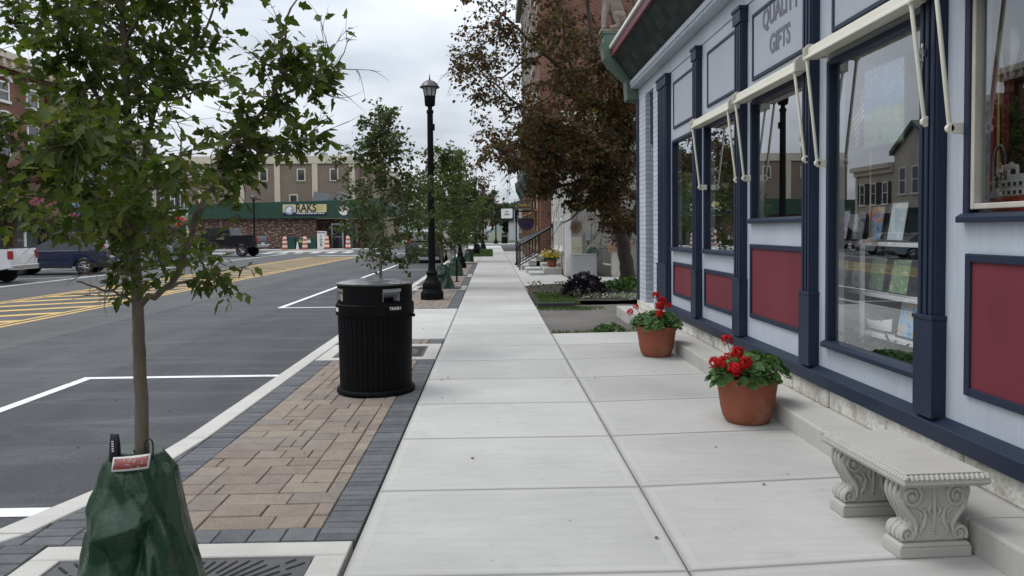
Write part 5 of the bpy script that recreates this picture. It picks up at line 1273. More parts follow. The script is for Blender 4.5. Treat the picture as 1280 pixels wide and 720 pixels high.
# green banner on the third lamp
bn = thing('street_banner', 'green vertical banner hanging beside the third street lamp', 'banner', (-1.52, 46.5, 2.0))
b = MB(); vs = []
for j in range(15):
    z = 1.45*j/14
    for i in range(5): vs.append((-.30+.6*i/4, .02*math.sin(i*1.3+j*.5), z))
b.add(vs, [(j*5+i, j*5+i+1, (j+1)*5+i+1, (j+1)*5+i) for j in range(14) for i in range(4)]); o = b.build('cloth', M('banner_green', (.03, .16, .10), .7, .2, 5), bn, smooth=180); o.modifiers.new('th', 'SOLIDIFY').thickness = .006
b = MB()
for k in range(9): b.box(-.18+.05*(k % 3), .10+.05*(k % 2), -.032, -.024, .12+.145*k, .17+.145*k)
b.build('pale_marks', M('banner_pale', (.4, .5, .45), .7), bn)
b = MB(); b.tube([(-.32, 0, 1.47), (.5, 0, 1.47)], .014, 6); b.tube([(-.32, 0, -.01), (.5, 0, -.01)], .014, 6); b.build('bar', MAT_BLACKM, bn)

# ---- stone bench
MAT_BENCH = concrete_mat('cast_stone', (.43, .415, .375), slab=False, var=.16)
bench = thing('stone_bench', 'pale cast stone garden bench with scrolled legs by the shop step', 'bench', (1.995, 3.67, 0))
bench.rotation_euler = (0, 0, R(3.0))
BL, BW, ZT = .365, .192, .415
b = MB(); g = 14
b.prism([(-BW, -BL), (BW, -BL), (BW, BL), (-BW, BL)], 'z', .348, .362, s1=1.06, c=(0, 0)); b.prism([(-BW*1.06, -BL*1.06), (BW*1.06, -BL*1.06), (BW*1.06, BL*1.06), (-BW*1.06, BL*1.06)], 'z', .3625, .378); b.prism([(-BW*1.06, -BL*1.06), (BW*1.06, -BL*1.06), (BW*1.06, BL*1.06), (-BW*1.06, BL*1.06)], 'z', .3785, .402, s1=.93, c=(0, 0))
b.prism([(-BW*.975, -BL*.985), (BW*.975, -BL*.985), (BW*.975, BL*.985), (-BW*.975, BL*.985)], 'z', .4025, .410)
top = b.build('seat', MAT_BENCH, bench, bev=.006)
# egg-and-dart edging
b = MB()
def edge_run(p0, p1, n):
    p0, p1 = Vector(p0), Vector(p1); d = (p1-p0)/n; dn = d.normalized(); inn = Vector((-dn.y, dn.x, 0))
    for k in range(n):
        c = p0+d*(k+.5); q = [c-inn*.0+Vector((0, 0, -.004)), c+inn*.012+dn*.004+Vector((0, 0, .008)), c+inn*.022+dn*.009+Vector((0, 0, .013))]
        b.tube(q, [.007, .0095, .006], 6); b.tube([c+d*.5-inn*.001, c+d*.5+inn*.020+Vector((0, 0, .011))], [.003, .004], 5)
x_, y_, z_ = BW*1.045, BL*1.05, .388
edge_run((-x_, -y_, z_), (x_, -y_, z_), 17); edge_run((x_, -y_, z_), (x_, y_, z_), 36); edge_run((x_, y_, z_), (-x_, y_, z_), 17); edge_run((-x_, y_, z_), (-x_, -y_, z_), 36)
b.build('carved_edge', MAT_BENCH, top, smooth=60)
def spiral(cx, cz, r0, turns, sgn, a0, y, n=26):
    return [(cx+sgn*(r0*(1-.88*i/n))*math.cos(a0+2*math.pi*turns*i/n), y, cz+(r0*(1-.88*i/n))*math.sin(a0+2*math.pi*turns*i/n)) for i in range(n+1)]
def bench_leg(yc):
    hy = .052; b = MB()
    half = [(.178, .348), (.173, .325), (.196, .295), (.188, .262), (.168, .225), (.142, .19), (.128, .165), (.135, .145), (.160, .13), (.178, .108), (.178, .085), (.165, .066)]
    half = [(x*.90, z) for x, z in half]; poly = half + [(-x, z) for x, z in half[::-1]]
    b.prism(poly, 'y', yc-hy, yc+hy)
    lg = b.build('leg', MAT_BENCH, bench, bev=.012, seg=3, smooth=50)
    p = MB(); p.box(-.173, .173, yc-.072, yc+.072, 0, .050); p.prism([(-.173, yc-.072), (.173, yc-.072), (.173, yc+.072), (-.173, yc+.072)], 'z', .0505, .068, s1=.92, c=(0, yc)); p.build('plinth', MAT_BENCH, lg, bev=.006)
    s = MB()
    for sg in (-1, 1):
        y = yc+sg*(hy+.001)
        for mir in (-1, 1):
            s.tube(spiral(mir*.118, .282, .058, 2.0, mir, R(60), y), [.013*(1-.45*i/26) for i in range(27)], 7)
            s.tube(spiral(mir*.138, .105, .038, 1.6, mir, R(-40), y), [.011*(1-.4*i/26) for i in range(27)], 7)
            s.tube([(mir*.172, y, .268), (mir*.150, y, .222), (mir*.115, y, .185), (mir*.095, y, .15), (mir*.10, y, .11), (mir*.118, y, .078)], [.010, .015, .016, .014, .012, .008], 7)
            s.tube([(mir*.06, y, .225), (mir*.045, y, .19), (mir*.055, y, .15), (mir*.075, y, .125), (mir*.06, y, .10)], [.006, .012, .014, .012, .006], 7)
            s.tube([(mir*.105, y, .225), (mir*.075, y, .205), (mir*.07, y, .175)], [.005, .011, .006], 6); s.ball((mir*.118, y, .282), .016, 8, 6)
            s.tube([(mir*.015, y, .25), (mir*.03, y, .215), (mir*.012, y, .185)], [.005, .012, .006], 6)
        s.tube([(0, y, .32), (0, y, .27), (0, y, .2), (0, y, .12)], [.006, .013, .012, .006], 7); s.ball((0, y, .33), (.03, .012, .018), 8, 6)
        for z in (.11, .125, .14, .155, .17): s.ball((0, y, z), (.013, .008, .006), 7, 5)
        # rolled outer faces
        for mir in (-1, 1):
            pass
    for mir in (-1, 1):
        for dy in (-.034, 0, .034):
            s.tube([(mir*.180, yc+dy, .345), (mir*.1945, yc+dy, .318), (mir*.1965, yc+dy, .293), (mir*.187, yc+dy, .26), (mir*.166, yc+dy, .223), (mir*.141, yc+dy, .188), (mir*.130, yc+dy, .165)], .010, 6)
            s.tube([(mir*.137, yc+dy, .145), (mir*.162, yc+dy, .128), (mir*.179, yc+dy, .107), (mir*.178, yc+dy, .086)], .010, 6)
    s.v = [(x*.90, y, z) for x, y, z in s.v]; s.build('scrollwork', MAT_BENCH, lg, smooth=60)
bench_leg(-.235); bench_leg(.27)

# ---- geranium pots
MAT_PETAL = leaf_mat('geranium_red', [(.42, .006, .008), (.60, .014, .012), (.50, .008, .015)], .2, .55)
MAT_GERAN = leaf_mat('geranium_leaf', [(.045, .10, .025), (.07, .145, .04), (.10, .19, .06), (.08, .15, .05), (.055, .12, .03)], .2, .5)
def geranium(loc, label, seed, blooms, lean, n=330):
    t = thing('geranium_pot', label, 'flower pot', loc, 0, 'clay geranium pots by the shop step'); r = random.Random(seed)
    clay_pot(t, .252, .365, 48)
    st = MB(); b = MB(); top_ = .36
    for i in range(n):
        a = r.uniform(0, 6.283); q = math.sqrt(r.random()); rr = .30*q
        hgt = top_+.02+.145*(1-q**2)**.6*r.uniform(.55, 1.05)+lean(math.cos(a)*rr, math.sin(a)*rr)
        p = Vector((rr*math.cos(a), rr*math.sin(a)*.92, hgt))
        if q > .86: p.z -= r.uniform(0, .07)
        d = Vector((math.cos(a)*.8*q+r.gauss(0, .35), math.sin(a)*.8*q+r.gauss(0, .35), .25+r.gauss(0, .25)))
        # round scalloped leaf, nearly facing outwards and up
        nn = Vector((math.cos(a)*q*.9+r.gauss(0, .25), math.sin(a)*q*.9+r.gauss(0, .25), .9)).normalized(); u = nn.orthogonal().normalized(); v = nn.cross(u); s_ = r.uniform(.026, .046)
        ring = []; k = 11; ph = r.uniform(0, 6.28)
        for j in range(k):
            th = ph+2*math.pi*j/k; rad = s_*(1+.07*math.cos(th*7)) * (.55 if j == 0 else 1)
            ring.append(p+u*rad*math.cos(th)+v*rad*math.sin(th)+nn*(.22*s_+r.uniform(-.12, .12)*s_))
        b.add([p]+ring, [(0, 1+j, 1+(j+1) % k) for j in range(k)])
        if i % 4 == 0: st.tube([(p.x*.3, p.y*.3, top_-.05), tuple(p*.7+Vector((0, 0, .05))), tuple(p)], .003, 5)
    b.build('foliage', MAT_GERAN, t, recalc=False); st.build('stems', M('stem_green', (.10, .14, .05), .6), t)
    for (x, y, z, s_) in blooms:
        fl_ = MB(); c = Vector((x, y, z)); fl_.tube([(x*.4, y*.4, top_), (x*.8, y*.8, (top_+z)/2+.03), (x, y, z-.01)], .0035, 5, 1)
        for i in range(int(46*s_/.05)):
            dd = Vector((r.gauss(0, 1), r.gauss(0, 1), r.gauss(.25, .9))).normalized(); pp = c+dd*s_*r.uniform(.65, 1.0)
            u = dd.orthogonal().normalized(); v = dd.cross(u); ph = r.uniform(0, 6.28); pr = s_*.36
            for j in range(5):
                th = ph+2*math.pi*j/5; e = u*math.cos(th)+v*math.sin(th); f = u*math.cos(th+.55)+v*math.sin(th+.55); g_ = u*math.cos(th-.55)+v*math.sin(th-.55)
                fl_.add([pp, pp+g_*pr*.75+dd*.004, pp+e*pr+dd*r.uniform(-.004, .006), pp+f*pr*.75+dd*.004], [(0, 1, 2, 3)], 0)
        fl_.build('bloom', [MAT_PETAL, MATS['stem_green']], t, recalc=False)
    return t
geranium((1.985, 5.86, 0), 'nearer clay pot of geraniums with six red blooms on its left side', 31,
         [(-.245, -.17, .50, .046), (-.17, -.24, .455, .055), (-.09, -.22, .50, .05), (-.13, -.16, .57, .05), (-.19, -.10, .655, .042), (-.275, -.06, .475, .046), (-.205, -.18, .545, .03)], lambda x, y: .03*x/.3-.0)
geranium((1.95, 8.98, 0), 'farther clay pot of geraniums with red blooms rising in the middle', 77,
         [(.02, -.10, .60, .06), (.06, -.06, .66, .05), (.0, .02, .72, .045), (-.01, -.20, .52, .05), (.12, -.12, .615, .035), (-.33, -.1, .54, .04), (-.27, -.14, .60, .035)], lambda x, y: .0)

# ---- green watering bags
def bagmat():
    t = NT('watering_bag_green'); o = t.obj()
    n = t.noise(t.mapping(o, (1, 1, .7)), 9, 6, .7, dist=.8); f = t.noise(t.mapping(o, (1, 1, 1.6)), 30, 3, .6, dist=.6)
    c = t.ramp(n, [(.3, (.007, .033, .013)), (.7, (.012, .047, .020))])
    h = t.math('ADD', t.math('MULTIPLY', n, .5), t.math('MULTIPLY', f, .10))
    t.bsdf(c, t.ramp(n, [(.3, .20), (.7, .33)]), h, .04, .42, spec=.5); return t.m
MAT_BAG = bagmat()
FOLDS = [((-.62, .55), (.55, .66), .030, .10), ((-.62, .55), (.05, .22), -.030, .12), ((.55, .66), (.05, .22), -.034, .10), ((.05, .22), (.12, .0), .024, .10),
         ((-.45, .93), (.35, .74), .014, .08), ((.30, .95), (.75, .55), .020, .10), ((.75, .55), (.85, .0), .022, .10), ((-.62, .55), (-.75, .0), .020, .12),
         ((-.30, .42), (-.45, .05), .014, .08), ((-.5, .78), (-.1, .70), -.012, .07), ((.40, .50), (.55, .08), .018, .08), ((-.05, .85), (.40, .66), -.010, .06),
         ((1.2, .9), (1.4, .1), .03, .12), ((-1.2, .9), (-1.5, .1), .03, .12), ((1.0, .6), (1.7, .4), -.02, .1), ((-1.0, .5), (-1.7, .6), -.02, .1)]
def fold_at(u, v):
    k = 0
    for (a, b_), (c, d), amp, wd in FOLDS:
        ex, ey = c-a, d-b_; t = max(0, min(1, ((u-a)*ex+(v-b_)*ey)/(ex*ex+ey*ey))); q = math.hypot((u-a-ex*t), (v-b_-ey*t))
        k += amp*max(0, 1-q/(wd*1.5))**1.15
    return k
LEFT_R = [(0, .262), (.30, .238), (.39, .228), (.66, .200), (.80, .155), (.93, .128), (1, .112)]
RIGHT_R = [(0, .262), (.30, .218), (.48, .185), (.66, .158), (.89, .135), (.96, .098), (1, .075)]
def lerp_r(tab, v):
    for (a, b_), (c, d) in zip(tab, tab[1:]):
        if a <= v <= c: return b_+(d-b_)*(v-a)/(c-a)
    return tab[-1][1]
def bag(loc, label, h, sc_, seed, fine=False, group='green watering bags at the saplings', rz=0):
    t = thing('watering_bag', label, 'watering bag', loc, rz, group); b = MB(); n, m = (140, 96) if fine else (40, 24); vs = []
    for j in range(m+1):
        v = j/m
        for i in range(n):
            a = 2*math.pi*i/n; c, s_ = math.cos(a), math.sin(a)
            w_ = .5+.5*c; base = lerp_r(LEFT_R, v)*(1-w_)+lerp_r(RIGHT_R, v)*w_
            u = (a+math.pi/2+math.pi) % (2*math.pi)-math.pi      # 0 in front
            k = base+fold_at(u, v)*(1.35 if v < .93 else .4)*(1 if abs(u) < .9 else .5)
            p = (c*1.3+seed, s_*1.3, v*1.6)
            k += base*.055*(abs(mnoise.noise((p[0]*1.7, p[1]*1.7, p[2]*1.7)))-.2) + .004*mnoise.noise((c*5+seed, s_*5, v*6)) + .0035*(abs(mnoise.noise((c*11+seed, s_*11, v*9)))-.2)
            if v < .03: k += .012*(1-v/.03)
            vs.append((k*c*sc_, k*s_*.86*sc_, h*(v+.030*max(0, v-.8)*5*(-c*.5-.1))))
    # the mouth closes in round the trunk
    for q in (.70, .40, .30):
        for i in range(n): x, y, z = vs[m*n+i]; vs.append((x*q, y*q, z-.012*(1-q)*2))
    mm = m+3
    b.add(vs, [(j*n+i, j*n+(i+1) % n, (j+1)*n+(i+1) % n, (j+1)*n+i) for j in range(mm) for i in range(n)])
    b.build('bag', MAT_BAG, t, smooth=180)
    return t
bg0 = bag((-1.375, 2.98, .0), 'largest dark green watering bag zipped round the nearest sapling, with straps and a label', .672, .965, 1.7, True)
MAT_STRAP = M('strap_black', (.012, .012, .014), .6, .2, 30)
def strap(p, w_, h_, th, ang, nm='strap'):
    q = [(w_*math.cos(a), w_*.25*math.sin(2*a), h_*math.sin(a)**.75) for a in [math.pi*i/18 for i in range(19)]]
    q = [(w_, 0, -.045)]+q+[(-w_, 0, -.045)]
    m = Matrix.Translation(p) @ Matrix.Rotation(ang, 4, 'Z'); b = MB(); vs = []
    for x, y, z in q: vs += [m @ Vector((x, y-th/2, z)), m @ Vector((x, y+th/2, z))]
    b.add(vs, [(2*i, 2*i+1, 2*i+3, 2*i+2) for i in range(len(q)-1)]); o = b.build(nm, MAT_STRAP, bg0, smooth=180); o.modifiers.new('th', 'SOLIDIFY').thickness = .0025; return o
s1 = strap((-.062, -.085, .690), .010, .062, .034, R(78)); s2 = strap((.050, -.050, .660), .020, .062, .006, R(-25))
b = MB()
for k in range(5): z = .688+.009*k; b.box(-.066, -.058, -.1025, -.1018, z, z+.0045)
b.build('strap_print', MAT_WHITE, s1)
lab = MB(); vs = []
for i in range(13):
    x = -.085+.140*i/12; v = .955
    a = math.atan2(-1, x/.10); c, s_ = math.cos(a), math.sin(a); w_ = .5+.5*c
    y = -.102-.010*math.sin(i/12*math.pi); vs += [(x+.025, y-.022, .618+.012*i/12), (x+.025, y-.002, .668+.012*i/12)]
lab.add(vs, [(2*i, 2*i+2, 2*i+3, 2*i+1) for i in range(12)])
def labelm():
    t = NT('bag_label'); o = t.obj(); n = t.noise(t.mapping(o, (60, 1, 130)), 1.0, 5, .75); s = t.n('ShaderNodeSeparateXYZ'); t.l(o, s.inputs[0])
    xx = t.math('ADD', s.outputs[0], -.010); inx = t.math('LESS_THAN', t.math('ABSOLUTE', xx), .064)
    inz = t.math('LESS_THAN', t.math('ABSOLUTE', t.math('SUBTRACT', s.outputs[2], t.math('ADD', .649, t.math('MULTIPLY', xx, .086)))), .0185)
    c = t.ramp(n, [(.38, (.40, .38, .35)), (.45, (.22, .045, .035)), (.6, (.28, .05, .04)), (.66, (.06, .055, .055))])
    t.bsdf(t.mix(t.math('MULTIPLY', inx, inz), (.62, .61, .58), c), .4); return t.m
o = lab.build('label', labelm(), bg0, smooth=180); o.modifiers.new('th', 'SOLIDIFY').thickness = .002
b1x = bag((-1.31, 20.25, 0), 'green watering bag on the brick strip just behind the tallest street lamp', .62, 1.12, 4.1)
for loc, lb, rz_ in (((-1.25, 25.6, 0), 'dark green watering bag around the third sapling, second beyond the tallest lamp', .9), ((-1.15, 37.0, 0), 'small green watering bag at the foot of the fourth sapling, before the grass patch', 2.0), ((-.98, 50.2, 0), 'green watering bag on the small grass patch', 3.0)):
    dup(b1x, location=loc, rotation_euler=(0, 0, rz_), label=lb)

# ---- things around the lumber store
MAT_ORANGE = M('barrel_orange', (.62, .115, .035), .5, .1, 5); MAT_REFL = M('reflective_white', (.72, .70, .68), .4, .05)
def barrel(px, Y, label):
    p = at(px, 300, Y=Y); t = thing('traffic_barrel', label, 'traffic barrel', (p.x, Y, 0), 0, 'orange traffic barrels at the lumber store')
    b = MB(); z = 0; hs = [.2, .18, .18, .18, .18, .18]; prof = []
    for i, h in enumerate(hs):
        rr = .235-.014*i; b.lathe([(rr, z), (rr-.008, z+h-.012), (rr-.02, z+h)], n=20, mi=i % 2); z += h
    b.lathe([(.28, 0), (.28, .06)], n=20, mi=2); b.build('drum', [MAT_ORANGE, MAT_REFL, MAT_TYRE], t, smooth=30)
    b = MB(); b.box(-.12, .12, -.02, .02, z, z+.08); b.build('handle', MAT_ORANGE, t, bev=.01)
barrel(356, 66.6, 'leftmost orange and white traffic barrel, left of the green bin'); barrel(381, 66.6, 'orange and white traffic barrel in front of the green bins'); barrel(408.5, 67.2, 'orange and white traffic barrel beside the ICE freezer'); barrel(435, 66.8, 'orange traffic barrel right of the store door, half hidden by leaves')
tcn = thing('traffic_cone', 'small white traffic cone between the green bins', 'traffic cone', (at(371.7, 300, Y=66.9).x, 66.9, 0)); b = MB(); b.lathe([(.14, .03), (.03, .68)], n=14); b.build('cone', MAT_REFL, tcn); b = MB(); b.box(-.19, .19, -.19, .19, 0, .03); b.lathe([(.10, .22), (.085, .34)], n=14); b.build('base', MAT_ORANGE, tcn)
MAT_BING = M('bin_green', (.012, .065, .055), .5, .15, 3); MAT_BING2 = M('bin_dark_green', (.014, .06, .035), .5, .15, 3)
def binbox(px0, px1, py0, Y, name, label, mat, marks=()):
    x0, x1 = at(px0, 300, Y=Y).x, at(px1, 300, Y=Y).x; h = at(px0, py0, Y=Y).z; t = thing(name, label, 'bin', ((x0+x1)/2, Y, 0)); w_ = (x1-x0)/2
    b = MB(); b.prism([(-w_, 0), (w_, 0), (w_, h*.86), (w_*.9, h), (-w_*.9, h), (-w_, h*.86)], 'y', -.4, .4); b.build('body', mat, t, bev=.02)
    b = MB(); b.box(-w_*1.02, w_*1.02, -.43, -.401, h*.80, h*.86); b.build('lid', mat, t)
    for (u, v, ww, hh, m_) in marks: b = MB(); b.box(w_*u-ww, w_*u+ww, -.415, -.4015, h*v-hh, h*v+hh); b.build('notice', m_, t)
binbox(360.5, 369.5, 296, 67.8, 'recycling_bin', 'teal green recycling bin left of the dark green bins', MAT_BING)
binbox(373, 385, 297.5, 68.2, 'green_container', 'dark green container with pale yellow notice by the brick wall', MAT_BING2, ((-.35, .75, .16, .14, M('notice_yellow', (.5, .5, .15), .5)),))
binbox(385.5, 396, 297, 68.2, 'green_container', 'dark green container with white notice, left of the ICE freezer', MAT_BING2, ((-.75, .72, .2, .18, MAT_WHITE),))
ic = thing('ice_freezer', 'white upright freezer lettered ICE beside the store door', 'freezer', (at(402, 300, Y=68).x, 68.2, 0))
h = at(402, 289, Y=68).z; b = MB(); b.box(-.36, .36, -.4, .4, 0, h); ib = b.build('body', MAT_WHITE, ic, bev=.03)
for i, c in enumerate('ICE'): text('lettering', c, .38, MAT_FRAMEB, ib, (0, -.405, h*(.70-.235*i)), (1, 0, 0), (0, 0, 1), .003, bold=.012)
b = MB(); b.box(-.35, .35, -.41, -.401, h*.88, h*.97); b.build('top_panel', MAT_METER, ib)
rw = thing('road_work_sign', 'orange diamond road work sign seen through the leaves across the street', 'sign', (-20.4, 50.0, 0))
b = MB(); b.prism([(0, 1.75), (.55, 2.3), (0, 2.85), (-.55, 2.3)], 'y', -.015, .015); b.build('panel', M('sign_orange', (.75, .12, .05), .5, .05), rw)
b = MB(); b.prism([(-.3, 2.22), (0, 2.5), (.3, 2.22), (.18, 2.15), (0, 2.3), (-.18, 2.15)], 'y', -.022, -.0155); b.build('symbol', MAT_FRAMEB, rw)
b = MB(); b.tube([(0, .02, 1.8), (0, .02, .2)], .025, 8); b.tube([(0, 0, .35), (-.5, -.3, 0)], .02, 6); b.tube([(0, 0, .35), (.5, -.3, 0)], .02, 6); b.tube([(0, 0, .35), (0, .5, 0)], .02, 6); b.build('stand', MAT_METER, rw)
# ---- end of the pavement
rb = thing('refuse_box', 'black box shaped bin at the far end of the pavement', 'bin', (1.45, 82.6 if False else 87.0, 0)); b = MB(); b.box(-.35, .35, -.35, .35, 0, 1.15); b.build('body', MAT_BLACKM, rb, bev=.03); b = MB(); b.box(-.28, .28, -.40, -.351, .75, 1.0); b.build('flap', M('flap_grey', (.1, .1, .11), .5), rb)
ss = thing('street_sign', 'white rectangular street sign on a thin grey post beyond the side street', 'sign', (2.6, 88.0, 0)); b = MB(); b.tube([(0, 0, 0), (0, 0, 3.9)], .05, 8); b.build('post', MAT_METER, ss); b = MB(); b.box(-1.5, -.2, -.04, -.005, 2.9, 4.0); bdx = b.build('panel', MAT_WHITE, ss, bev=.01)
b = MB(); b.box(-1.15, -.55, -.048, -.041, 3.25, 3.45); b.box(-1.05, -.65, -.048, -.041, 3.6, 3.75); b.build('dark_marks', MAT_METER, bdx)
rd = thing('round_sign', 'white round sign on a post left of the farthest street lamp', 'sign', (-.35, 86.5, 0)); b = MB(); b.tube([(0, 0, 0), (0, 0, 2.1)], .04, 8); b.build('post', MAT_METER, rd); b = MB(); b.lathe([(.30, -.02), (.30, .02)], (0, -.045, 1.85), 20, axis='y'); b.build('disc', MAT_WHITE, rd)
for x, y, w_, h, lb in ((-3.5, 112, 6.5, 2.7, 'long white box trailer parked in the distance'), (6.6, 118, 8, 2.5, 'low pale shed in the distance behind the trees')):
    t = thing('box_trailer' if x < 0 else 'low_shed', lb, 'trailer' if x < 0 else 'shed', (x, y, 0)); b = MB(); b.box(-w_/2, w_/2, -1.2, 1.2, .5 if x < 0 else -.1, h+.4); b.build('body', M('far_white', (.55, .56, .57), .6, .06), t, bev=.05)
    b = MB()
    if x < 0:
        for k in (-.3, -.2, .3): b.lathe([(.42, -1.1), (.42, 1.1)], (w_*k, 0, .35), 14, axis='y')
        b.build('wheels', MAT_TYRE, t)
    else: b.prism([(-w_/2-.3, h+.4), (0, h+1.3), (w_/2+.3, h+.4)], 'y', -1.5, 1.5); b.build('roof', MAT_ROOF, t)
pl = thing('planter_tub', 'pale square planter tub at the edge of the far grass patch', 'planter', (-1.55, 43.0, 0)); b = MB(); b.prism([(-.3, -.3), (.3, -.3), (.3, .3), (-.3, .3)], 'z', 0, .45, s1=1.08); b.build('tub', MAT_STEP, pl, bev=.02); b = MB(); b.box(-.28, .28, -.28, .28, .44, .452); b.build('soil', MAT_SOILP, pl)
bp = thing('bollard', 'thin black post on the brick strip beside the second watering bag', 'bollard', (-1.05, 22.5, 0)); b = MB(); b.tube([(0, 0, 0), (0, 0, .62)], .025, 8); b.ball((0, 0, .63), .035, 8, 6); b.lathe([(.07, 0), (.07, .02)], n=12); b.build('post', MAT_BLACKM, bp)
# ================================================================== trees and plants
class Skel:
    """branches as tapered tubes, and the places where leaves sit"""
    def __init__(s, seed): s.r = random.Random(seed); s.mb = MB(); s.sites = []
    def limb(s, pts, r0, r1, n=7, wob=0.0, sub=3):
        P = [Vector(p) for p in pts]; out = []
        for i in range(len(P)-1):
            p0, p1, p2, p3 = P[max(i-1, 0)], P[i], P[i+1], P[min(i+2, len(P)-1)]
            for k in range(sub):
                t = k/sub; out.append(.5*((2*p1)+(p2-p0)*t+(2*p0-5*p1+4*p2-p3)*t*t+(3*p1-p0-3*p2+p3)*t**3))
        out.append(P[-1])
        if wob: out = [out[0]]+[p+Vector((s.r.gauss(0, wob), s.r.gauss(0, wob), s.r.gauss(0, wob))) for p in out[1:]]
        m = len(out)-1; s.mb.tube(out, [r0+(r1-r0)*i/m for i in range(m+1)], n); return out
    def twig(s, p, d, l, r0, leaves, droop=.0, spread=.35, sub=2):
        """a thin shoot with leaves along it and a few side shoots"""
        d = d.normalized(); pts = [Vector(p)]; n = 4
        for i in range(n):
            d = (d+Vector((s.r.gauss(0, .18), s.r.gauss(0, .18), s.r.gauss(0, .15)-droop))).normalized(); pts.append(pts[-1]+d*l/n)
        s.mb.tube(pts, [r0*(1-.75*i/n) for i in range(n+1)], 5)
        for k in range(leaves):
            u = s.r.uniform(.12, 1.0)*n; i = min(int(u), n-1); q = pts[i].lerp(pts[i+1], u-i)
            s.sites.append((q, (pts[i+1]-pts[i]).normalized()))
        if sub:
            for k in range(s.r.randint(1, 3)):
                i = s.r.randint(1, n-1); dd = (d+Vector((s.r.gauss(0, .7), s.r.gauss(0, .7), s.r.gauss(.1, .5))))
                s.twig(pts[i], dd, l*s.r.uniform(.4, .7), r0*.6, max(2, int(leaves*.55)), droop, spread, sub-1)
    def foliage(s, name, mat, parent, size, lobes, base, keep=None, spread=1.0, droop=.35, fold=.25):
        b = MB()
        for q, d in s.sites:
            if keep and not keep(q, s.r): continue
            o = Vector((s.r.gauss(0, 1), s.r.gauss(0, 1), s.r.gauss(0, .7))); o = o.normalized()*size*s.r.uniform(.15, .6)*spread
            ld = (o.normalized()*.9+d*.5+Vector((s.r.gauss(0, .35), s.r.gauss(0, .35), -droop+s.r.gauss(0, .3))))
            leaf(b, q+o, ld, size*s.r.choice((.55, .75, .9, 1.0, 1.1, 1.25)), s.r, lobes, fold)
        return b.build(name, mat, parent, base, recalc=False)

MAT_LEAF1 = leaf_mat('sapling_leaf_dark', [(.036, .058, .011), (.054, .082, .015), (.078, .106, .020), (.044, .068, .014), (.105, .128, .028), (.052, .074, .017), (.125, .130, .034), (.036, .054, .012)], .38, .5)
MAT_LEAF2 = leaf_mat('sapling_leaf_olive', [(.036, .056, .018), (.055, .075, .024), (.075, .095, .032), (.042, .062, .024), (.09, .10, .038), (.06, .064, .032)], .3, .5)
MAT_LEAF3 = leaf_mat('sapling_leaf_light', [(.055, .085, .02), (.08, .11, .03), (.105, .135, .04), (.06, .09, .032), (.125, .135, .05)], .36, .5)
MAT_CRAB = leaf_mat('crabapple_leaf', [(.040, .022, .013), (.066, .038, .017), (.060, .057, .020), (.088, .030, .020), (.072, .072, .025), (.045, .024, .016), (.10, .050, .020), (.055, .065, .020), (.13, .030, .026), (.06, .078, .020), (.11, .024, .022), (.07, .085, .026)], .36, .55)
MAT_HEUC = leaf_mat('dark_purple_leaf', [(.018, .014, .022), (.035, .025, .038), (.05, .035, .05), (.012, .010, .014)], .08, .35)

# ---- the nearest sapling: limbs followed from the photograph, each at its own depth
TY0 = 2.98
def pix(q):
    v = q-Vector((0, 0, CAM_H)); d = v.dot(FW); return CX+F_PX*v.dot(RT)/d, CY-F_PX*v.dot(UP)/d
def room1(q):
    """how full the near sapling's crown is at a place: open where the sky and the street show through"""
    px, py = pix(q)
    if py > 384: return 0
    if px > 292 and py < 62: return .06 if not 338 < px < 382 else .5
    if 213 < px < 285 and 112 < py < 196: return .22
    if px < 142 and py > 296: return .05
    if px < 80 and 80 < py < 210: return .6
    if px > 318 and py > 238: return 0
    if px > 205 and py > 225: return .5
    if px > 395 and py < 66 or px > 424: return 0
    return .85 if px > 285 else 1
def fp(pts): return [at(x, y, Y=TY0+d) for x, y, d in pts]
ft = thing('sapling_tree', 'nearest leafy green sapling rising from the largest watering bag', 'tree', (at(178, 555, Y=TY0).x, TY0, .0))
FB = ft.location.copy(); sk = Skel(101); rr = sk.r
trunk = fp([(179, 720, 0), (178, 640, 0), (177, 520, 0), (174, 440, 0), (172, 385, 0), (170, 330, 0), (166, 260, 0.01), (160, 180, 0.02), (157, 90, .02), (153, 0, .0), (152, -90, -.02), (150, -190, 0)])
T_ = sk.limb(trunk, .029, .008, 12, .0012, 4)
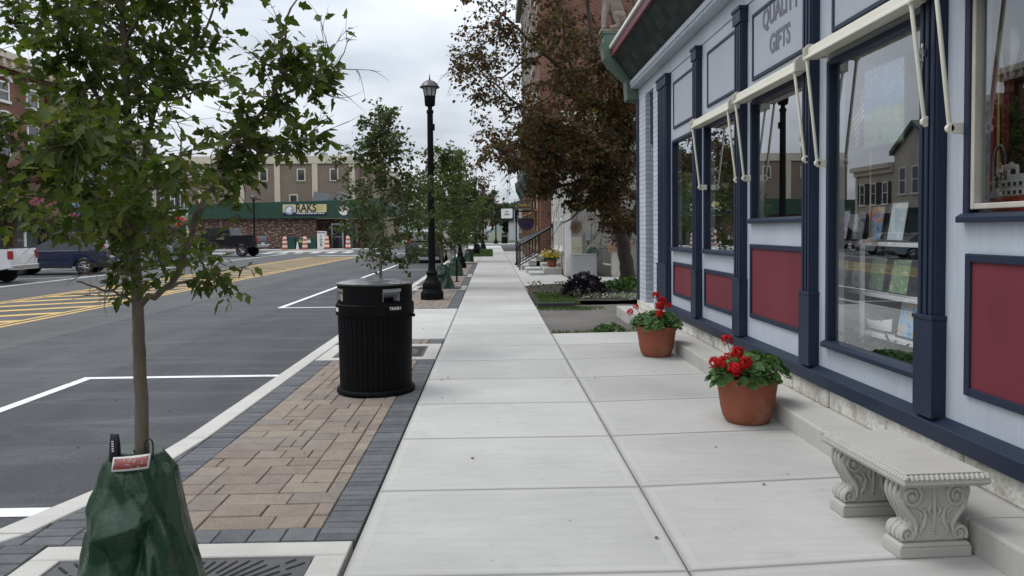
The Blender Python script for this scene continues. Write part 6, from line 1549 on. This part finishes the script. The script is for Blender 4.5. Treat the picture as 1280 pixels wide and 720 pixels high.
LIMBS = [
 ([(172, 385, 0), (186, 374, -.02), (205, 362, -.05), (226, 335, -.1), (247, 268, -.18), (266, 232, -.2), (278, 204, -.22), (291, 178, -.25), (318, 150, -.28), (338, 126, -.3), (350, 100, -.32), (352, 62, -.34), (361, 12, -.36)], .014, .0035),
 ([(291, 178, -.25), (320, 186, -.2), (352, 190, -.1), (378, 176, -.05)], .006, .003),
 ([(338, 126, -.3), (365, 112, -.2), (392, 100, -.15), (416, 88, -.1)], .006, .0025),
 ([(205, 362, -.05), (235, 350, .05), (262, 346, .12), (272, 338, .16)], .007, .003),
 ([(166, 250, 0), (183, 180, .1), (200, 122, .2), (217, 98, .26), (236, 74, .3), (255, 40, .34), (268, 5, .38)], .012, .004),
 ([(200, 122, .2), (232, 118, .35), (262, 100, .45)], .006, .003),
 ([(157, 60, .0), (175, 14, -.1), (216, -2, -.2), (250, -40, -.25)], .009, .004),
 ([(168, 322, 0), (140, 315, .1), (110, 303, .2), (72, 286, .28), (20, 262, .35), (-30, 250, .4)], .010, .003),
 ([(168, 300, 0), (135, 270, -.15), (95, 240, -.3), (50, 205, -.42), (0, 165, -.5), (-50, 140, -.55)], .011, .003),
 ([(163, 230, 0), (130, 180, .15), (95, 130, .3), (55, 70, .42), (15, 25, .5)], .011, .003),
 ([(160, 170, 0), (122, 120, -.15), (90, 60, -.28), (70, 5, -.36), (55, -60, -.4)], .010, .003),
 ([(157, 90, 0), (130, 40, .1), (105, -30, .2), (95, -90, .25)], .009, .003),
 ([(154, 20, 0), (185, -40, .1), (215, -110, .2)], .008, .003),
 ([(170, 345, 0), (150, 340, -.2), (128, 332, -.4), (105, 330, -.55)], .007, .003),
 ([(170, 350, 0), (190, 320, .25), (215, 300, .42), (238, 300, .55)], .008, .003),
 ([(172, 380, 0), (150, 368, -.05), (120, 358, -.1), (98, 350, -.12)], .006, .003),
 ([(164, 240, 0), (190, 230, -.35), (212, 215, -.55), (230, 190, -.65)], .008, .003),
 ([(161, 200, 0), (140, 190, -.4), (115, 180, -.6), (92, 176, -.7)], .007, .003),
 ([(169, 310, 0), (165, 290, -.35), (155, 270, -.55)], .006, .003),
 ([(158, 120, 0), (150, 80, .35), (140, 50, .55)], .006, .003),
]
for k, (pts, r0, r1) in enumerate(LIMBS):
    o = sk.limb(fp(pts), r0, r1, 7, .004, 3); m = len(o)
    lx = pts[-1][0]
    dens = 1.0 if lx < 215 else .72
    for i in range(2, m):
        u = i/m
        if u < .22: continue
        d = (o[i]-o[i-1]).normalized(); nt_ = 5 if rr.random() < .6*dens else 3
        for _ in range(nt_):
            if rr.random() > dens*room1(o[i]): continue
            side = Vector((rr.gauss(0, 1), rr.gauss(0, 1), rr.gauss(.15, .75))).normalized()
            sk.twig(o[i], d*.55+side*.8, rr.uniform(.09, .22), .0024, rr.randint(6, 9), .06, sub=1)
    if room1(o[-1]) > .1: sk.twig(o[-1], (o[-1]-o[-2]), .16, .003, 8, .02, sub=1)
for i in range(int(len(T_)*.48), len(T_)):
    for _ in range(5): sk.twig(T_[i], Vector((rr.gauss(0, 1), rr.gauss(0, 1), rr.gauss(.4, .4))), rr.uniform(.12, .3), .003, 7, .03, sub=1)
sk.mb.build('trunk', MAT_BARK, ft, FB, smooth=60)
sk.foliage('crown', MAT_LEAF1, ft, .041, 7, FB, lambda q, r: r.random() < max(.0, room1(q)**.5) and not (pix(q)[0] < 138 and pix(q)[1] > 302))
print('near sapling leaves', len(sk.sites))

def sapling(loc, label, h, z0, rad, nl, leafsize, mat, seed, r_tr=.03, shape=None, group='saplings along the kerb', name='sapling_tree', leaves=7, lobes=5, tw=2, sub=1, bark=None):
    t = thing(name, label, 'tree', loc, 0, group); s = Skel(seed); r = s.r
    tr = s.limb([(0, 0, 0), (r.gauss(0, .015), r.gauss(0, .015), h*.3), (r.gauss(0, .03), r.gauss(0, .03), h*.6), (r.gauss(0, .05), r.gauss(0, .05), h*.97)], r_tr, r_tr*.2, 9, .004, 6)
    for k in range(nl):
        u = (k+.5)/nl; z = z0+(h*.93-z0)*u; c = min(tr, key=lambda p: abs(p.z-z)); a = k*2.399+r.uniform(-.4, .4)
        env = (shape(u) if shape else (math.sin(math.pi*min(1, u*.75+.22))**.8))*rad*r.uniform(.65, 1.15); up = r.uniform(.35, .8)
        d = Vector((math.cos(a), math.sin(a), 0))
        o = s.limb([c, c+d*env*.35+Vector((0, 0, env*up*.22)), c+d*env*.7+Vector((0, 0, env*up*.6)), c+d*env+Vector((0, 0, env*up*1.05))], r_tr*.32*(1-.5*u), r_tr*.07, 5, rad*.012, 3)
        for i in range(2, len(o)):
            for _ in range(tw):
                sd_ = Vector((r.gauss(0, 1), r.gauss(0, 1), r.gauss(.25, .7))).normalized(); s.twig(o[i], (o[i]-o[i-1]).normalized()*.6+sd_*.7, rad*r.uniform(.14, .34), r_tr*.06+.001, leaves, .04, sub=sub)
    for i in range(int(len(tr)*.75), len(tr)): s.twig(tr[i], Vector((r.gauss(0, .6), r.gauss(0, .6), .8)), rad*.3, .002, leaves, 0, sub=1)
    s.mb.build('trunk', bark or MAT_BARK, t, smooth=60); s.foliage('crown', mat, t, leafsize, lobes, (0, 0, 0))
    return t
cone = lambda u: (.55+1.2*u if u < .25 else .85*(1-(u-.25)/.75)**.75+.12)
sapling((-1.385, 9.6, 0), 'slender olive green sapling directly behind the trash can', 3.12, 1.02, .70, 27, .053, MAT_LEAF2, 5, .026, cone, leaves=5, tw=2)
sapling((-1.32, 20.2, 0), 'pale green sapling behind the tallest street lamp', 3.75, .80, 1.05, 26, .085, MAT_LEAF3, 9, .035, cone, leaves=4, tw=2)
sapling((-1.27, 25.6, 0), 'green sapling whose arching top shows right of the tallest street lamp', 4.3, 1.0, 1.15, 22, .095, MAT_LEAF3, 14, .038, cone, leaves=4)
sapling((-1.2, 36.9, 0), 'darker sapling in front of the green banner', 3.9, .9, 1.1, 22, .12, MAT_LEAF2, 22, .04, cone, leaves=5)
sapling((-.93, 50.2, 0), 'thin reddish brown sapling on the grass patch', 5.0, .8, 1.15, 20, .13, leaf_mat('brown_leaf', [(.05, .03, .02), (.07, .045, .025), (.05, .05, .025)], .2), 27, .05, lambda u: .9-.4*u, leaves=4, tw=1)
sapling((-.9, 64.5, 0), 'bare looking sapling with few leaves beyond the grass patch', 6.0, 1.2, 1.7, 14, .15, MAT_CRAB, 29, .05, lambda u: .8, leaves=3, tw=1)

# ---- crabapple beside the shop
CB = Vector((3.45, 20.0, 0.03)); ct = thing('crabapple_tree', 'big spreading tree with dark reddish brown leaves beside the gift shop', 'tree', CB); sk = Skel(404); rr = sk.r
def room2(q):
    px, py = pix(q)
    if px < 564 or py > 312: return 0
    lim = 212 if px < 662 else (246 if px < 705 else (260 if px < 752 else 290))
    if py > lim: return .03
    if px < 655: return .66
    return .75 if py < 105 else 1
def cp(pts): return [at(x, y, Y=20.0+d) for x, y, d in pts]
CL = [([(786, 362, 0), (784, 335, 0), (778, 302, 0), (771, 270, .1), (765, 238, .2)], .215, .13),
 ([(771, 270, .1), (757, 240, -.5), (737, 218, -1.0), (706, 203, -1.5), (676, 198, -1.9), (650, 205, -2.1)], .10, .02),
 ([(765, 238, .2), (760, 190, .4), (753, 130, .6), (745, 70, .8), (735, 5, .9), (728, -70, 1.0), (722, -130, 1.0)], .12, .02),
 ([(779, 305, 0), (795, 265, .4), (806, 205, .8), (803, 120, 1.1), (795, 40, 1.3), (790, -50, 1.5)], .11, .02),
 ([(762, 215, .3), (730, 180, .8), (690, 152, 1.2), (645, 128, 1.6), (612, 100, 1.9), (588, 74, 2.0)], .08, .012),
 ([(754, 140, .6), (722, 108, -.3), (680, 66, -1.0), (640, 30, -1.5), (606, -2, -1.8)], .08, .012),
 ([(737, 218, -1), (705, 232, -1.7), (672, 222, -2.2), (640, 200, -2.6), (618, 178, -2.8)], .05, .01),
 ([(745, 70, .8), (712, 30, 1.6), (685, -30, 2.2), (660, -80, 2.6)], .06, .012),
 ([(720, 108, -.3), (712, 70, -.9), (702, 20, -1.3), (690, -40, -1.6)], .045, .012),
 ([(757, 240, -.5), (735, 250, -1.4), (715, 272, -2.0), (700, 280, -2.2)], .04, .01),
 ([(760, 190, .4), (770, 150, -1.0), (768, 110, -1.8), (762, 60, -2.3)], .07, .012),
 ([(765, 230, .2), (745, 200, 1.4), (715, 170, 2.4), (680, 160, 3.0)], .06, .012),
 ([(806, 205, .8), (780, 180, -.5), (765, 200, -1.4), (748, 250, -1.8)], .05, .01),
 ([(690, 152, 1.2), (668, 170, 1.0), (640, 176, .8), (618, 160, .6)], .035, .008),
 ([(680, 66, -1), (650, 80, -1.3), (622, 100, -1.5), (600, 92, -1.6)], .035, .008),
 ([(795, 265, .4), (780, 262, -.8), (765, 275, -1.5), (750, 290, -1.8)], .045, .01),
 ([(640, 30, -1.5), (615, 50, -1.7), (590, 62, -1.8)], .025, .007),
 ([(645, 128, 1.6), (660, 160, 1.8), (655, 190, 1.9)], .025, .007),
 ([(760, 190, .4), (738, 152, -.8), (715, 112, -1.6), (704, 70, -2.2)], .05, .01), ([(765, 225, .2), (788, 172, -1.0), (784, 122, -1.8), (768, 82, -2.4)], .05, .01),
 ([(757, 240, -.5), (728, 196, -1.6), (700, 165, -2.4), (676, 150, -2.9)], .045, .01), ([(765, 235, .2), (770, 205, -1.2), (745, 180, -2.2), (725, 172, -2.8)], .045, .01),
 ([(735, 217, -1), (715, 185, -.2), (690, 175, .4), (668, 182, .9)], .04, .009)]
for pts, r0, r1 in CL:
    o = sk.limb(cp(pts), r0, r1, 8, .02, 4); m = len(o)
    if r0 > .2: continue
    for i in range(2, m):
        u = i/m
        if u < .2: continue
        px = pts[min(len(pts)-1, int(u*len(pts)))][0]; k = 3
        for _ in range(k):
            if rr.random() > room2(o[i]): continue
            sd_ = Vector((rr.gauss(0, 1), rr.gauss(0, 1), rr.gauss(.0, .8))).normalized()
            sk.twig(o[i], (o[i]-o[i-1]).normalized()*.5+sd_, rr.uniform(.45, 1.15), .009, 20, .10, sub=2)
    sk.twig(o[-1], o[-1]-o[-2], .7, .008, 14, .12, sub=2)
sk.mb.build('trunk', MAT_BARKD, ct, CB, smooth=60)
sk.foliage('crown', MAT_CRAB, ct, .088, 5, CB, lambda q, r: r.random() < room2(q), 1.9, .4)
print('crabapple leaves', len(sk.sites))

# ---- planting bed
r = random.Random(55)
def clump(name, label, cat, loc, rad, h, n, size, mat, seed, lobes=5, group=None, flat=False):
    q = random.Random(seed); b = MB(); pts = []
    for i in range(n):
        a = q.uniform(0, 6.28); k = math.sqrt(q.random()); z = h*(1-k*k)**.5*q.uniform(.45, 1.0)
        pts.append((rad*k*math.cos(a), rad*k*math.sin(a), z+.01))
    for p in pts: leaf(b, p, Vector((p[0]/rad+q.gauss(0, .5), p[1]/rad+q.gauss(0, .5), .3+q.gauss(0, .4))), size*q.uniform(.6, 1.25), q, lobes, .3)
    for i in range(30): a = q.uniform(0, 6.28); k = rad*.7*q.random(); b.tube([(0, 0, 0), (k*.6*math.cos(a), k*.6*math.sin(a), h*.5), (k*math.cos(a), k*math.sin(a), h*.85)], .004, 4)
    o = b.build(name, mat, base=None, recalc=False); o.location = loc; return tag(o, label, cat, group)
clump('heuchera_plant', 'mounded dark purple leaved plant at the edge of the planting bed', 'plant', (2.02, 16.6, .05), .44, .50, 520, .11, MAT_HEUC, 1)
clump('leafy_plant', 'low green plant between the dark purple plant and the tree trunk', 'plant', (3.0, 17.8, .05), .45, .28, 260, .10, MAT_LEAFG, 2)
clump('leafy_plant', 'small yellow green plant at the foot of the dark tree', 'plant', (3.5, 18.9, .05), .34, .26, 220, .09, MAT_LEAF3, 3)
clump('leafy_plant', 'little green tuft at the corner of the gift shop step', 'plant', (1.75, 11.35, -.03), .22, .10, 120, .06, MAT_LEAFG, 4)
gr_ = r
MAT_COVER = leaf_mat('ground_cover_leaf', [(.04, .07, .015), (.07, .10, .025), (.10, .10, .04), (.05, .06, .03)], .2)
b = MB()
for i in range(1700): 
    x, y = gr_.uniform(.92, 4.6), gr_.uniform(15.5, 20.3)
    if mnoise.noise((x*1.3, y*1.3, 7)) < .08: continue
    leaf(b, (x, y, .035+gr_.uniform(0, .10)), Vector((gr_.gauss(0, 1), gr_.gauss(0, 1), .5)), gr_.uniform(.04, .08), gr_, 5)
struct(b.build('ground_cover', MAT_COVER, recalc=False), 'stuff')
b = MB()
for i in range(500):
    x, y = gr_.gauss(2.9, .5), gr_.gauss(16.0, .25); leaf(b, (x, y, .06+gr_.uniform(0, .08)), Vector((gr_.gauss(0, 1), gr_.gauss(0, 1), .6)), gr_.uniform(.03, .06), gr_, 5)
struct(b.build('pale_ground_cover', leaf_mat('pale_cover_leaf', [(.30, .30, .27), (.16, .2, .12), (.40, .39, .36)], .2), recalc=False), 'stuff')
blades('lawn_patch', 5000, lambda q: (q.uniform(.92, 1.75), q.uniform(15.05, 17.4)), .06, .006, seed=3, zf=lambda x, y: .02)
blades('grass_fringe', 1300, lambda q: (q.uniform(.88, 1.9) if q.random() < .75 else q.uniform(1.5, 2.2), q.uniform(11.08, 11.4) if q.random() < .4 else q.uniform(14.4, 15.0)), .05, .006, seed=5, zf=lambda x, y: -.03)
e = MB(); e.box(.90, 1.62, 14.92, 15.02, -.08, .075); e.box(.90, 1.0, 15.025, 17.5, -.08, .06); tag(e.build('bed_edging', M('edging_black', (.03, .03, .032), .8, .2), base=(1.2, 15, 0), bev=.02), 'low black edging around the front corner of the planting bed', 'edging')
# grass patch at the far kerb
e = MB(); e.box(-2.0, .05, 44, 58, -.1, .02); struct(e.build('grass_patch', MAT_GRASSG))
blades('grass_patch_blades', 9000, lambda q: (q.uniform(-1.95, .02), q.uniform(44.05, 57.9)), .10, .018, seed=8, zf=lambda x, y: .02)
# distant trees and hills
def bgtree(loc, label, h, rad, seed, mat): 
    return sapling(loc, label, h, h*.22, rad, 22, .34, mat, seed, h*.022, lambda u: .75+.5*math.sin(math.pi*u)*(1-u*.4), 'trees in the distance', 'distant_tree', 6, 5, 2, 1, MAT_BARKD)
MAT_FAR = leaf_mat('far_leaf', [(.045, .065, .03), (.06, .08, .04), (.075, .095, .045)], .2)
bgtree((6.2, 108, 0), 'rounded green tree at the right end of the distant street', 5.0, 2.6, 61, MAT_FAR); bgtree((2.8, 125, 0), 'pointed dark tree near the middle of the distant street', 5.5, 1.6, 62, MAT_FAR)
bgtree((-.8, 118, 0), 'taller round tree behind the farthest street lamp', 7.0, 2.0, 63, MAT_FAR); bgtree((-6.5, 120, 0), 'green tree behind the long white trailer', 6.0, 2.6, 64, MAT_FAR); bgtree((11, 130, 0), 'broad green tree beyond the low pale shed', 8, 4, 65, MAT_LEAF2)
bgtree((-12.5, 112, 0), 'green tree at the left end of the distant street', 9, 4, 66, MAT_LEAF2)
b = MB(); nx, ny = 60, 14; vs = []
for j in range(ny+1):
    for i in range(nx+1):
        x = -900+1800*i/nx; y = 620+520*j/ny; s_ = math.sin(math.pi*j/ny)
        vs.append((x, y, -2+s_*(24+10*mnoise.noise((x*.004, y*.006, 0))+5*mnoise.noise((x*.02, y*.02, 4)))))
b.add(vs, [(j*(nx+1)+i, j*(nx+1)+i+1, (j+1)*(nx+1)+i+1, (j+1)*(nx+1)+i) for j in range(ny) for i in range(nx)])
t = NT('far_hills'); n = t.noise(t.pos(), .05, 6, .7); t.bsdf(t.ramp(n, [(.3, (.06, .085, .075)), (.7, (.10, .125, .105))]), .95, n, 3); struct(b.build('hills', t.m, smooth=180))  # distance haze is put into the hills' pale bluish base colour
# leaf litter and specks
r = random.Random(12); b = MB()
for i in range(150):
    x = r.choice((r.uniform(-4.5, -2.3), r.uniform(-2.0, -.8), r.uniform(-.6, 2.1), r.uniform(-7, -4))); y = r.uniform(3.5, 17) ; z = (ZR if x < -2.28 else .0)+.006
    leaf(b, (x, y, z), Vector((r.gauss(0, 1), r.gauss(0, 1), .05)), r.uniform(.012, .035), r, 5, .3, roll=r.uniform(-.3, .3))
struct(b.build('leaf_litter', leaf_mat('dry_leaf', [(.10, .06, .03), (.05, .035, .02), (.2, .17, .13)], .1), recalc=False), 'stuff')

# ================================================================== vehicles
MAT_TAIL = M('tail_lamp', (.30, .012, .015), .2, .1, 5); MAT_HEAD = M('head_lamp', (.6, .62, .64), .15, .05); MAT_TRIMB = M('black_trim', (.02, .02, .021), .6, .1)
def paint(name, col): return M(name, col, .28, .04, 2, 30, coat=.8)
KIND = {
 'suv': dict(w=.91, wheels=(1.36, -1.28), wr=.355, lo=[(2.17, .30), (2.24, .50), (2.20, .78), (1.98, .94), (1.0, 1.06), (-1.95, 1.10), (-2.18, 1.02), (-2.22, .62), (-2.18, .36)],
             cab=[(1.06, 1.05), (.12, 1.58), (-.35, 1.645), (-1.45, 1.62), (-1.86, 1.52), (-2.14, 1.09)], sill=.30, pill=(-.30, -1.25)),
 'sedan': dict(w=.89, wheels=(1.40, -1.36), wr=.32, lo=[(2.26, .26), (2.34, .46), (2.28, .68), (1.9, .82), (.95, .93), (-1.6, .98), (-2.22, .94), (-2.32, .7), (-2.28, .34)],
               cab=[(1.0, .92), (.15, 1.36), (-.35, 1.43), (-1.0, 1.38), (-1.75, .98)], sill=.24, pill=(-.35, -1.1)),
 'truck': dict(w=1.0, wheels=(1.85, -1.75), wr=.42, lo=[(2.78, .48), (2.85, .75), (2.82, 1.12), (2.55, 1.24), (1.55, 1.32), (-.85, 1.36), (-2.85, 1.36), (-2.90, .95), (-2.88, .62)],
               cab=[(1.55, 1.30), (.85, 1.90), (.35, 1.96), (-.75, 1.93), (-.92, 1.35)], sill=.52, pill=(.25,)),
}
def vehicle(name, label, kind, loc, head, mat, scale=1.0, chrome=True, lift=0.0, cat=None):
    K = KIND[kind]; t = thing(name, label, cat or {'suv': 'car', 'sedan': 'car', 'truck': 'pickup truck'}[kind], loc, R(head)); t.scale = (scale,)*3
    w_, lo, cab, wr = K['w'], K['lo'], K['cab'], K['wr']; L_ = lift
    poly = [(x, z+L_) for x, z in lo]; bot = []
    for wx in sorted(K['wheels']):
        ar = wr*1.17
        bot += [(wx+ar*math.cos(a), wr+ar*math.sin(a)) for a in [math.pi-math.pi*i/10 for i in range(11)] if wr+ar*math.sin(a) > K['sill']+L_] if True else []
    full = poly + [(K['wheels'][1]-wr*1.5, K['sill']+L_)] + bot + [(K['wheels'][0]+wr*1.5, K['sill']+L_)]
    c0 = (0, .75+L_)
    b = MB(); ys = ((-w_, .965), (-w_+.05, .99), (-w_+.16, 1.0), (w_-.16, 1.0), (w_-.05, .99), (w_, .965)); n = len(full)
    for y, k in ys: b.v += [(c0[0]+(x-c0[0])*(1 if k > .98 else .985), y, c0[1]+(z-c0[1])*k) for x, z in full]
    for s_ in range(len(ys)-1): b.f += [(s_*n+i, s_*n+(i+1) % n, (s_+1)*n+(i+1) % n, (s_+1)*n+i) for i in range(n)]
    b.f += [tuple(range(n)), tuple(range((len(ys)-1)*n, len(ys)*n))[::-1]]; b.m = [0]*len(b.f)
    b.build('body', mat, t, smooth=32)
    zb, zt = cab[0][1], max(z for _, z in cab)
    def yw(z): return w_*.94+(w_*.76-w_*.94)*max(0, (z-zb)/(zt-zb))
    b = MB(); m = len(cab); b.v = [(x, yw(z), z+L_) for x, z in cab]+[(x, -yw(z), z+L_) for x, z in cab]
    b.f = [tuple(range(m)), tuple(range(m, 2*m))[::-1]]+[(i, i+1, m+i+1, m+i) for i in range(m-1)]; b.m = [0]*len(b.f)
    cb_ = b.build('cabin', mat, t, smooth=30)
    ccx = sum(x for x, _ in cab)/m
    for sg in (-1, 1):
        g = MB(); pts = []
        top = [(x, z) for x, z in cab if z > zb+.6*(zt-zb)]
        x0, x1 = cab[0][0]-.22, cab[-1][0]+.16; zl, zu = zb+.06, zt-.10
        def xa(z, fr):  # where the front/rear pillar stands at height z
            seq = cab if fr else cab[::-1]
            for (ax, az), (bx, bz) in zip(seq, seq[1:]):
                if az <= z <= bz: return ax+(bx-ax)*(z-az)/(bz-az)
            return seq[len(seq)//2][0]
        f0, f1 = xa(zl, True)-.17, xa(zu, True)-.12; r0, r1 = xa(zl, False)+.12, xa(zu, False)+.10
        cuts = [None]+list(K['pill'])+[None]
        for a, c in zip(cuts, cuts[1:]):
            q = [(f0 if a is None else a-.035, zl), (f1 if a is None else a-.035, zu), (r1 if c is None else c+.035, zu), (r0 if c is None else c+.035, zl)]
            o = len(g.v); g.v += [(x, sg*(yw(z)+.006), z+L_) for x, z in q]+[(x, sg*(yw(z)-.01), z+L_) for x, z in q]; g.f += [(o, o+1, o+2, o+3), (o+4, o+7, o+6, o+5)]+[(o+i, o+(i+1) % 4, o+4+(i+1) % 4, o+4+i) for i in range(4)]; g.m += [0]*6
        g.build('side_window', GLASSC, cb_)
        if chrome:
            d = MB(); d.box(r0-.05, f0+.05, sg*(w_*.945)-.012, sg*(w_*.945)+.012, zb+L_+.015, zb+L_+.04); d.build('chrome_strip', MAT_CHROME, cb_)
    for (i, j, nm) in ((0, 1, 'windscreen'), (m-1, m-2, 'rear_window')):
        (ax, az), (bx, bz) = cab[i], cab[j]; g = MB(); d = Vector((bx-ax, 0, bz-az)); nn = Vector((d.z, 0, -d.x)).normalized()*(.008 if i == 0 else -.008)
        if nn.x*(1 if i == 0 else -1) < 0: nn = -nn
        q = []
        for u, k in ((.10, .92), (.90, .90)): p = Vector((ax, 0, az+L_))+d*u+nn; q.append((p, yw(p.z-L_)*k))
        g.add([(q[0][0].x, -q[0][1], q[0][0].z), (q[0][0].x, q[0][1], q[0][0].z), (q[1][0].x, q[1][1], q[1][0].z), (q[1][0].x, -q[1][1], q[1][0].z)], [(0, 1, 2, 3)])
        o = g.build(nm, GLASSC, cb_); o.modifiers.new('th', 'SOLIDIFY').thickness = .006
    for wx in K['wheels']:
        for sg in (-1, 1):
            b = MB(); y0 = sg*(w_-.11); b.lathe([(wr*.62, -.11), (wr*.92, -.115), (wr, -.085), (wr, .085), (wr*.92, .115), (wr*.62, .11)], (wx, y0, wr), 26, axis='y'); wh = b.build('wheel', MAT_TYRE, t, smooth=40)
            b = MB(); yo = y0+sg*.095; b.lathe([(wr*.64, -.02), (wr*.64, .015), (wr*.58, .02), (wr*.55, .0)], (wx, yo, wr), 26, axis='y', cap=False)
            for k in range(7):
                a = 2*math.pi*k/7; b.tube([(wx+wr*.12*math.cos(a), yo+sg*.012, wr+wr*.12*math.sin(a)), (wx+wr*.58*math.cos(a), yo+sg*.004, wr+wr*.58*math.sin(a))], [wr*.10, wr*.075], 5)
            b.ball((wx, yo+sg*.012, wr), (wr*.14, .02, wr*.14), 8, 5); b.build('rim', MAT_CHROME, wh, smooth=40)
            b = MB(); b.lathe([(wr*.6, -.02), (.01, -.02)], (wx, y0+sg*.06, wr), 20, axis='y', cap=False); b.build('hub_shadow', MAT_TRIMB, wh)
    xr, zr_ = lo[-2]; xf, zf = lo[1]
    for sg in (-1, 1):
        b = MB()
        if kind == 'suv': b.prism([(-2.20, .98), (-2.12, .95), (-1.98, 1.50), (-2.02, 1.52)], 'y', sg*(w_*.80)-.09, sg*(w_*.80)+.09)
        elif kind == 'truck': b.box(-2.915, -2.78, sg*(w_-.10)-.095, sg*(w_-.10)+.11, .95+L_, 1.28+L_)
        else: b.box(-2.335, -2.15, sg*(w_-.22)-.18, sg*(w_-.22)+.2, .72, .90)
        b.build('tail_lamp', MAT_TAIL, t, bev=.02)
        b = MB(); zz = lo[2][1]+L_; b.box(lo[2][0]-.22, lo[2][0]+.03, sg*(w_-.24)-.2, sg*(w_-.24)+.18, zz-.16, zz-.01); b.build('headlight', MAT_HEAD, t, bev=.03)
        b = MB(); b.ball((cab[0][0]-.25, sg*(w_+.09), zb+.10+L_), (.07, .10, .075), 8, 6); b.build('mirror', mat if kind != 'truck' else MAT_TRIMB, t, smooth=60)
        b = MB(); b.box(K['wheels'][1]+wr*1.3, K['wheels'][0]-wr*1.3, sg*(w_)-.02, sg*(w_)+.012, K['sill']+L_, K['sill']+.10+L_)
        for hx in (K['pill'][0]-.1, K['pill'][0]+.95): b.box(hx-.10, hx+.10, sg*w_-.01, sg*w_+.022, zb-.16+L_, zb-.13+L_)
        b.build('side_trim', MAT_TRIMB, t, bev=.008)
    b = MB(); z0 = K['sill']+.02+L_; b.box(xr-.07, xr+.16, -w_*.93, w_*.93, z0, z0+.20); b.build('rear_bumper', MAT_CHROME if kind == 'truck' else MAT_TRIMB, t, bev=.03)
    b = MB(); b.box(xf-.14, xf+.05, -w_*.93, w_*.93, z0, z0+.18); b.build('front_bumper', MAT_CHROME if kind == 'truck' else MAT_TRIMB, t, bev=.03)
    b = MB(); b.box(xr-.012, xr+.05, -.26, .26, .74+L_, .87+L_); b.build('number_plate', MAT_REFL, t)
    b = MB(); b.box(xf-.02, xf+.02, -.5, .5, z0+.22, z0+.40); b.build('grille', MAT_TRIMB, t, bev=.01)
    if kind == 'truck':
        b = MB(); b.box(-2.72, -1.0, -w_+.13, w_-.13, 1.365+L_, 1.372+L_); b.box(-2.80, -.95, w_-.14, w_-.02, 1.362+L_, 1.40+L_); b.box(-2.80, -.95, -w_+.02, -w_+.14, 1.362+L_, 1.40+L_); b.box(-2.84, -2.72, -w_+.14, w_-.14, 1.362+L_, 1.40+L_); b.build('bed', MAT_TRIMB, t)
    else:
        b = MB()
        for sg in (-1, 1): b.tube([(cab[1][0]-.3, sg*w_*.66, zt+.03), (cab[-2][0]+.1, sg*w_*.66, zt+.02)], .018, 6)
        if kind == 'suv': b.build('roof_rail', MAT_CHROME, t)
    return t
HEAD = 191.6
vehicle('pickup_truck', 'white pickup truck cut off by the left edge of the photo', 'truck', (at(33, 330, Y=26.3).x-2.46, 26.0, ZR), 184, paint('paint_white', (.66, .67, .68)), .86)
vehicle('parked_suv', 'dark blue compact SUV with chrome window strips across the street', 'suv', (at(74, 330, Y=31.6).x, 31.6, ZR), HEAD, paint('paint_blue', (.008, .012, .048)), .90)
vehicle('parked_car', 'pale blue grey sedan behind the blue SUV and the nearest sapling', 'sedan', (at(176, 320, Y=38).x, 38, ZR), HEAD, paint('paint_pale_blue', (.22, .28, .34)), .95)
vehicle('parked_car', 'silver sedan between the pale sedan and the dark pickup', 'sedan', (at(205, 320, Y=44).x, 44, ZR), HEAD, paint('paint_silver', (.40, .40, .39)), .95)
vehicle('pickup_truck', 'black raised pickup truck in front of the lumber store', 'truck', (at(281, 310, Y=53).x, 53, ZR), 172, paint('paint_black', (.012, .014, .016)), .95, False, .12)
vehicle('parked_suv', 'dark green SUV parked at the right kerb behind the leaves of the sapling', 'suv', (-3.45, 41.0, ZR), 90, paint('paint_dark_green', (.014, .020, .022)), 1.05, False)
vehicle('parked_car', 'small white car parked far down the street', 'sedan', (-3.3, 97, ZR), 90, paint('paint_white', (.66, .67, .68)), 1.0)
